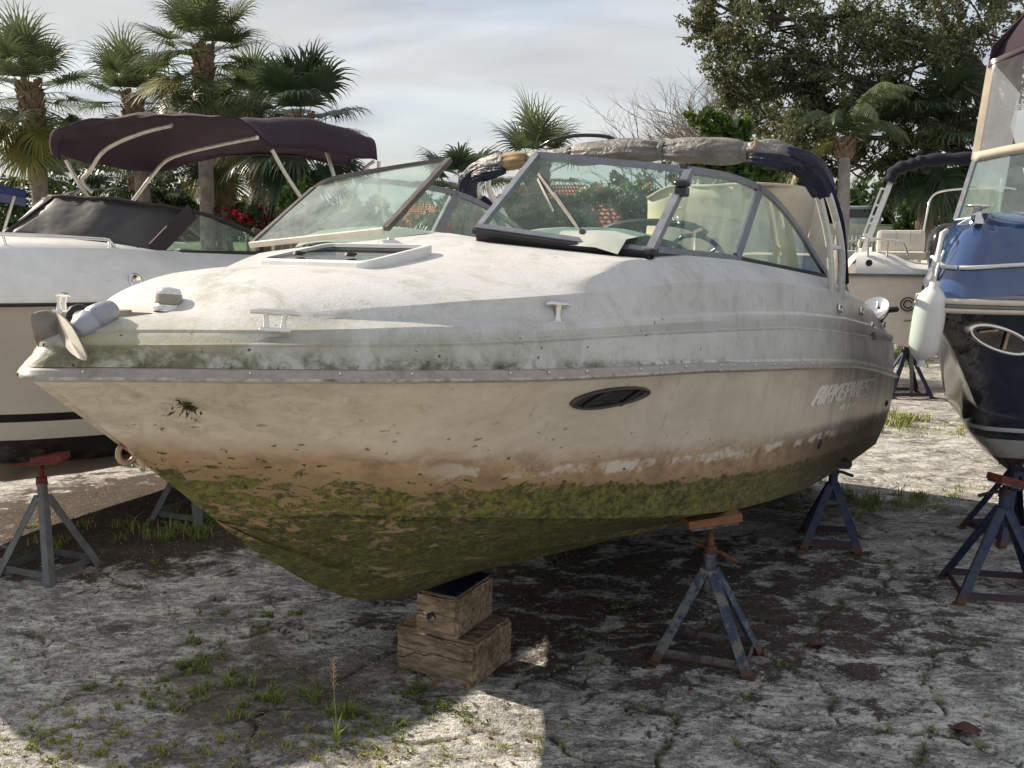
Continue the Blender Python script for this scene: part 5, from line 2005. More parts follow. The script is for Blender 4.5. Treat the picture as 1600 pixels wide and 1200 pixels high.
# windshield under dark mesh
wc0, wc1 = LB(3.05, 0, .45), LB(3.48, 0, .77)
wp0, wp1 = LB(3.68, .95, .375), LB(4.04, .95, .69)
we0, we1 = LB(4.72, 1.0, .385), LB(4.67, 1.0, .51)
mesh_m, g = material('dark windshield cover')
c = g.coord()
col = g.mix(g.step(g.noise(g.scale(c, (1, 1, 1)), 3, 5, .6, .5), .35, .65), (0.034, 0.031, 0.033, 1), (0.060, 0.055, 0.055, 1))
g.out(g.bsdf(col, .45, 0, g.bump(g.noise(c, 2.5, 3), .3, .05), .4))
for side in (1, -1):
    f = lambda p: Vector((p.x, p.y * side, p.z))
    rows = []
    for k in range(7):
        v = k / 6
        row = []
        for i in range(13):
            u = i / 12
            p = f(wc0).lerp(f(wp0), u).lerp(f(wc1).lerp(f(wp1), u), v)
            p += Vector((-.05 * math.sin(math.pi * u) - .012 * math.sin(u * 21 + v * 6), 0, .03 * math.sin(math.pi * u) * v + .006 * math.sin(u * 17)))
            row.append(p)
        rows.append(row)
    mb = MB()
    mb.grid(rows)
    o = mb.build('windshield_cover', mesh_m, lboat, LOFF, recalc=False)
    o.modifiers.new('s', 'SOLIDIFY').thickness = .008
    mb = MB()
    top = [rows[-1][i] for i in range(13)]
    mb.tube(top, .016, 6)
    mb.bar(f(wp0), f(wp1), .13, .016, (0, 1, 0))
    mb.bar(f(wc0), f(wc1), .035, .012, (1, 0, 0))
    mb.tube(smooth_path([f(wp1), f(wp1).lerp(f(we1), .5) + Vector((0, 0, .03)), f(we1), f(we0)], 5), .018, 6)
    mb.bar(f(wp0) + Vector((0, 0, -.01)), f(we0), .02, .03)
    mb.build('cover_edge', simple('brown canvas edge', (0.035, 0.022, 0.026), .8, var=.2) if 'brown canvas edge' not in MATS else MATS['brown canvas edge'], o)
    mb = MB()
    for i in range(1, 12, 2):
        mb.lathe([(.010, 0), (.008, .008), (.0001, .01)], 8, rows[0][i] + Vector((-.012, 0, .015)), (-1, 0, .4))
    mb.build('snap', black_gloss, o)
    pane('side_pane', [f(wp0), f(we0), f(we1), f(wp1)], clear_glass, o)
mb = MB()
mb.box(LB(4.35, .55, .30), (.5, .5, .2), bev=.06)
mb.box(LB(4.8, -.5, .22), (.5, .5, .5), bev=.06)
mb.build('seat', simple('pale green vinyl', (.42, .46, .40), .5), lboat, LOFF)
# bimini (built from where it hangs over the cockpit)
mw = lboat.matrix_world.inverted()


def LW(px, py, d_):
    return mw @ W(px, py, d_)


bim = [
    [(96, 252, 8.2), (92, 222, 8.15), (112, 202, 8.0), (160, 192, 7.75), (205, 184, 7.45), (228, 183, 7.3)],
    [(86, 240, 8.25), (85, 214, 8.1), (108, 196, 7.9), (165, 185, 7.7), (215, 180, 7.4), (240, 183, 7.3)],
    [(175, 262, 8.6), (170, 240, 8.5), (190, 212, 8.3), (235, 193, 8.0), (285, 181, 7.7), (312, 184, 7.55)],
    [(258, 266, 8.9), (256, 246, 8.85), (280, 218, 8.65), (320, 198, 8.3), (358, 184, 7.95), (378, 190, 7.8)],
    [(325, 248, 9.3), (328, 240, 9.25), (360, 214, 9.0), (385, 198, 8.7), (402, 188, 8.35), (424, 230, 8.15)],
    [(400, 242, 9.7), (402, 234, 9.7), (424, 208, 9.5), (445, 193, 9.2), (470, 187, 8.8), (476, 232, 8.6)],
    [(470, 246, 10.2), (472, 238, 10.2), (490, 212, 10.0), (508, 198, 9.7), (528, 200, 9.3), (532, 242, 9.1)],
    [(545, 262, 10.8), (547, 250, 10.8), (556, 230, 10.6), (570, 217, 10.2), (584, 222, 9.8), (588, 250, 9.7)],
]
cols_ = [smooth_path([LW(*q) for q in r_], 4) for r_ in bim]
rows = []
for k in range(len(cols_[0])):
    rows.append(smooth_path([c_[k] for c_ in cols_], 4))
for i_, r_ in enumerate(rows):
    for j_, p_ in enumerate(r_):
        p_.z += .010 * math.sin(i_ * 1.1 + j_ * .7) * math.sin(j_ * .45) + .006 * math.sin(j_ * 1.9 + i_ * .3)
mb = MB()
mb.grid(rows)
bo_ = mb.build('bimini_top', plum_cloth, lboat, recalc=False)
bo_.modifiers.new('s', 'SOLIDIFY').thickness = .012
for j_ in (8, 16):
    mb = MB()
    mb.tube([r_[j_] + Vector((0, 0, .006)) for r_ in rows], .007, 5)
    mb.build('seam', plum_cloth, bo_)
mb = MB()
mb.tube([r_[-1] for r_ in rows], .012, 6)
mb.build('hem', plum_cloth, bo_)
pole_m = simple('pale bimini tube', (0.62, 0.58, 0.50), .3, .4, var=.08)
for path in ([(103, 250, 8.3), (122, 285, 8.35), (143, 315, 8.4)], [(143, 300, 8.35), (128, 282, 8.35), (140, 268, 8.3), (158, 240, 8.25), (185, 222, 8.1), (230, 205, 7.9), (268, 196, 7.7)],
             [(205, 318, 8.8), (235, 278, 8.75), (258, 252, 8.7), (285, 240, 8.6), (330, 229, 8.4), (378, 219, 8.1), (402, 215, 7.95)], [(425, 234, 8.2), (448, 275, 8.3), (478, 320, 8.4)], [(508, 232, 9.2), (518, 262, 9.2), (526, 290, 9.2)],
             [(585, 252, 9.7), (572, 262, 9.7), (560, 285, 9.7), (540, 330, 9.6)], [(592, 252, 9.7), (592, 285, 9.7), (600, 345, 9.6)]):
    mb = MB()
    mb.tube(smooth_path([LW(*q) for q in path], 4), .017, 8)
    mb.build('bimini_pole', pole_m, lboat)

# ================= navy boat on the right
RO_ = Vector((2.632, 6.0, 1.881))
RBASE = B(1.6, 0, -1.3)
rboat, ROFF, RM = boat_root('navy_cabin_boat', 'navy hulled boat with a glossy blue deck and tall clear curtains, at the right edge', RO_, R(45), R(2), RBASE)
RT = interp([(0, 0), (.015, .06), (.05, .105), (.15, .17), (.4, .29), (.8, .46), (1.4, .72), (2.2, 1.0), (3.2, 1.2), (6, 1.22)])
RZR = interp([(0, .0), (1, -.02), (3, -.06), (6, -.1)])
RTC = interp([(.75, 0), (1, .2), (1.5, .5), (2.2, .8), (3.2, 1.02), (6, 1.08)])
RZC = interp([(.75, -.70), (1.2, -.76), (2, -.82), (6, -.86)])
RSTEM = [(.0, .0), (.06, -.06), (.30, -.27), (.59, -.52), (.75, -.70), (.98, -.96), (1.43, -1.23), (1.9, -1.30), (6, -1.32)]
mb = make_hull(None, RT, RZR, RTC, RZC, RSTEM, 6.2, .07, chine0=.75)
m, g = material('navy hull')
c = g.coord()
x, y, z = g.sep(c)
nB = g.noise(g.scale(c, (1, 1, .45)), 8, 8, .72, .5)
navy = g.mix(nB, (0.004, 0.006, 0.018, 1), (0.010, 0.014, 0.04, 1))
stemn = g.step(g.math('SUBTRACT', x, g.math('MULTIPLY', z, -.85)), .05, .26, 1, 0)
fade = g.math('MULTIPLY', stemn, g.step(nB, .42, .56, .1, .95))
col = g.mix(fade, navy, (0.20, 0.19, 0.165, 1))
col = g.mix(g.math('MULTIPLY', stemn, g.step(g.noise(c, 6, 7, .7), .5, .62)), col, (0.10, 0.095, 0.05, 1))
zz = g.math('ADD', z, g.math('MULTIPLY', x, .06))
s1 = g.math('MULTIPLY', g.step(zz, -.815, -.81), g.step(zz, -.785, -.78, 1, 0))
col = g.mix(s1, col, (0.5, 0.5, 0.5, 1))
col = g.mix(g.step(zz, -.875, -.87, 1, 0), col, g.mix(nB, (0.35, 0.34, 0.33, 1), (0.55, 0.54, 0.52, 1)))
col = g.mix(g.step(zz, -1.03, -1.02, 1, 0), col, (0.05, 0.018, 0.014, 1))
g.out(g.bsdf(col, g.math('ADD', .12, g.math('MULTIPLY', fade, .4)), 0, None, .6))
mb.build('hull', m, rboat, ROFF, merge=.0006)
RS = [6.2 * (i / 60) ** 1.7 for i in range(61)]
mb = rail_band(RT, RZR, RS, [(-.02, -.035), (.035, -.032), (.048, -.018), (.048, -.006), (.030, .0)])
cap_m = simple('cream rail cap', (0.62, 0.55, 0.44), .4, var=.08)
rc = mb.build('rail_cap', cap_m, rboat, ROFF, merge=.0005)
mb = rail_band(RT, RZR, RS, [(.022, -.004), (.044, 0.0), (.046, .016), (.022, .022)])
mb.build('rail_insert', simple('grey rail insert', (.17, .16, .16), .4, .2), rc)
mb = rail_band(RT, RZR, RS, [(.02, .02), (.042, .024), (.040, .05), (.01, .056), (-.05, .058)])
mb.build('upper_cap', cap_m, rc)
blue_deck = simple('blue gelcoat deck', (0.028, 0.062, 0.16), .06, var=.08, scale=3, spec=.9)


def rdeck(s, i):
    t = RT(s)
    k = min(1, t / .25)
    d_ = [.0, .035, .06, .09, .14, .24][i] if i < 6 else None
    h_ = [.055, .13, .24, .36, .46, .51]
    s0 = [0, .10, .17, .26, .34, .42]
    if i < 6:
        return Vector((s + s0[i] * math.exp(-s / .4), max(0, t - d_ * k), h_[i] + .06 * min(1, s)))
    return Vector((s + .3 * math.exp(-s / .4), max(0, t - .30 * k) * (.5 if i == 6 else 0), .50 + .06 * min(1, s) + .03 * (i - 5)))


mb = deck_sheet(rdeck, RS, range(8))
mb.build('deck', blue_deck, rboat, ROFF, merge=.0004)
mb = MB()
for side in (1, -1):
    pts = [rdeck(s, 2) for s in RS if s < 4]
    mb.tube([B(p.x - .006, (p.y + .008) * side, p.z) for p in pts], .014, 6)
mb.build('deck_stripe', white_gel, rboat, ROFF)
# windshield with cream surround, clear vinyl curtain, plum canopy
mb = MB()
w0 = [B(1.10, -.40, .56), B(1.02, .0, .60), B(1.10, .40, .58), B(1.6, .85, .54)]
w1 = [B(1.36, -.40, 1.0), B(1.30, .0, 1.05), B(1.36, .40, 1.05), B(1.8, .80, 1.03)]
w2 = [B(1.46, -.38, 1.70), B(1.38, .0, 1.80), B(1.44, .38, 1.82), B(1.8, .75, 1.82)]
sw0, sw1, sw2 = (smooth_path(q, 6) for q in (w0, w1, w2))
back0, back1, back2 = B(3.2, -.85, .55), B(3.2, -.8, 1.0), B(3.2, -.75, 1.72)
mbf = MB()
for pth, w_ in ((sw1, .022), (sw0, .016)):
    mbf.tube(pth, w_, 6)
mbf.bar(w0[0], w1[0], .03, .03, (1, 0, 0))
fr_ = mbf.build('windshield_frame', dull_alu, rboat, ROFF)
mb.grid([sw0, sw1])
mb.grid([[w0[0], back0], [w1[0], back1]])
mb.build('windshield_pane', glass_mat('aqua windshield', (.72, .86, .82), .22, (.50, .60, .58), 3), fr_, recalc=False)
mb = MB()
mb.grid([[p + Vector((-.015, 0, -.02)) for p in sw1], [p + Vector((-.022, 0, .05)) for p in sw1]])
mb.bar(sw1[0], sw2[0], .05, .016, (1, 0, 0))
o = mb.build('curtain_border', simple('cream canvas border', (.56, .47, .37), .75, var=.12), rboat, ROFF)
o.modifiers.new('s', 'SOLIDIFY').thickness = .008
mb = MB()
rows = []
for k in range(9):
    v = k / 8
    rows.append([a.lerp(b, v) + Vector((-.02 - .03 * math.sin(v * math.pi) * (1 + .4 * math.sin(i * 1.3)), .012 * math.sin(v * 7 + i), 0)) for i, (a, b) in enumerate(zip(sw1, sw2))])
mb.grid(rows)
mb.grid([[w1[0], back1], [w2[0], back2]])
mb.build('vinyl_curtain', clear_vinyl, rboat, ROFF, recalc=False)
mb = MB()
rows = []
for k in range(7):
    f_ = k / 6
    rows.append([a.lerp(Vector((2.6, a.y * .95, 2.18)), f_) + Vector((-.04 * (1 - f_), 0, .24 * math.sin(math.pi * .5 * f_) + (-.04 if k == 0 else 0))) for a in sw2])
mb.grid(rows)
mb.grid([[sw2[0] + Vector((-.03, 0, -.05)), back2], [sw2[0] + Vector((0, 0, .10)), back2 + Vector((0, 0, .3))], [rows[4][0], Vector((3.2, .7, 2.3))]])
o = mb.build('canopy', plum_cloth, rboat, ROFF, recalc=False)
o.modifiers.new('s', 'SOLIDIFY').thickness = .012
mb = MB()
mb.box(B(1.7, .1, .52), (.8, 1.0, .1), bev=.04)
mb.build('dashboard', dash_m, rboat, ROFF)
# bow light, cleat, little rail post, spotlight
mb = MB()
c0 = rdeck(.10, 4)
c0 = B(.40, .0, .545)
mb.lathe([(.05, -.03), (.04, 0), (.028, .02), (.028, .06), (.075, .075), (.07, .09), (.0001, .095)], 16, c0)
mb.build('bow_light', chrome, rboat, ROFF)
mb = MB()
mb.lathe([(.02, 0), (.05, .02), (.055, .06), (.03, .10), (.0001, .11)], 14, B(.75, .22, .60))
mb.build('deck_horn', black_gloss, rboat, ROFF)
mb = MB()
mb.tube([mw2 for mw2 in [B(.22, -.16, .0), B(.24, -.165, .25), B(.28, -.16, .45), B(.42, -.19, .47)]], .016, 8)
mb.build('bow_post', white_tube, rboat, ROFF)
# chrome oval port on the flare
def rside(s, z_, off=0.0):
    top_t, bot_t = RT(s), RTC(max(s, .75))
    f_ = (RZR(s) - z_) / (RZR(s) - RZC(s))
    return B(s, RT(s) + (RTC(s) - RT(s)) * f_ + off, z_)


def px_on_right(px, py, t_):
    return None


mwr = rboat.matrix_world.inverted()
ctr = mwr @ W(1562, 530, 6.02)
n_ = Vector((-.55, -.80, -.25)).normalized()
ux = Vector((.80, -.56, -.30)).normalized()
uy = n_.cross(ux).normalized()
mb = MB()


def oval(kx, ky, up):
    return [ctr + ux * (.235 * kx * math.cos(a)) + uy * (.078 * ky * math.sin(a)) + n_ * up for a in np.linspace(0, 2 * math.pi, 37)[:-1]]


mb.grid([oval(1, 1, -.03), oval(1, 1, .012), oval(.97, .92, .024), oval(.90, .80, .024), oval(.86, .70, .012), oval(.84, .66, -.01)], True)
pr_ = mb.build('port_window', chrome, rboat)
mb = MB()
e = oval(.87, .72, .0)
mb.add(e, [tuple(range(len(e)))], smooth=False)
mb.build('window_pane', pgm, pr_)
mb = MB()
mb.bar(ctr + ux * .05 + uy * -.05 + n_ * .012, ctr + ux * .02 + uy * .06 + n_ * .012, .02, .01, n_)
mb.bar(ctr + ux * -.16 + n_ * .012, ctr + ux * -.05 + uy * .05 + n_ * .012, .014, .01, n_)
mb.build('window_latch', eye_m, pr_)
# fender hung over the bow
fp = W(1443, 505, 6.05)
t = thing('fender', 'white cylindrical boat fender hanging from the bow of the navy boat', 'fender', fp + Vector((0, 0, -.26)))
mb = MB()
rot = Vector((.10, 0, 1))
mb.lathe([(.0001, .03), (.026, .035), (.065, .06), (.086, .10), (.092, .15), (.094, .28), (.092, .37), (.082, .42), (.056, .46), (.03, .485), (.03, .52), (.0001, .525)], 22, (0, 0, 0), rot)
fend_m = simple('white fender vinyl', (0.66, 0.65, 0.64), .42, var=.06)
mb.build('body', fend_m, t)
mb = MB()
for k in range(6):
    a = k * math.pi / 3
    mb.bar((.02 * math.cos(a), .02 * math.sin(a), .045), (.055 * math.cos(a), .055 * math.sin(a), .085), .008, .03)
mb.lathe([(.022, -.01), (.024, .02), (.02, .045)], 10, (0, 0, 0), rot)
mb.build('lower_eye', fend_m, t)
mb = MB()
mb.tube([Vector((.05, 0, .51)), Vector((.07, .02, .60)), mwr.inverted() @ B(.22, -.16, .0) - t.location if False else Vector((.12, .06, .70))], .007, 6)
mb.build('lanyard', white_tube, t)

# ================= small white boat at the back, stern toward us
bk = thing('deck_boat', 'small white boat seen from its stern with cream seats, tower and black outboard', 'boat', (5.42, 12.7, .72), (0, 0, R(-20)))
# local: x right, y forward (away), z up; stern face at y = 0
hw = 1.08
mb = MB()
st0 = [(-hw, 0, .98), (-hw + .02, 0, .86), (-hw + .16, .0, .44), (-hw + .36, 0, .16), (-.4, 0, .10), (0, 0, .02), (.4, 0, .10), (hw - .36, 0, .16), (hw - .16, 0, .44), (hw - .02, 0, .86), (hw, 0, .98)]
secs = []
for yy, k, dz in ((0, 1, 0), (1.5, 1.04, .0), (3, 1.04, .05), (4.2, .85, .15), (5.0, .45, .28), (5.4, .05, .4)):
    secs.append([(px_ * k, yy - .22 * (1 - pz_) * (yy == 0), pz_ + dz * (1 - pz_)) for px_, _, pz_ in st0])
mb.grid(secs)
mb.add(secs[0], [tuple(range(len(secs[0])))], smooth=False)
tan_hull = simple('tan hull gelcoat', (0.66, 0.57, 0.46), .4, var=.06)
mb.build('hull', tan_hull, bk)
mb = MB()
mb.grid([[(-hw - .01, -.03, .985), (-hw - .01, -.03, 1.02), (-hw + .03, 0, 1.08), (-hw + .12, .05, 1.20), (-hw + .3, .2, 1.26)], [(-hw * 1.05, 2.5, .985), (-hw * 1.05, 2.5, 1.02), (-hw * 1.03, 2.5, 1.1), (-hw + .12, 2.5, 1.26), (-hw + .3, 2.5, 1.28)]])
mb.grid([[(hw + .01, -.03, .985), (hw + .01, -.03, 1.02), (hw - .03, 0, 1.08), (hw - .12, .05, 1.20), (hw - .3, .2, 1.26)], [(hw * 1.05, 2.5, .985), (hw * 1.05, 2.5, 1.02), (hw * 1.03, 2.5, 1.1), (hw - .12, 2.5, 1.26), (hw - .3, 2.5, 1.28)]])
top_curve = lambda x_: 1.26 - .14 * math.exp(-((x_) / .42) ** 4)
xs_ = np.linspace(-hw + .12, hw - .12, 17)
mb.grid([[(x_, -.03, 1.0) for x_ in xs_], [(x_, -.02, 1.06) for x_ in xs_], [(x_, .06, top_curve(x_) - .03) for x_ in xs_], [(x_, .16, top_curve(x_)) for x_ in xs_], [(x_, .7, top_curve(x_)) for x_ in xs_]])
mb.build('stern_deck', white_gel, bk)
mb = MB()
mb.bar((-hw - .02, -.035, .985), (hw + .02, -.035, .985), .035, .03)
mb.bar((-hw - .02, -.035, .985), (-hw * 1.05 - .02, 2.5, .985), .035, .03)
mb.build('rub_rail', grey_steel, bk)
mb = MB()
mb.box((-.42, .55, 1.40), (.60, .14, .31), Matrix.Rotation(-.15, 3, 'X'), bev=.05)
mb.box((-.42, .36, 1.23), (.62, .36, .10), bev=.04)
mb.build('stern_seat', cream_vinyl, bk)
mb = MB()
for x_ in (-.30, -.48):
    mb.bar((x_, .468, 1.28), (x_, .500, 1.54), .005, .01)
mb.build('seat_seam', simple('seat seam', (.3, .26, .21), .7), bk)
mb = MB()
for z_, y_ in ((1.44, .0),):
    mb.tube(smooth_path([(-hw + .13, .35, 1.22), (-hw + .13, .30, 1.42), (-hw + .22, .08, 1.45), (-hw + .55, .02, 1.43), (-hw + .68, .02, 1.40), (-hw + .75, .05, 1.24)], 5), .018, 8)
for x_ in (-hw + .26, -hw + .5):
    mb.tube([(x_, .06, 1.22), (x_, .05, 1.44)], .014, 6)
mb.build('stern_rail', chrome, bk)
# tower leg with slots and folded navy bimini
mb = MB()
a, b = Vector((-hw + .16, .85, 1.15)), Vector((-hw + .52, 1.35, 2.28))
off = Vector((-.085, -.06, 0))
mb.bar(a, b, .075, .05, (0, 1, 0))
mb.bar(a.lerp(b, .30) + off, a.lerp(b, .86) + off * 1.1, .028, .03, (0, 1, 0))
for f_ in (.30, .44, .52, .66, .86):
    mb.bar(a.lerp(b, f_) + off * 1.05, a.lerp(b, f_), .025, .03)
tw = mb.build('tower_leg', white_tube, bk)
mb = MB()
mb.tube(smooth_path([(-hw + .92, .9, 1.2), (-hw + .98, 1.0, 1.75), (-hw + 1.05, 1.1, 2.02), (-hw + 1.3, 1.15, 2.10), (.8, 1.2, 2.12), (1.0, 1.2, 2.1)], 6), .014, 8)
mb.tube([(.78, .9, 1.2), (.80, 1.1, 2.24)], .018, 8)
mb.build('windshield_rail', chrome, bk)
pth = smooth_path([(-hw + .48, 1.3, 2.22), (-hw + .56, 1.34, 2.38), (-hw + .78, 1.36, 2.46), (-.1, 1.38, 2.51), (.5, 1.38, 2.52), (1.1, 1.36, 2.48)], 8)
mb = MB()
mb.tube(pth, [.085 + .012 * math.sin(i * 1.3) for i in range(len(pth))], 14)
dk_navy = simple('black navy canvas', (.008, .009, .018), .9, var=.3, bump=.4, bscale=25)
mb.build('folded_bimini', dk_navy, bk)
# outboard
mb = MB()
rows = []
for z_, hx_, y0, y1 in ((.80, .10, -.36, -.10), (1.0, .13, -.42, -.08), (1.10, .20, -.56, .02), (1.30, .23, -.64, .06), (1.48, .22, -.60, .06), (1.60, .17, -.52, .0), (1.65, .06, -.38, -.1)):
    rows.append([(hx_ * math.copysign(abs(math.cos(a)) ** .6, math.cos(a)) + .10, (y0 + y1) / 2 + (y1 - y0) / 2 * math.copysign(abs(math.sin(a)) ** .6, math.sin(a)), z_) for a in np.linspace(0, 2 * math.pi, 25)[:-1]])
mb.grid(rows, True)
mb.add(rows[-1], [tuple(range(24))])
ob = mb.build('outboard_motor', black_gloss, bk)
mb = MB()
mb.bar((-.02, -.52, 1.18), (.20, -.60, 1.22), .012, .035)
mb.build('cowl_badge', chrome, ob)
mb = MB()
mb.box((.10, -.26, .45), (.10, .2, .75), bev=.03)
mb.build('motor_leg', black_gloss, ob)
mb = MB()
for x_, z_, r_ in ((-.30, .62, .085), (-.30, .62, .05)):
    mb.tube([(x_ + r_ * math.cos(a), -.10 - .03, z_ + r_ * math.sin(a)) for a in np.linspace(.3, 5.8, 20)], .010, 6)
mb.bar((-.34, -.13, .40), (-.24, -.13, .42), .02, .008)
mb.bar((-.20, -.13, .40), (-.12, -.13, .42), .02, .008)
mb.build('hull_emblem', black_rubber, bk)
for x_, z_ in ((-.10, .83), (-hw + .28, 1.14)):
    mb = MB()
    mb.lathe([(.045, 0), (.045, .015), (.025, .016), (.02, .002), (.0001, .002)], 14, (x_, -.07, z_), (0, -1, 0))
    mb.build('drain_fitting', black_rubber, bk)
# dark trailing cradle legs behind
mb = MB()
for a, b in (((-.75, .6, .2), (-.98, .8, -.72)), ((-.2, .6, .1), (-.15, .7, -.72)), ((.45, .5, .1), (.30, .6, -.72)), ((.9, .5, .2), (1.1, .6, -.72))):
    mb.bar(a, b, .05, .05, (0, 1, 0))
mb.build('support_post', grey_steel, bk)

# ================= bimini of another boat, far left edge
ob_ = thing('moored_boat', 'boat with a bright navy bimini just showing at the left edge behind the cream boat', 'boat', W(-60, 470, 14))
w0_ = ob_.location
mb = MB()
rows = []
for k in range(7):
    f_ = k / 6
    rows.append([W(-160 + 200 * f_, 283 + 10 * (f_ - .5) ** 2 * 4 + 12 * j + (6 * f_), 13 + j) - w0_ for j in range(3)])
mb.grid(rows)
mb.grid([[r_[0] for r_ in rows], [r_[0] + Vector((0, 0, -.09)) for r_ in rows]])
o = mb.build('bimini_top', simple('bright navy canvas', (.02, .035, .13), .85, var=.2), ob_, recalc=False)
o.modifiers.new('s', 'SOLIDIFY').thickness = .015
for px_ in (25, -60):
    mb = MB()
    mb.tube([W(px_, 298, 13.5) - w0_, W(px_ - 25, 380, 13.5) - w0_], .02, 6)
    mb.build('bimini_pole', white_tube, ob_)
mb = MB()
z0 = -w0_.z
mb.grid([[(-3.2, 0, z0 + 1.6), (-2.5, -.9, z0 + 1.5), (0, -1.1, z0 + 1.4), (1.2, -1.0, z0 + 1.4)], [(-2.6, 0, z0 + .7), (-2, -.5, z0 + .7), (0, -.8, z0 + .6), (1.2, -.8, z0 + .6)], [(-2.2, 0, z0 + .5), (-1.9, 0, z0 + .4), (0, 0, z0 + .3), (1.2, 0, z0 + .3)], [(-2.6, 0, z0 + .7), (-2, .5, z0 + .7), (0, .8, z0 + .6), (1.2, .8, z0 + .6)], [(-3.2, 0, z0 + 1.6), (-2.5, .9, z0 + 1.5), (0, 1.1, z0 + 1.4), (1.2, 1.0, z0 + 1.4)]])
mb.build('hull', white_gel, ob_)
# ------------------------------------------------------------------ vegetation
def leafy(name, c1, c2, trans=.3, rough=.5):
    m, g = material(name)
    t = g.attr('tint')
    col = g.mix(t, (*c1, 1), (*c2, 1))
    p = g.n('ShaderNodeBsdfPrincipled')
    g.put(p.inputs['Base Color'], col)
    p.inputs['Roughness'].default_value = rough
    p.inputs['Specular IOR Level'].default_value = .35
    tl = g.n('ShaderNodeBsdfTranslucent')
    g.put(tl.inputs[0], col)
    mx = g.n('ShaderNodeMixShader')
    mx.inputs[0].default_value = trans
    g.nt.links.new(p.outputs[0], mx.inputs[1])
    g.nt.links.new(tl.outputs[0], mx.inputs[2])
    g.out(mx.outputs[0])
    return m


palm_green = leafy('palm green', (.042, .070, .028), (.16, .195, .085), .35, .38)
palm_dark = leafy('dark palm green', (.020, .042, .02), (.075, .11, .05), .28, .36)
palm_dead = leafy('dead frond', (.14, .085, .04), (.34, .21, .085), .2, .8)
palm_yel = leafy('yellow palm', (.10, .12, .025), (.28, .25, .07), .3, .45)
oak_leaf = leafy('oak leaf', (.05, .066, .030), (.19, .205, .10), .38, .42)
shrub_leaf = leafy('shrub leaf', (.018, .036, .012), (.065, .105, .030), .28, .45)
bright_leaf = leafy('bright shrub leaf', (.035, .075, .018), (.13, .21, .05), .3, .35)
red_flower = leafy('red bougainvillea', (.28, .012, .03), (.55, .05, .085), .35, .7)
pink_flower = leafy('pink flower', (.40, .06, .12), (.62, .22, .26), .35, .7)
bark = simple('palm bark', (0.19, 0.165, 0.14), .95, var=.35, scale=6, bump=.8, bscale=22)
bark_pale = simple('smooth pale palm bark', (0.26, 0.24, 0.215), .9, var=.2, scale=5, bump=.5, bscale=18)
boot_m = simple('palm boots', (0.17, 0.115, 0.075), .95, var=.4, scale=9, bump=.8, bscale=25)
oak_bark = simple('oak bark', (0.085, 0.072, 0.06), .95, var=.3, scale=4, bump=.9, bscale=14)
twig_m = simple('bare twig', (0.20, 0.165, 0.14), .9, var=.25)


def mesh_np(name, V, F, tint, mat_):
    me = bpy.data.meshes.new(name)
    V = np.asarray(V, np.float32)
    F = np.asarray(F, np.int32)
    me.vertices.add(len(V))
    me.vertices.foreach_set('co', V.ravel())
    k = F.shape[1]
    me.loops.add(F.size)
    me.loops.foreach_set('vertex_index', F.ravel())
    me.polygons.add(len(F))
    me.polygons.foreach_set('loop_start', (np.arange(len(F)) * k).astype(np.int32))
    me.attributes.new('tint', 'FLOAT', 'POINT').data.foreach_set('value', np.asarray(tint, np.float32))
    for m_ in (mat_ if isinstance(mat_, (list, tuple)) else [mat_]):
        me.materials.append(m_)
    me.update()
    me.validate()
    return me


def leaf_cloud(name, clusters, per, size, mat_, seed, aspect=.5, flat=.0, clumpy=.35):
    """clusters: array of (x,y,z,radius); scattered leaf quads with sub-clumps"""
    r = np.random.RandomState(seed)
    V, Tn = [], []
    for (cx, cy, cz, rad_) in clusters:
        n = max(6, int(per))
        k = max(3, n // 14)
        sub = r.normal(0, 1, (k, 3))
        sub /= np.maximum(np.linalg.norm(sub, axis=1, keepdims=True), 1e-6)
        sub *= rad_ * r.uniform(.25, 1.0, (k, 1)) ** .6
        sub[:, 2] *= .75
        who = r.randint(0, k, n)
        P = sub[who] + r.normal(0, rad_ * clumpy * .5, (n, 3))
        P += np.array([cx, cy, cz])
        d_ = r.normal(0, 1, (n, 3))
        d_[:, 2] *= (1 - flat)
        d_ /= np.linalg.norm(d_, axis=1, keepdims=True)
        e = r.normal(0, 1, (n, 3))
        e -= d_ * np.sum(e * d_, 1, keepdims=True)
        e /= np.linalg.norm(e, axis=1, keepdims=True)
        s = size * r.uniform(.6, 1.3, (n, 1))
        a, b = d_ * s * .5, e * s * .5 * aspect
        nrm = np.cross(d_, e) * s * .08
        V.append(np.stack([P - a, P + b + nrm, P + a, P - b + nrm], 1))
        base = np.repeat(r.uniform(.15, .85, k)[who], 4) + np.repeat(r.uniform(-.25, .25, n), 4)
        Tn.append(np.clip(base, 0, 1))
    V = np.concatenate(V).reshape(-1, 3)
    F = np.arange(len(V)).reshape(-1, 4)
    return mesh_np(name, V, F, np.concatenate(Tn), mat_)


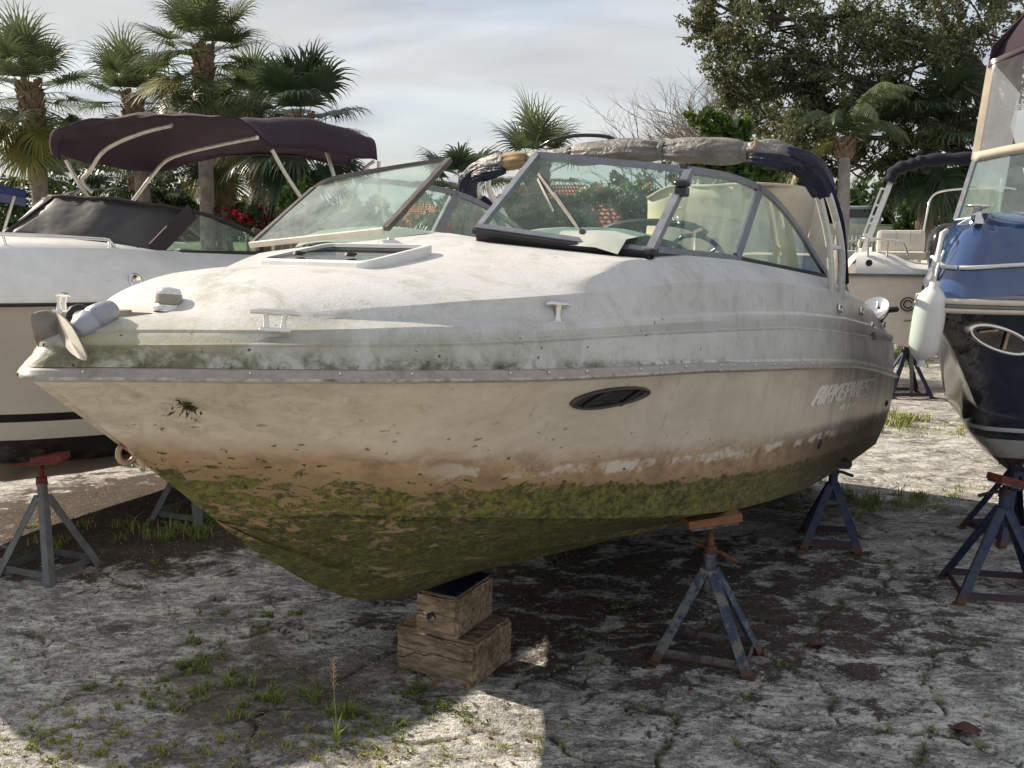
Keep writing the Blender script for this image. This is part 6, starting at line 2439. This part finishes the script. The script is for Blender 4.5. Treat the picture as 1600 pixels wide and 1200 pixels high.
# ---- fan fronds (shared meshes, gravity baked per elevation)
def fan_frond(elev, seed, pet=.85, blade=.98, nleaf=34, droop=.75, spread=115, mat_=palm_green, width=.023):
    r = random.Random(seed)
    V, F, Tn = [], [], []
    e = R(elev)
    d0 = Vector((math.cos(e), 0, math.sin(e)))
    # petiole curve
    pts, p, dd = [], Vector((0, 0, 0)), d0.copy()
    for i in range(6):
        pts.append(p.copy())
        dd = (dd + Vector((0, 0, -.035))).normalized()
        p = p + dd * pet / 5
    for i in range(5):
        b = len(V)
        for q in (pts[i], pts[i + 1]):
            V += [q + Vector((0, .012, 0)), q + Vector((0, -.012, 0)), q + Vector((0, 0, -.014))]
        F += [(b, b + 1, b + 4, b + 3), (b + 1, b + 2, b + 5, b + 4), (b + 2, b, b + 3, b + 5)]
        Tn += [.7] * 6
    hub = pts[-1]
    ax = (pts[-1] - pts[-2]).normalized()
    side = Vector((0, 1, 0))
    nrm = ax.cross(side).normalized()
    if nrm.z < 0:
        nrm = -nrm
    for k in range(nleaf):
        f_ = k / (nleaf - 1) * 2 - 1
        a = R(spread) * f_ + r.uniform(-.03, .03)
        dr = (ax * math.cos(a) + side * math.sin(a) + nrm * (.22 * abs(f_) + .05)).normalized()
        L = blade * (1 - .28 * abs(f_) ** 2) * r.uniform(.88, 1.08)
        sd = dr.cross(nrm).normalized()
        p = hub + ax * .16 * (1 - abs(f_))
        dd = dr.copy()
        b = len(V)
        n = 5
        tn = min(1, max(0, .45 + r.uniform(-.3, .3)))
        for i in range(n + 1):
            t = i / n
            w_ = width * blade * (.55 + 1.1 * t if t < .45 else (1.05 - .15) * max(0.02, (1 - t) / .55) + .04)
            V += [p - sd * w_, p + sd * w_]
            Tn += [tn * (1 - .2 * t) + .2 * t] * 2
            if i < n:
                F.append((b + 2 * i, b + 2 * i + 1, b + 2 * i + 3, b + 2 * i + 2))
                dd = (dd + Vector((0, 0, -droop * (t ** 1.5) * r.uniform(.5, 1.2)))).normalized()
                p = p + dd * L / n
    return mesh_np('frond', [tuple(v) for v in V], F, Tn, mat_)


def feather_frond(elev, seed, length=2.2, mat_=palm_green, droop=.22, nl=46, ll=.62):
    r = random.Random(seed)
    V, F, Tn = [], [], []
    dd = Vector((math.cos(R(elev)), 0, math.sin(R(elev))))
    p = Vector((0, 0, 0))
    side = Vector((0, 1, 0))
    N = nl
    for i in range(N):
        t = i / N
        q = p + dd * length / N
        up = side.cross(dd)
        b = len(V)
        V += [p + up * .012, p - up * .012, q - up * .012, q + up * .012]
        F.append((b, b + 1, b + 2, b + 3))
        Tn += [.8] * 4
        if t > .12:
            L = ll * math.sin(math.pi * min(.98, .25 + t * .75)) ** .7
            for sg in (1, -1):
                ld = (side * sg * .8 + dd * .65 + up * .15).normalized()
                a = p.copy()
                b = len(V)
                tn = r.uniform(.1, .9)
                for k in range(4):
                    w_ = (.018, .024, .018, .002)[k]
                    V += [a - dd * w_, a + dd * w_]
                    Tn += [tn, tn]
                    if k < 3:
                        F.append((b + 2 * k, b + 2 * k + 1, b + 2 * k + 3, b + 2 * k + 2))
                        ld = (ld + Vector((0, 0, -.32 * r.uniform(.6, 1.3)))).normalized()
                        a = a + ld * L / 3
        p = q
        dd = (dd + Vector((0, 0, -droop * (2.2 / N) * (.6 + 1.6 * t) * 2))).normalized()
    return mesh_np('frond', [tuple(v) for v in V], F, Tn, mat_)


FAN = {}


def fan_mesh(kind, elev, var):
    key = (kind, elev, var)
    if key not in FAN:
        kw = dict(green=dict(), dark=dict(mat_=palm_dark, droop=1.1, blade=1.05, pet=.95, spread=105, width=.036), dead=dict(mat_=palm_dead, droop=1.2, blade=.8, pet=.7, nleaf=20), yellow=dict(mat_=palm_yel, droop=.7))[kind]
        FAN[key] = fan_frond(elev, hash((elev, var)) % 1000, **kw)
    return FAN[key]


def palm(label, crown, base_z, rad_, lean, nf, seed, kind='green', scale=1.0, boots=1.0, dead=0, skirt=0, trunk_mat=None, group='fan palms behind the boats'):
    r = random.Random(seed)
    crown = Vector(crown)
    base = Vector((crown.x + lean[0], crown.y + lean[1], base_z))
    t = thing('fan_palm', label, 'palm tree', base, None, group)
    top = crown - base
    path = [Vector((0, 0, -.1)), top * .33 + Vector((lean[0] * -.1, 0, 0)), top * .7, top]
    pts = smooth_path(path, 8)
    mb = MB()
    n = len(pts)
    mb.tube(pts, [rad_ * (1.15 - .25 * min(1, i / n * 2) + .03 * math.sin(i * 2.1)) for i in range(n)], 14)
    mb.build('trunk', trunk_mat or bark, t)
    if boots > 0:
        mb = MB()
        H = top.length
        for k in range(int(70 * boots)):
            f_ = 1 - (boots * .28) * (k / (70 * boots))
            a = k * 2.4
            c_ = top * f_ if True else None
            i = min(n - 1, int(f_ * (n - 1)))
            c_ = pts[i].lerp(pts[min(i + 1, n - 1)], f_ * (n - 1) - i)
            out_ = Vector((math.cos(a), math.sin(a), 0))
            mb.bar(c_ + out_ * rad_ * .7 + Vector((0, 0, -.12)), c_ + out_ * rad_ * (1.2 + .35 * r.random()) + Vector((0, 0, .16)), .10, .035, (0, 0, 1))
        mb.build('leaf_base', boot_m, t)['kind'] = 'stuff'
    for k in range(nf):
        f_ = (k + .5) / nf
        el = 84 - 148 * f_ ** .9 + r.uniform(-9, 9)
        q = min((80, 55, 30, 8, -18, -42, -62), key=lambda v: abs(v - el))
        az = k * 2.39996 + r.uniform(-.25, .25)
        kd = kind
        if q <= -18 and r.random() < .12:
            kd = 'yellow' if kind == 'green' else kind
        o = link('frond', fan_mesh(kd, q, r.randint(0, 1)), t, top + Vector((0, 0, -.10 - .3 * f_)), (r.uniform(-.12, .12), 0, az))
        s = scale * r.uniform(.85, 1.12)
        o.scale = (s, s, s)
    for k in range(dead):
        az = r.uniform(0, 6.28)
        o = link('dead_frond', fan_mesh('dead', r.choice((-42, -65)), r.randint(0, 1)), t, top + Vector((0, 0, -.35 - .25 * r.random())), (0, 0, az))
        o.scale = (scale * .9,) * 3
    if skirt:
        for k in range(skirt):
            az = r.uniform(0, 6.28)
            o = link('dead_frond', fan_mesh('dead', -78, r.randint(0, 1)), t, top * (1 - .28 * r.random()) + Vector((0, 0, -.3)), (0, 0, az))
            o.scale = (scale * .8,) * 3
    return t


palm('fan palm with stout leaf based trunk standing at the far left edge', W(46, 135, 18), 0, .17, (.12, 0), 40, 1, scale=.84, boots=1.2, dead=4)
palm('shorter fan palm with yellowing lower fronds between the first two tall palms', W(206, 150, 21), 0, .17, (.3, 0), 38, 2, scale=.84, dead=10, boots=.8)
palm('tallest fan palm, its crown reaching the top of the picture above the plum bimini', W(318, 78, 19), 0, .155, (-.25, .2), 44, 3, scale=.90, boots=1.1, dead=3)
palm('fan palm crowded behind the tallest one, to its right', W(395, 165, 22), 0, .19, (.1, .3), 30, 4, scale=.82, boots=.6, skirt=14)
palm('dark drooping fan palm with weeping leaf tips, right of the palm row', W(470, 188, 18), 0, .17, (-.70, .3), 34, 5, kind='dark', scale=.80, boots=.3, trunk_mat=bark)
palm('fan palm with a shaggy skirt of dead fronds low behind the plum bimini', W(340, 205, 23.5), 0, .19, (.1, 0), 26, 6, scale=.9, skirt=22, boots=.5)
palm('small distant fan palm low between the trunks near the red flowers', W(432, 300, 34), 0, .18, (0, 0), 24, 7, scale=.8, boots=.3)
palm('fan palm rising behind the folded canvas of the weathered cruiser', W(838, 262, 17), 0, .17, (.1, 0), 34, 8, scale=.74, boots=.6)
palm('dark fan palm between the dusty pane and the white arch tubes', W(716, 300, 24), 0, .19, (0, 0), 24, 9, kind='dark', scale=.8, boots=.3)
palm('fan palm with pale smooth trunk under the oak, right of the single slim palm', W(1456, 205, 30), .5, .27, (0, 0), 32, 10, kind='dark', scale=1.35, boots=.6, trunk_mat=bark_pale, skirt=8)
palm('low fan palm half hidden beneath the plum bimini at the left', W(215, 285, 23), 0, .18, (0, 0), 24, 12, kind='dark', scale=.95, boots=.3)
palm('dark fan palm low at the left behind the covered windshield', W(120, 300, 26), 0, .18, (0, 0), 22, 13, kind='dark', scale=.9, boots=.3)

# feather palm with slim ringed trunk
c0 = W(1320, 222, 28)
b0 = W(1311, 415, 28)
b0.z = .45
t = thing('feather_palm', 'slim palm with a swollen brown crown base and arching yellowish feather fronds', 'palm tree', b0)
top = c0 - b0
mb = MB()
pts = smooth_path([Vector((0, 0, -.1)), top * .5 + Vector((.05, 0, 0)), top * .93], 8)
mb.tube(pts, [.20 - .05 * i / len(pts) + .008 * (i % 2) for i in range(len(pts))], 12)
mb.build('trunk', bark_pale, t)
mb = MB()
mb.lathe([(.14, -.55), (.26, -.40), (.27, -.2), (.20, .0), (.10, .15)], 12, top)
for k in range(40):
    a = k * 2.4
    mb.bar(top + Vector((math.cos(a) * .2, math.sin(a) * .2, -.45 + .01 * k)), top + Vector((math.cos(a) * .30, math.sin(a) * .30, -.30 + .012 * k)), .09, .03)
mb.build('crown_base', boot_m, t)
pr = random.Random(5)
FE = [feather_frond(e_, i, 2.7, m_, .42) for i, (e_, m_) in enumerate(((70, palm_green), (45, palm_green), (22, palm_yel), (0, palm_yel), (55, palm_dark)))]
for k in range(14):
    o = link('frond', FE[(k * 2) % 5], t, top + Vector((0, 0, .05)), (0, 0, k * 2.4))
    s = pr.uniform(.75, 1.0)
    o.scale = (s, s, s)


def shrub(name, label, cat, lobes, per, size, mat_, seed, group=None, aspect=.5, base=None, flowers=None, nsub=6, spreadk=.55):
    """lobes: (px,py,depth,radius m); crown + a few stems"""
    r = np.random.RandomState(seed)
    P = [np.array(W(a, b, d_)) for a, b, d_, _ in lobes]
    cen = np.mean(P, 0)
    base = Vector((cen[0], cen[1], 0 if base is None else base))
    t = thing(name, label, cat, base, None, group)
    cl = []
    for p, (_, _, _, rad_) in zip(P, lobes):
        for k in range(nsub):
            o_ = r.normal(0, 1, 3)
            o_ *= rad_ * spreadk * r.uniform(.5, 1.1) / np.linalg.norm(o_)
            cl.append((*(p + o_ - np.array(base)), rad_ * r.uniform(.32, .5)))
    o = link('crown', leaf_cloud('crown', cl, per, size, mat_, seed, aspect), t)
    if flowers:
        fm, fper, fsz = flowers
        link('blossom', leaf_cloud('blossom', [c_ for c_ in cl if r.rand() < .8], fper, fsz, fm, seed + 9, .8, clumpy=.28), t)['kind'] = 'stuff'
    mb = MB()
    for p in P:
        q = Vector(p) - base
        mb.tube([Vector((q.x * .15, q.y * .15, -.1)), q * .5 + Vector((0, 0, .1)), q], [.07, .045, .015], 6)
    mb.build('stem', twig_m, t)
    return t


shrub('bougainvillea', 'bougainvillea bush covered in red blossom between the palm trunks', 'bush', [(350, 338, 20, .55), (385, 332, 20, .55), (425, 335, 20.3, .55), (455, 345, 20.5, .5), (320, 348, 20, .4)], 120, .10, shrub_leaf, 20, None, flowers=(red_flower, 42, .085))
shrub('bougainvillea', 'bougainvillea bush with deep red blossom seen right of the white arch tubes', 'bush', [(730, 352, 16, .40), (700, 362, 16, .4), (765, 360, 16, .4)], 110, .09, shrub_leaf, 22, None, flowers=(red_flower, 50, .085))
shrub('oleander', 'large pink flowering bush seen through the clear windshield pane', 'bush', [(905, 335, 19, .55), (950, 315, 19, .65), (1000, 312, 19, .75), (1045, 325, 19, .7), (980, 345, 19, .6), (1090, 330, 19.5, .7)], 170, .11, bright_leaf, 23, None, flowers=(pink_flower, 22, .075))
shrub('shrub', 'dark green shrub filling the gap under the left palms', 'bush', [(70, 315, 25, 1.0), (140, 305, 26, 1.0), (200, 312, 25, 1.0), (260, 300, 26, 1.0), (20, 320, 25, 1.0), (110, 330, 24, .9), (240, 330, 24, .9), (290, 330, 24, .7)], 210, .13, shrub_leaf, 24)
shrub('shrub', 'low dark shrub seen below the dusty starboard pane', 'bush', [(560, 350, 30, 1.0), (610, 350, 32, .8), (660, 356, 30, .8), (500, 345, 30, .8)], 130, .14, shrub_leaf, 25)
shrub('broadleaf_tree', 'bright green tree with broad glossy leaves behind the silver canvas bundles', 'tree', [(1100, 205, 26, .75), (1130, 195, 26, .8), (1165, 215, 26, .75), (1120, 240, 26, .85), (1160, 255, 26, .8), (1090, 255, 26, .7), (1190, 265, 26, .7), (1140, 290, 26, .8)], 90, .30, bright_leaf, 26, aspect=.55)
shrub('shrub', 'dark leafy undergrowth below the oak behind the white picket fence', 'bush', [(1400, 300, 52, 1.6), (1440, 330, 52, 1.7), (1490, 320, 52, 1.8), (1370, 320, 54, 1.2), (1530, 300, 52, 2.0), (1420, 365, 51, 1.0), (1470, 365, 51, 1.2)], 260, .24, shrub_leaf, 27, base=.5)
shrub('shrub', 'mid green bush beside the pale palm trunk in front of the picket fence', 'bush', [(1430, 325, 40, .7), (1425, 345, 40, .7), (1475, 372, 38, .6), (1495, 350, 38, .8), (1445, 385, 38, .5)], 150, .22, bright_leaf, 28, base=.5)
shrub('shrub', 'dark bush behind the canvas curtain at the foot of the oak', 'bush', [(1200, 300, 44, 1.4), (1240, 330, 44, 1.4), (1180, 350, 44, 1.3), (1260, 290, 44, 1.2)], 230, .2, shrub_leaf, 29, base=.5)
t = shrub('shrub', 'large leaved plant poking above the dusty pane beside the bimini poles', 'bush', [(462, 300, 17, .22), (478, 292, 17, .2), (450, 312, 17, .2)], 16, .24, bright_leaf, 30, aspect=.6)

# ---- the oak
r = np.random.RandomState(8)
OD = 31.0
lob = [(1125, 10, 52), (1190, 60, 70), (1255, 25, 80), (1335, 30, 70), (1160, 115, 48), (1235, 130, 78), (1305, 130, 66), (1195, 195, 48), (1262, 212, 52), (1372, 95, 46), (1420, 25, 50), (1440, 118, 40), (1500, 35, 58), (1560, 60, 60),
       (1398, 178, 42), (1470, 178, 34), (1335, 235, 30), (1135, 60, 45), (1530, -30, 80), (1250, -60, 110), (1400, -60, 110), (1110, -40, 50), (1225, 255, 30), (1590, 120, 50), (1600, 20, 70), (1360, 150, 40), (1290, 75, 60), (1505, 110, 26), (1150, 150, 26), (1225, 175, 50), (1290, 185, 50), (1365, 60, 50), (1420, 75, 40), (1450, 200, 40), (1500, 210, 45), (1400, 235, 40), (1240, 235, 45), (1300, 245, 40), (1210, 110, 50), (1275, 130, 50), (1180, 20, 60), (1100, 40, 30)]
oak_base = W(1590, 420, OD)
oak_base.z = .2
oak = thing('oak_tree', 'huge spreading oak with small dark leaves filling the upper right', 'tree', oak_base)
ob3 = np.array(oak_base)
cl = []
cents = []
for (px_, py_, rp) in lob:
    rad_ = rp / FPX * OD
    d_ = OD + r.uniform(-2.2, 2.2)
    c_ = np.array(W(px_, py_, d_))
    cents.append(c_ - ob3)
    for k in range(int(9 + rad_ * 9)):
        o_ = r.normal(0, 1, 3)
        o_ *= rad_ * r.uniform(.35, 1.08) / np.linalg.norm(o_)
        cl.append((*(c_ + o_ - ob3), r.uniform(.22, .46)))
link('crown', leaf_cloud('crown', cl, 128, .122, oak_leaf, 3, .55, clumpy=.45), oak)
mb = MB()


def limb(px_pts, r0, r1, dd=OD):
    pts = smooth_path([W(a, b, d_ if len(q) > 2 else dd) - oak_base for q in px_pts for a, b, d_ in [(q[0], q[1], q[2] if len(q) > 2 else dd)]], 6)
    n = len(pts)
    mb.tube(pts, [r0 + (r1 - r0) * i / (n - 1) for i in range(n)], 9)


limb([(1592, 440), (1585, 330), (1560, 220), (1532, 130), (1490, 75)], .55, .30)
limb([(1532, 130), (1500, 95), (1450, 62), (1400, 40), (1340, 20)], .28, .08)
limb([(1560, 220), (1500, 190), (1440, 165), (1390, 140), (1330, 120), (1270, 95)], .25, .05)
limb([(1490, 75), (1470, 20), (1440, -60)], .22, .08)
limb([(1580, 300), (1540, 250), (1490, 235), (1430, 215), (1360, 215), (1290, 200)], .20, .04)
limb([(1450, 62), (1430, 95), (1420, 130)], .09, .03)
limb([(1400, 150), (1370, 185), (1345, 235)], .08, .03)
limb([(1330, 120), (1260, 130), (1190, 160)], .09, .03)
limb([(1340, 20), (1250, 30), (1150, 20), (1100, -10)], .10, .03)
limb([(1270, 95), (1210, 70), (1150, 60)], .07, .02)
limb([(1560, 220), (1585, 120), (1590, 20)], .25, .1)
mb.build('trunk', oak_bark, oak)
# fine branches reaching into every lobe
mb = MB()
rb = random.Random(4)
for c_ in cents:
    c_ = Vector(c_)
    for k in range(5):
        e = c_ + Vector((rb.gauss(0, .8), rb.gauss(0, .8), rb.gauss(0, .6)))
        s_ = c_ + Vector((rb.uniform(.3, 1.6), rb.gauss(0, .4), rb.uniform(-.7, .1)))
        m_ = s_.lerp(e, .5) + Vector((rb.gauss(0, .15), rb.gauss(0, .15), rb.gauss(0, .15)))
        mb.tube([s_, m_, e], [.045, .03, .012], 5, False)
o = mb.build('branch', oak_bark, oak, recalc=False)
o['kind'] = 'stuff'


# ---- bare tree
def bare_tree(base_px, d_, label, seed, H):
    rb = random.Random(seed)
    base = W(base_px[0], base_px[1], d_)
    base.z = .3
    t = thing('bare_tree', label, 'tree', base)
    mbt, mbb = MB(), MB()

    def grow(p, dr, L, rad_, lev):
        n = 4
        pts = [p]
        q, dd = p, dr
        for i in range(n):
            dd = (dd + Vector((rb.gauss(0, .13), rb.gauss(0, .13), rb.gauss(0, .09) + .02))).normalized()
            q = q + dd * L / n
            pts.append(q)
        (mbt if lev == 0 else mbb).tube(pts, [rad_ * (1 - .45 * i / n) for i in range(n + 1)], 7 if lev < 2 else 4, False)
        if lev >= 6:
            return
        for k in range(3 if lev < 4 else 3):
            f_ = rb.uniform(.45, 1.0) if k else 1.0
            i = min(n, max(1, int(f_ * n)))
            nd = (dd + Vector((rb.gauss(0, .5), rb.gauss(0, .45), rb.gauss(.08, .35)))).normalized()
            grow(pts[i], nd, L * rb.uniform(.6, .84), max(rad_ * .55, .006), lev + 1)

    grow(Vector((0, 0, 0)), Vector((-.04, 0, 1)), H * .42, .22, 0)
    for k in range(3):
        grow(Vector((0, 0, H * (.24 + .06 * k))), Vector((rb.uniform(-.8, .3), rb.uniform(-.4, .4), .8)).normalized(), H * .3, .11, 1)
    mbt.build('trunk', twig_m, t, recalc=False)
    mbb.build('branch', twig_m, t, recalc=False)['kind'] = 'stuff'


bare_tree((1118, 330), 40, 'leafless grey tree with a fan of fine twigs left of the oak', 12, 7.7)
bare_tree((1150, 330), 46, 'second leafless tree, partly behind the oak leaves', 15, 9.0)

# ---- distant trees closing the horizon
for i, (lobes, sd) in enumerate([([(x_, 335 - 8 * math.sin(x_ * .05), 95, 3.2) for x_ in range(-150, 420, 38)], 51), ([(x_, 338 - 6 * math.sin(x_ * .08), 110, 3.0) for x_ in range(420, 1000, 36)], 52), ([(x_, 325 - 12 * math.sin(x_ * .03), 100, 4.0) for x_ in range(1000, 1800, 40)], 53)]):
    cl = []
    rr = np.random.RandomState(sd)
    for a, b, d_, rad_ in lobes:
        p = np.array(W(a, b, d_))
        for k in range(9):
            q = p + rr.normal(0, 1, 3) * rad_ * np.array([.6, .6, .35])
            q[2] = max(q[2], .8)
            cl.append((*q, rad_ * .4))
        for zz in np.arange(.5, p[2], 1.2):
            cl.append((p[0] + rr.normal(0, 1), p[1], zz, rad_ * .5))
    o = link('treeline', leaf_cloud('treeline', cl, 60, .75, shrub_leaf, sd, .7))
    tag(o, ['hazy line of distant trees behind the left palms', 'hazy line of distant trees in the middle distance', 'dark line of distant trees under the oak'][i], None, None, 'stuff')

# ---- seawall, picket fence, house, roofs, far clutter
sw = MB()
sw.box((0, 33.55, .28), (220, .35, .46))
sw.box((0, 33.5, .535), (220, .5, .07))
tag(sw.build('sea_wall', simple('seawall concrete', (.30, .285, .26), .9, var=.2, scale=1.5, bump=.4)), 'low concrete wall edging the lawn behind the yard', 'wall')
for o_ in bpy.data.objects:
    if o_.name == 'lawn':
        o_.location.z = .46
        for v in o_.data.vertices:
            if v.co.y < 40:
                v.co.y = 33.7
pf = thing('picket_fence', 'white picket fence along the far side of the lawn at the right', 'fence', (20, 47.2, .5))
pk = MB()
pk.slab([(-.04, 0, .05), (.04, 0, .05), (.04, 0, 1.12), (0, 0, 1.22), (-.04, 0, 1.12)], (0, 1, 0), .02)
fence_m = simple('white fence paint', (.72, .71, .68), .6, var=.06)
pko = pk.build('picket', fence_m, pf)
pko.location = (-9.0, 0, 0)
for k in range(1, 96):
    o_ = pko.copy()
    COL.objects.link(o_)
    o_.parent = pf
    o_.location = (-9.0 + .19 * k, 0, 0)
for z_ in (.35, .95):
    mb = MB()
    mb.box((0, .045, z_), (18.2, .04, .09))
    mb.build('rail', fence_m, pf)

tile_m = simple('red clay tile', (.27, .075, .05), .8, var=.3, scale=3)
wall_m = simple('cream stucco', (.55, .48, .38), .9, var=.08)


def house(label, ridge_px, eave_px, d_, depth, tile, seed):
    """hip roof of ribbed tiles on plain walls; px spans give ridge and eave ends on the near face"""
    (rx0, ry0), (rx1, ry1) = ridge_px
    (ex0, ey0), (ex1, ey1) = eave_px
    A, Bp = W(ex0, ey0, d_), W(ex1, ey1, d_)
    C_, D_ = W(rx0, ry0, d_ + depth), W(rx1, ry1, d_ + depth)
    ez = min(A.z, Bp.z)
    A.z = Bp.z = ez
    rz = (C_.z + D_.z) / 2
    C_.z = D_.z = rz
    base = Vector(((A.x + Bp.x) / 2, d_ + depth, 0))
    t = thing('house', label, 'house', base)
    E_, F_ = Vector((A.x, d_ + 2 * depth, ez)), Vector((Bp.x, d_ + 2 * depth, ez))
    mb = MB()
    faces = [(A, Bp, D_, C_), (F_, E_, C_, D_), (E_, A, C_, C_), (Bp, F_, D_, D_)]
    for a, b, c_, e_ in faces:
        n = max(2, int((b - a).length / .28))
        nr = max(3, int(((c_ + e_) / 2 - (a + b) / 2).length / .40))
        nn_ = (b - a).cross((c_ + e_) / 2 - a).normalized()
        rows = []
        for j in range(nr + 1):
            for jj in ((0,) if j == nr else (0, 1)):
                v = (j + jj * .98) / nr
                l_, r_ = a.lerp(e_ if False else c_ if (a - c_).length < (b - c_).length or c_ == e_ else e_, v), None
                p0 = a.lerp(c_ if faces.index((a, b, c_, e_)) not in (0, 1) else e_ if faces.index((a, b, c_, e_)) == 9 else (e_ if (a - e_).length < (a - c_).length else c_), v)
                p1 = b.lerp(e_ if faces.index((a, b, c_, e_)) not in (0, 1) else (c_ if (a - e_).length < (a - c_).length else e_), v)
                lift = .05 * (1 - jj)
                rows.append([p0.lerp(p1, i / (n * 4)) + nn_ * (lift + .05 * abs(math.sin(math.pi * i / 4))) - base for i in range(n * 4 + 1)])
        mb.grid(rows, smooth=False)
    o = mb.build('roof_tiles', tile, t, recalc=False)
    o['kind'] = 'stuff'
    mb = MB()
    ins = .5
    x0, x1 = min(A.x, Bp.x) + ins - base.x, max(A.x, Bp.x) - ins - base.x
    mb.box(((x0 + x1) / 2, 0, ez / 2 - .03), (x1 - x0, 2 * depth - 1, ez - .06))
    mb.build('wall', wall_m, t)
    for k in range(2):
        fr = MB()
        xx = x0 + (x1 - x0) * (.3 + .4 * k)
        fr.box((xx, -(depth - .5) - .02, ez * .55), (1.3, .08, 1.2))
        f_ = fr.build('window', fence_m, t)
        p_ = MB()
        p_.box((xx, -(depth - .5) - .055, ez * .55), (1.1, .03, 1.0))
        p_.build('pane', pgm, f_)


house('house with a red tiled hip roof behind the flowering bushes', ((810, 292), (915, 292)), ((660, 372), (1010, 372)), 32, 4.5, tile_m, 1)
house('distant house with an orange tiled roof low between the pane edge and the arch', ((652, 312), (668, 312)), ((625, 352), (700, 352)), 60, 4, simple('orange clay tile', (.42, .12, .05), .8, var=.25, scale=3), 2)

# boat and clutter beyond the fence
fb = thing('moored_boat', 'pale boat lying beyond the picket fence beside the slim palm trunk', 'boat', (18.6, 55, .5))
mb = MB()
mb.grid([[(-2.6, 0, 1.9), (-1.5, -1, 1.7), (1, -1.1, 1.6), (3, -1, 1.7)], [(-2.2, 0, .9), (-1.3, -.8, .7), (1, -.9, .6), (3, -.8, .6)], [(-1.8, 0, .3), (-1.2, 0, .1), (1, 0, .0), (3, 0, .0)]])
mb.grid([[(-2.6, 0, 1.9), (-1.5, 1, 1.7), (1, 1.1, 1.6), (3, 1, 1.7)], [(-1.5, -1, 1.7), (-1.5, 0, 1.75), (1, 0, 1.7), (3, 0, 1.7)]])
mb.build('hull', white_gel, fb)
mb = MB()
mb.box((.4, 0, 2.2), (2.2, 1.4, 1.0), bev=.12)
mb.build('cabin', simple('pale blue cabin', (.35, .45, .48), .4), fb)
mb = MB()
mb.box((.4, -.72, 2.3), (1.6, .04, .45))
mb.build('cabin_window', pgm, fb)
sg = thing('yard_sign', 'small yellow board sign standing on the lawn by the pale palm trunk', 'sign', W(1442, 400, 36))
sz_ = sg.location.z
sg.location.z = .5
mb = MB()
zt = W(1442, 350, 36).z - .5
mb.slab([(-.34, 0, zt - .14), (.34, 0, zt - .10), (.34, 0, zt + .14), (-.34, 0, zt + .12)], (0, 1, 0), .03)
mb.build('board', simple('yellow sign paint', (.65, .52, .12), .6), sg)
mb = MB()
for x_ in (-.22, .22):
    mb.bar((x_, .02, -.1), (x_, .02, zt - .1), .05, .05, (0, 1, 0))
mb.build('post', oak_bark, sg)
# planters by the fence
for k, (px_, w_) in enumerate(((1333, .5), (1352, .45), (1300, .4))):
    p = W(px_, 395, 45.5)
    t = thing('planter_box', ['white box planter in front of the picket fence, left of the tower leg', 'white box planter in front of the picket fence, nearest the tower leg', 'white box planter at the fence just left of the slim palm trunk'][k], 'planter', (p.x, p.y, .5), None, 'planters along the fence')
    mb = MB()
    mb.box((0, 0, .27), (w_ * 1.4, .5, .54), bev=.03)
    mb.build('box', fence_m, t)
    link('foliage', leaf_cloud('foliage', [(0, 0, .75, .16)], 40, .10, bright_leaf, 60 + k), t)
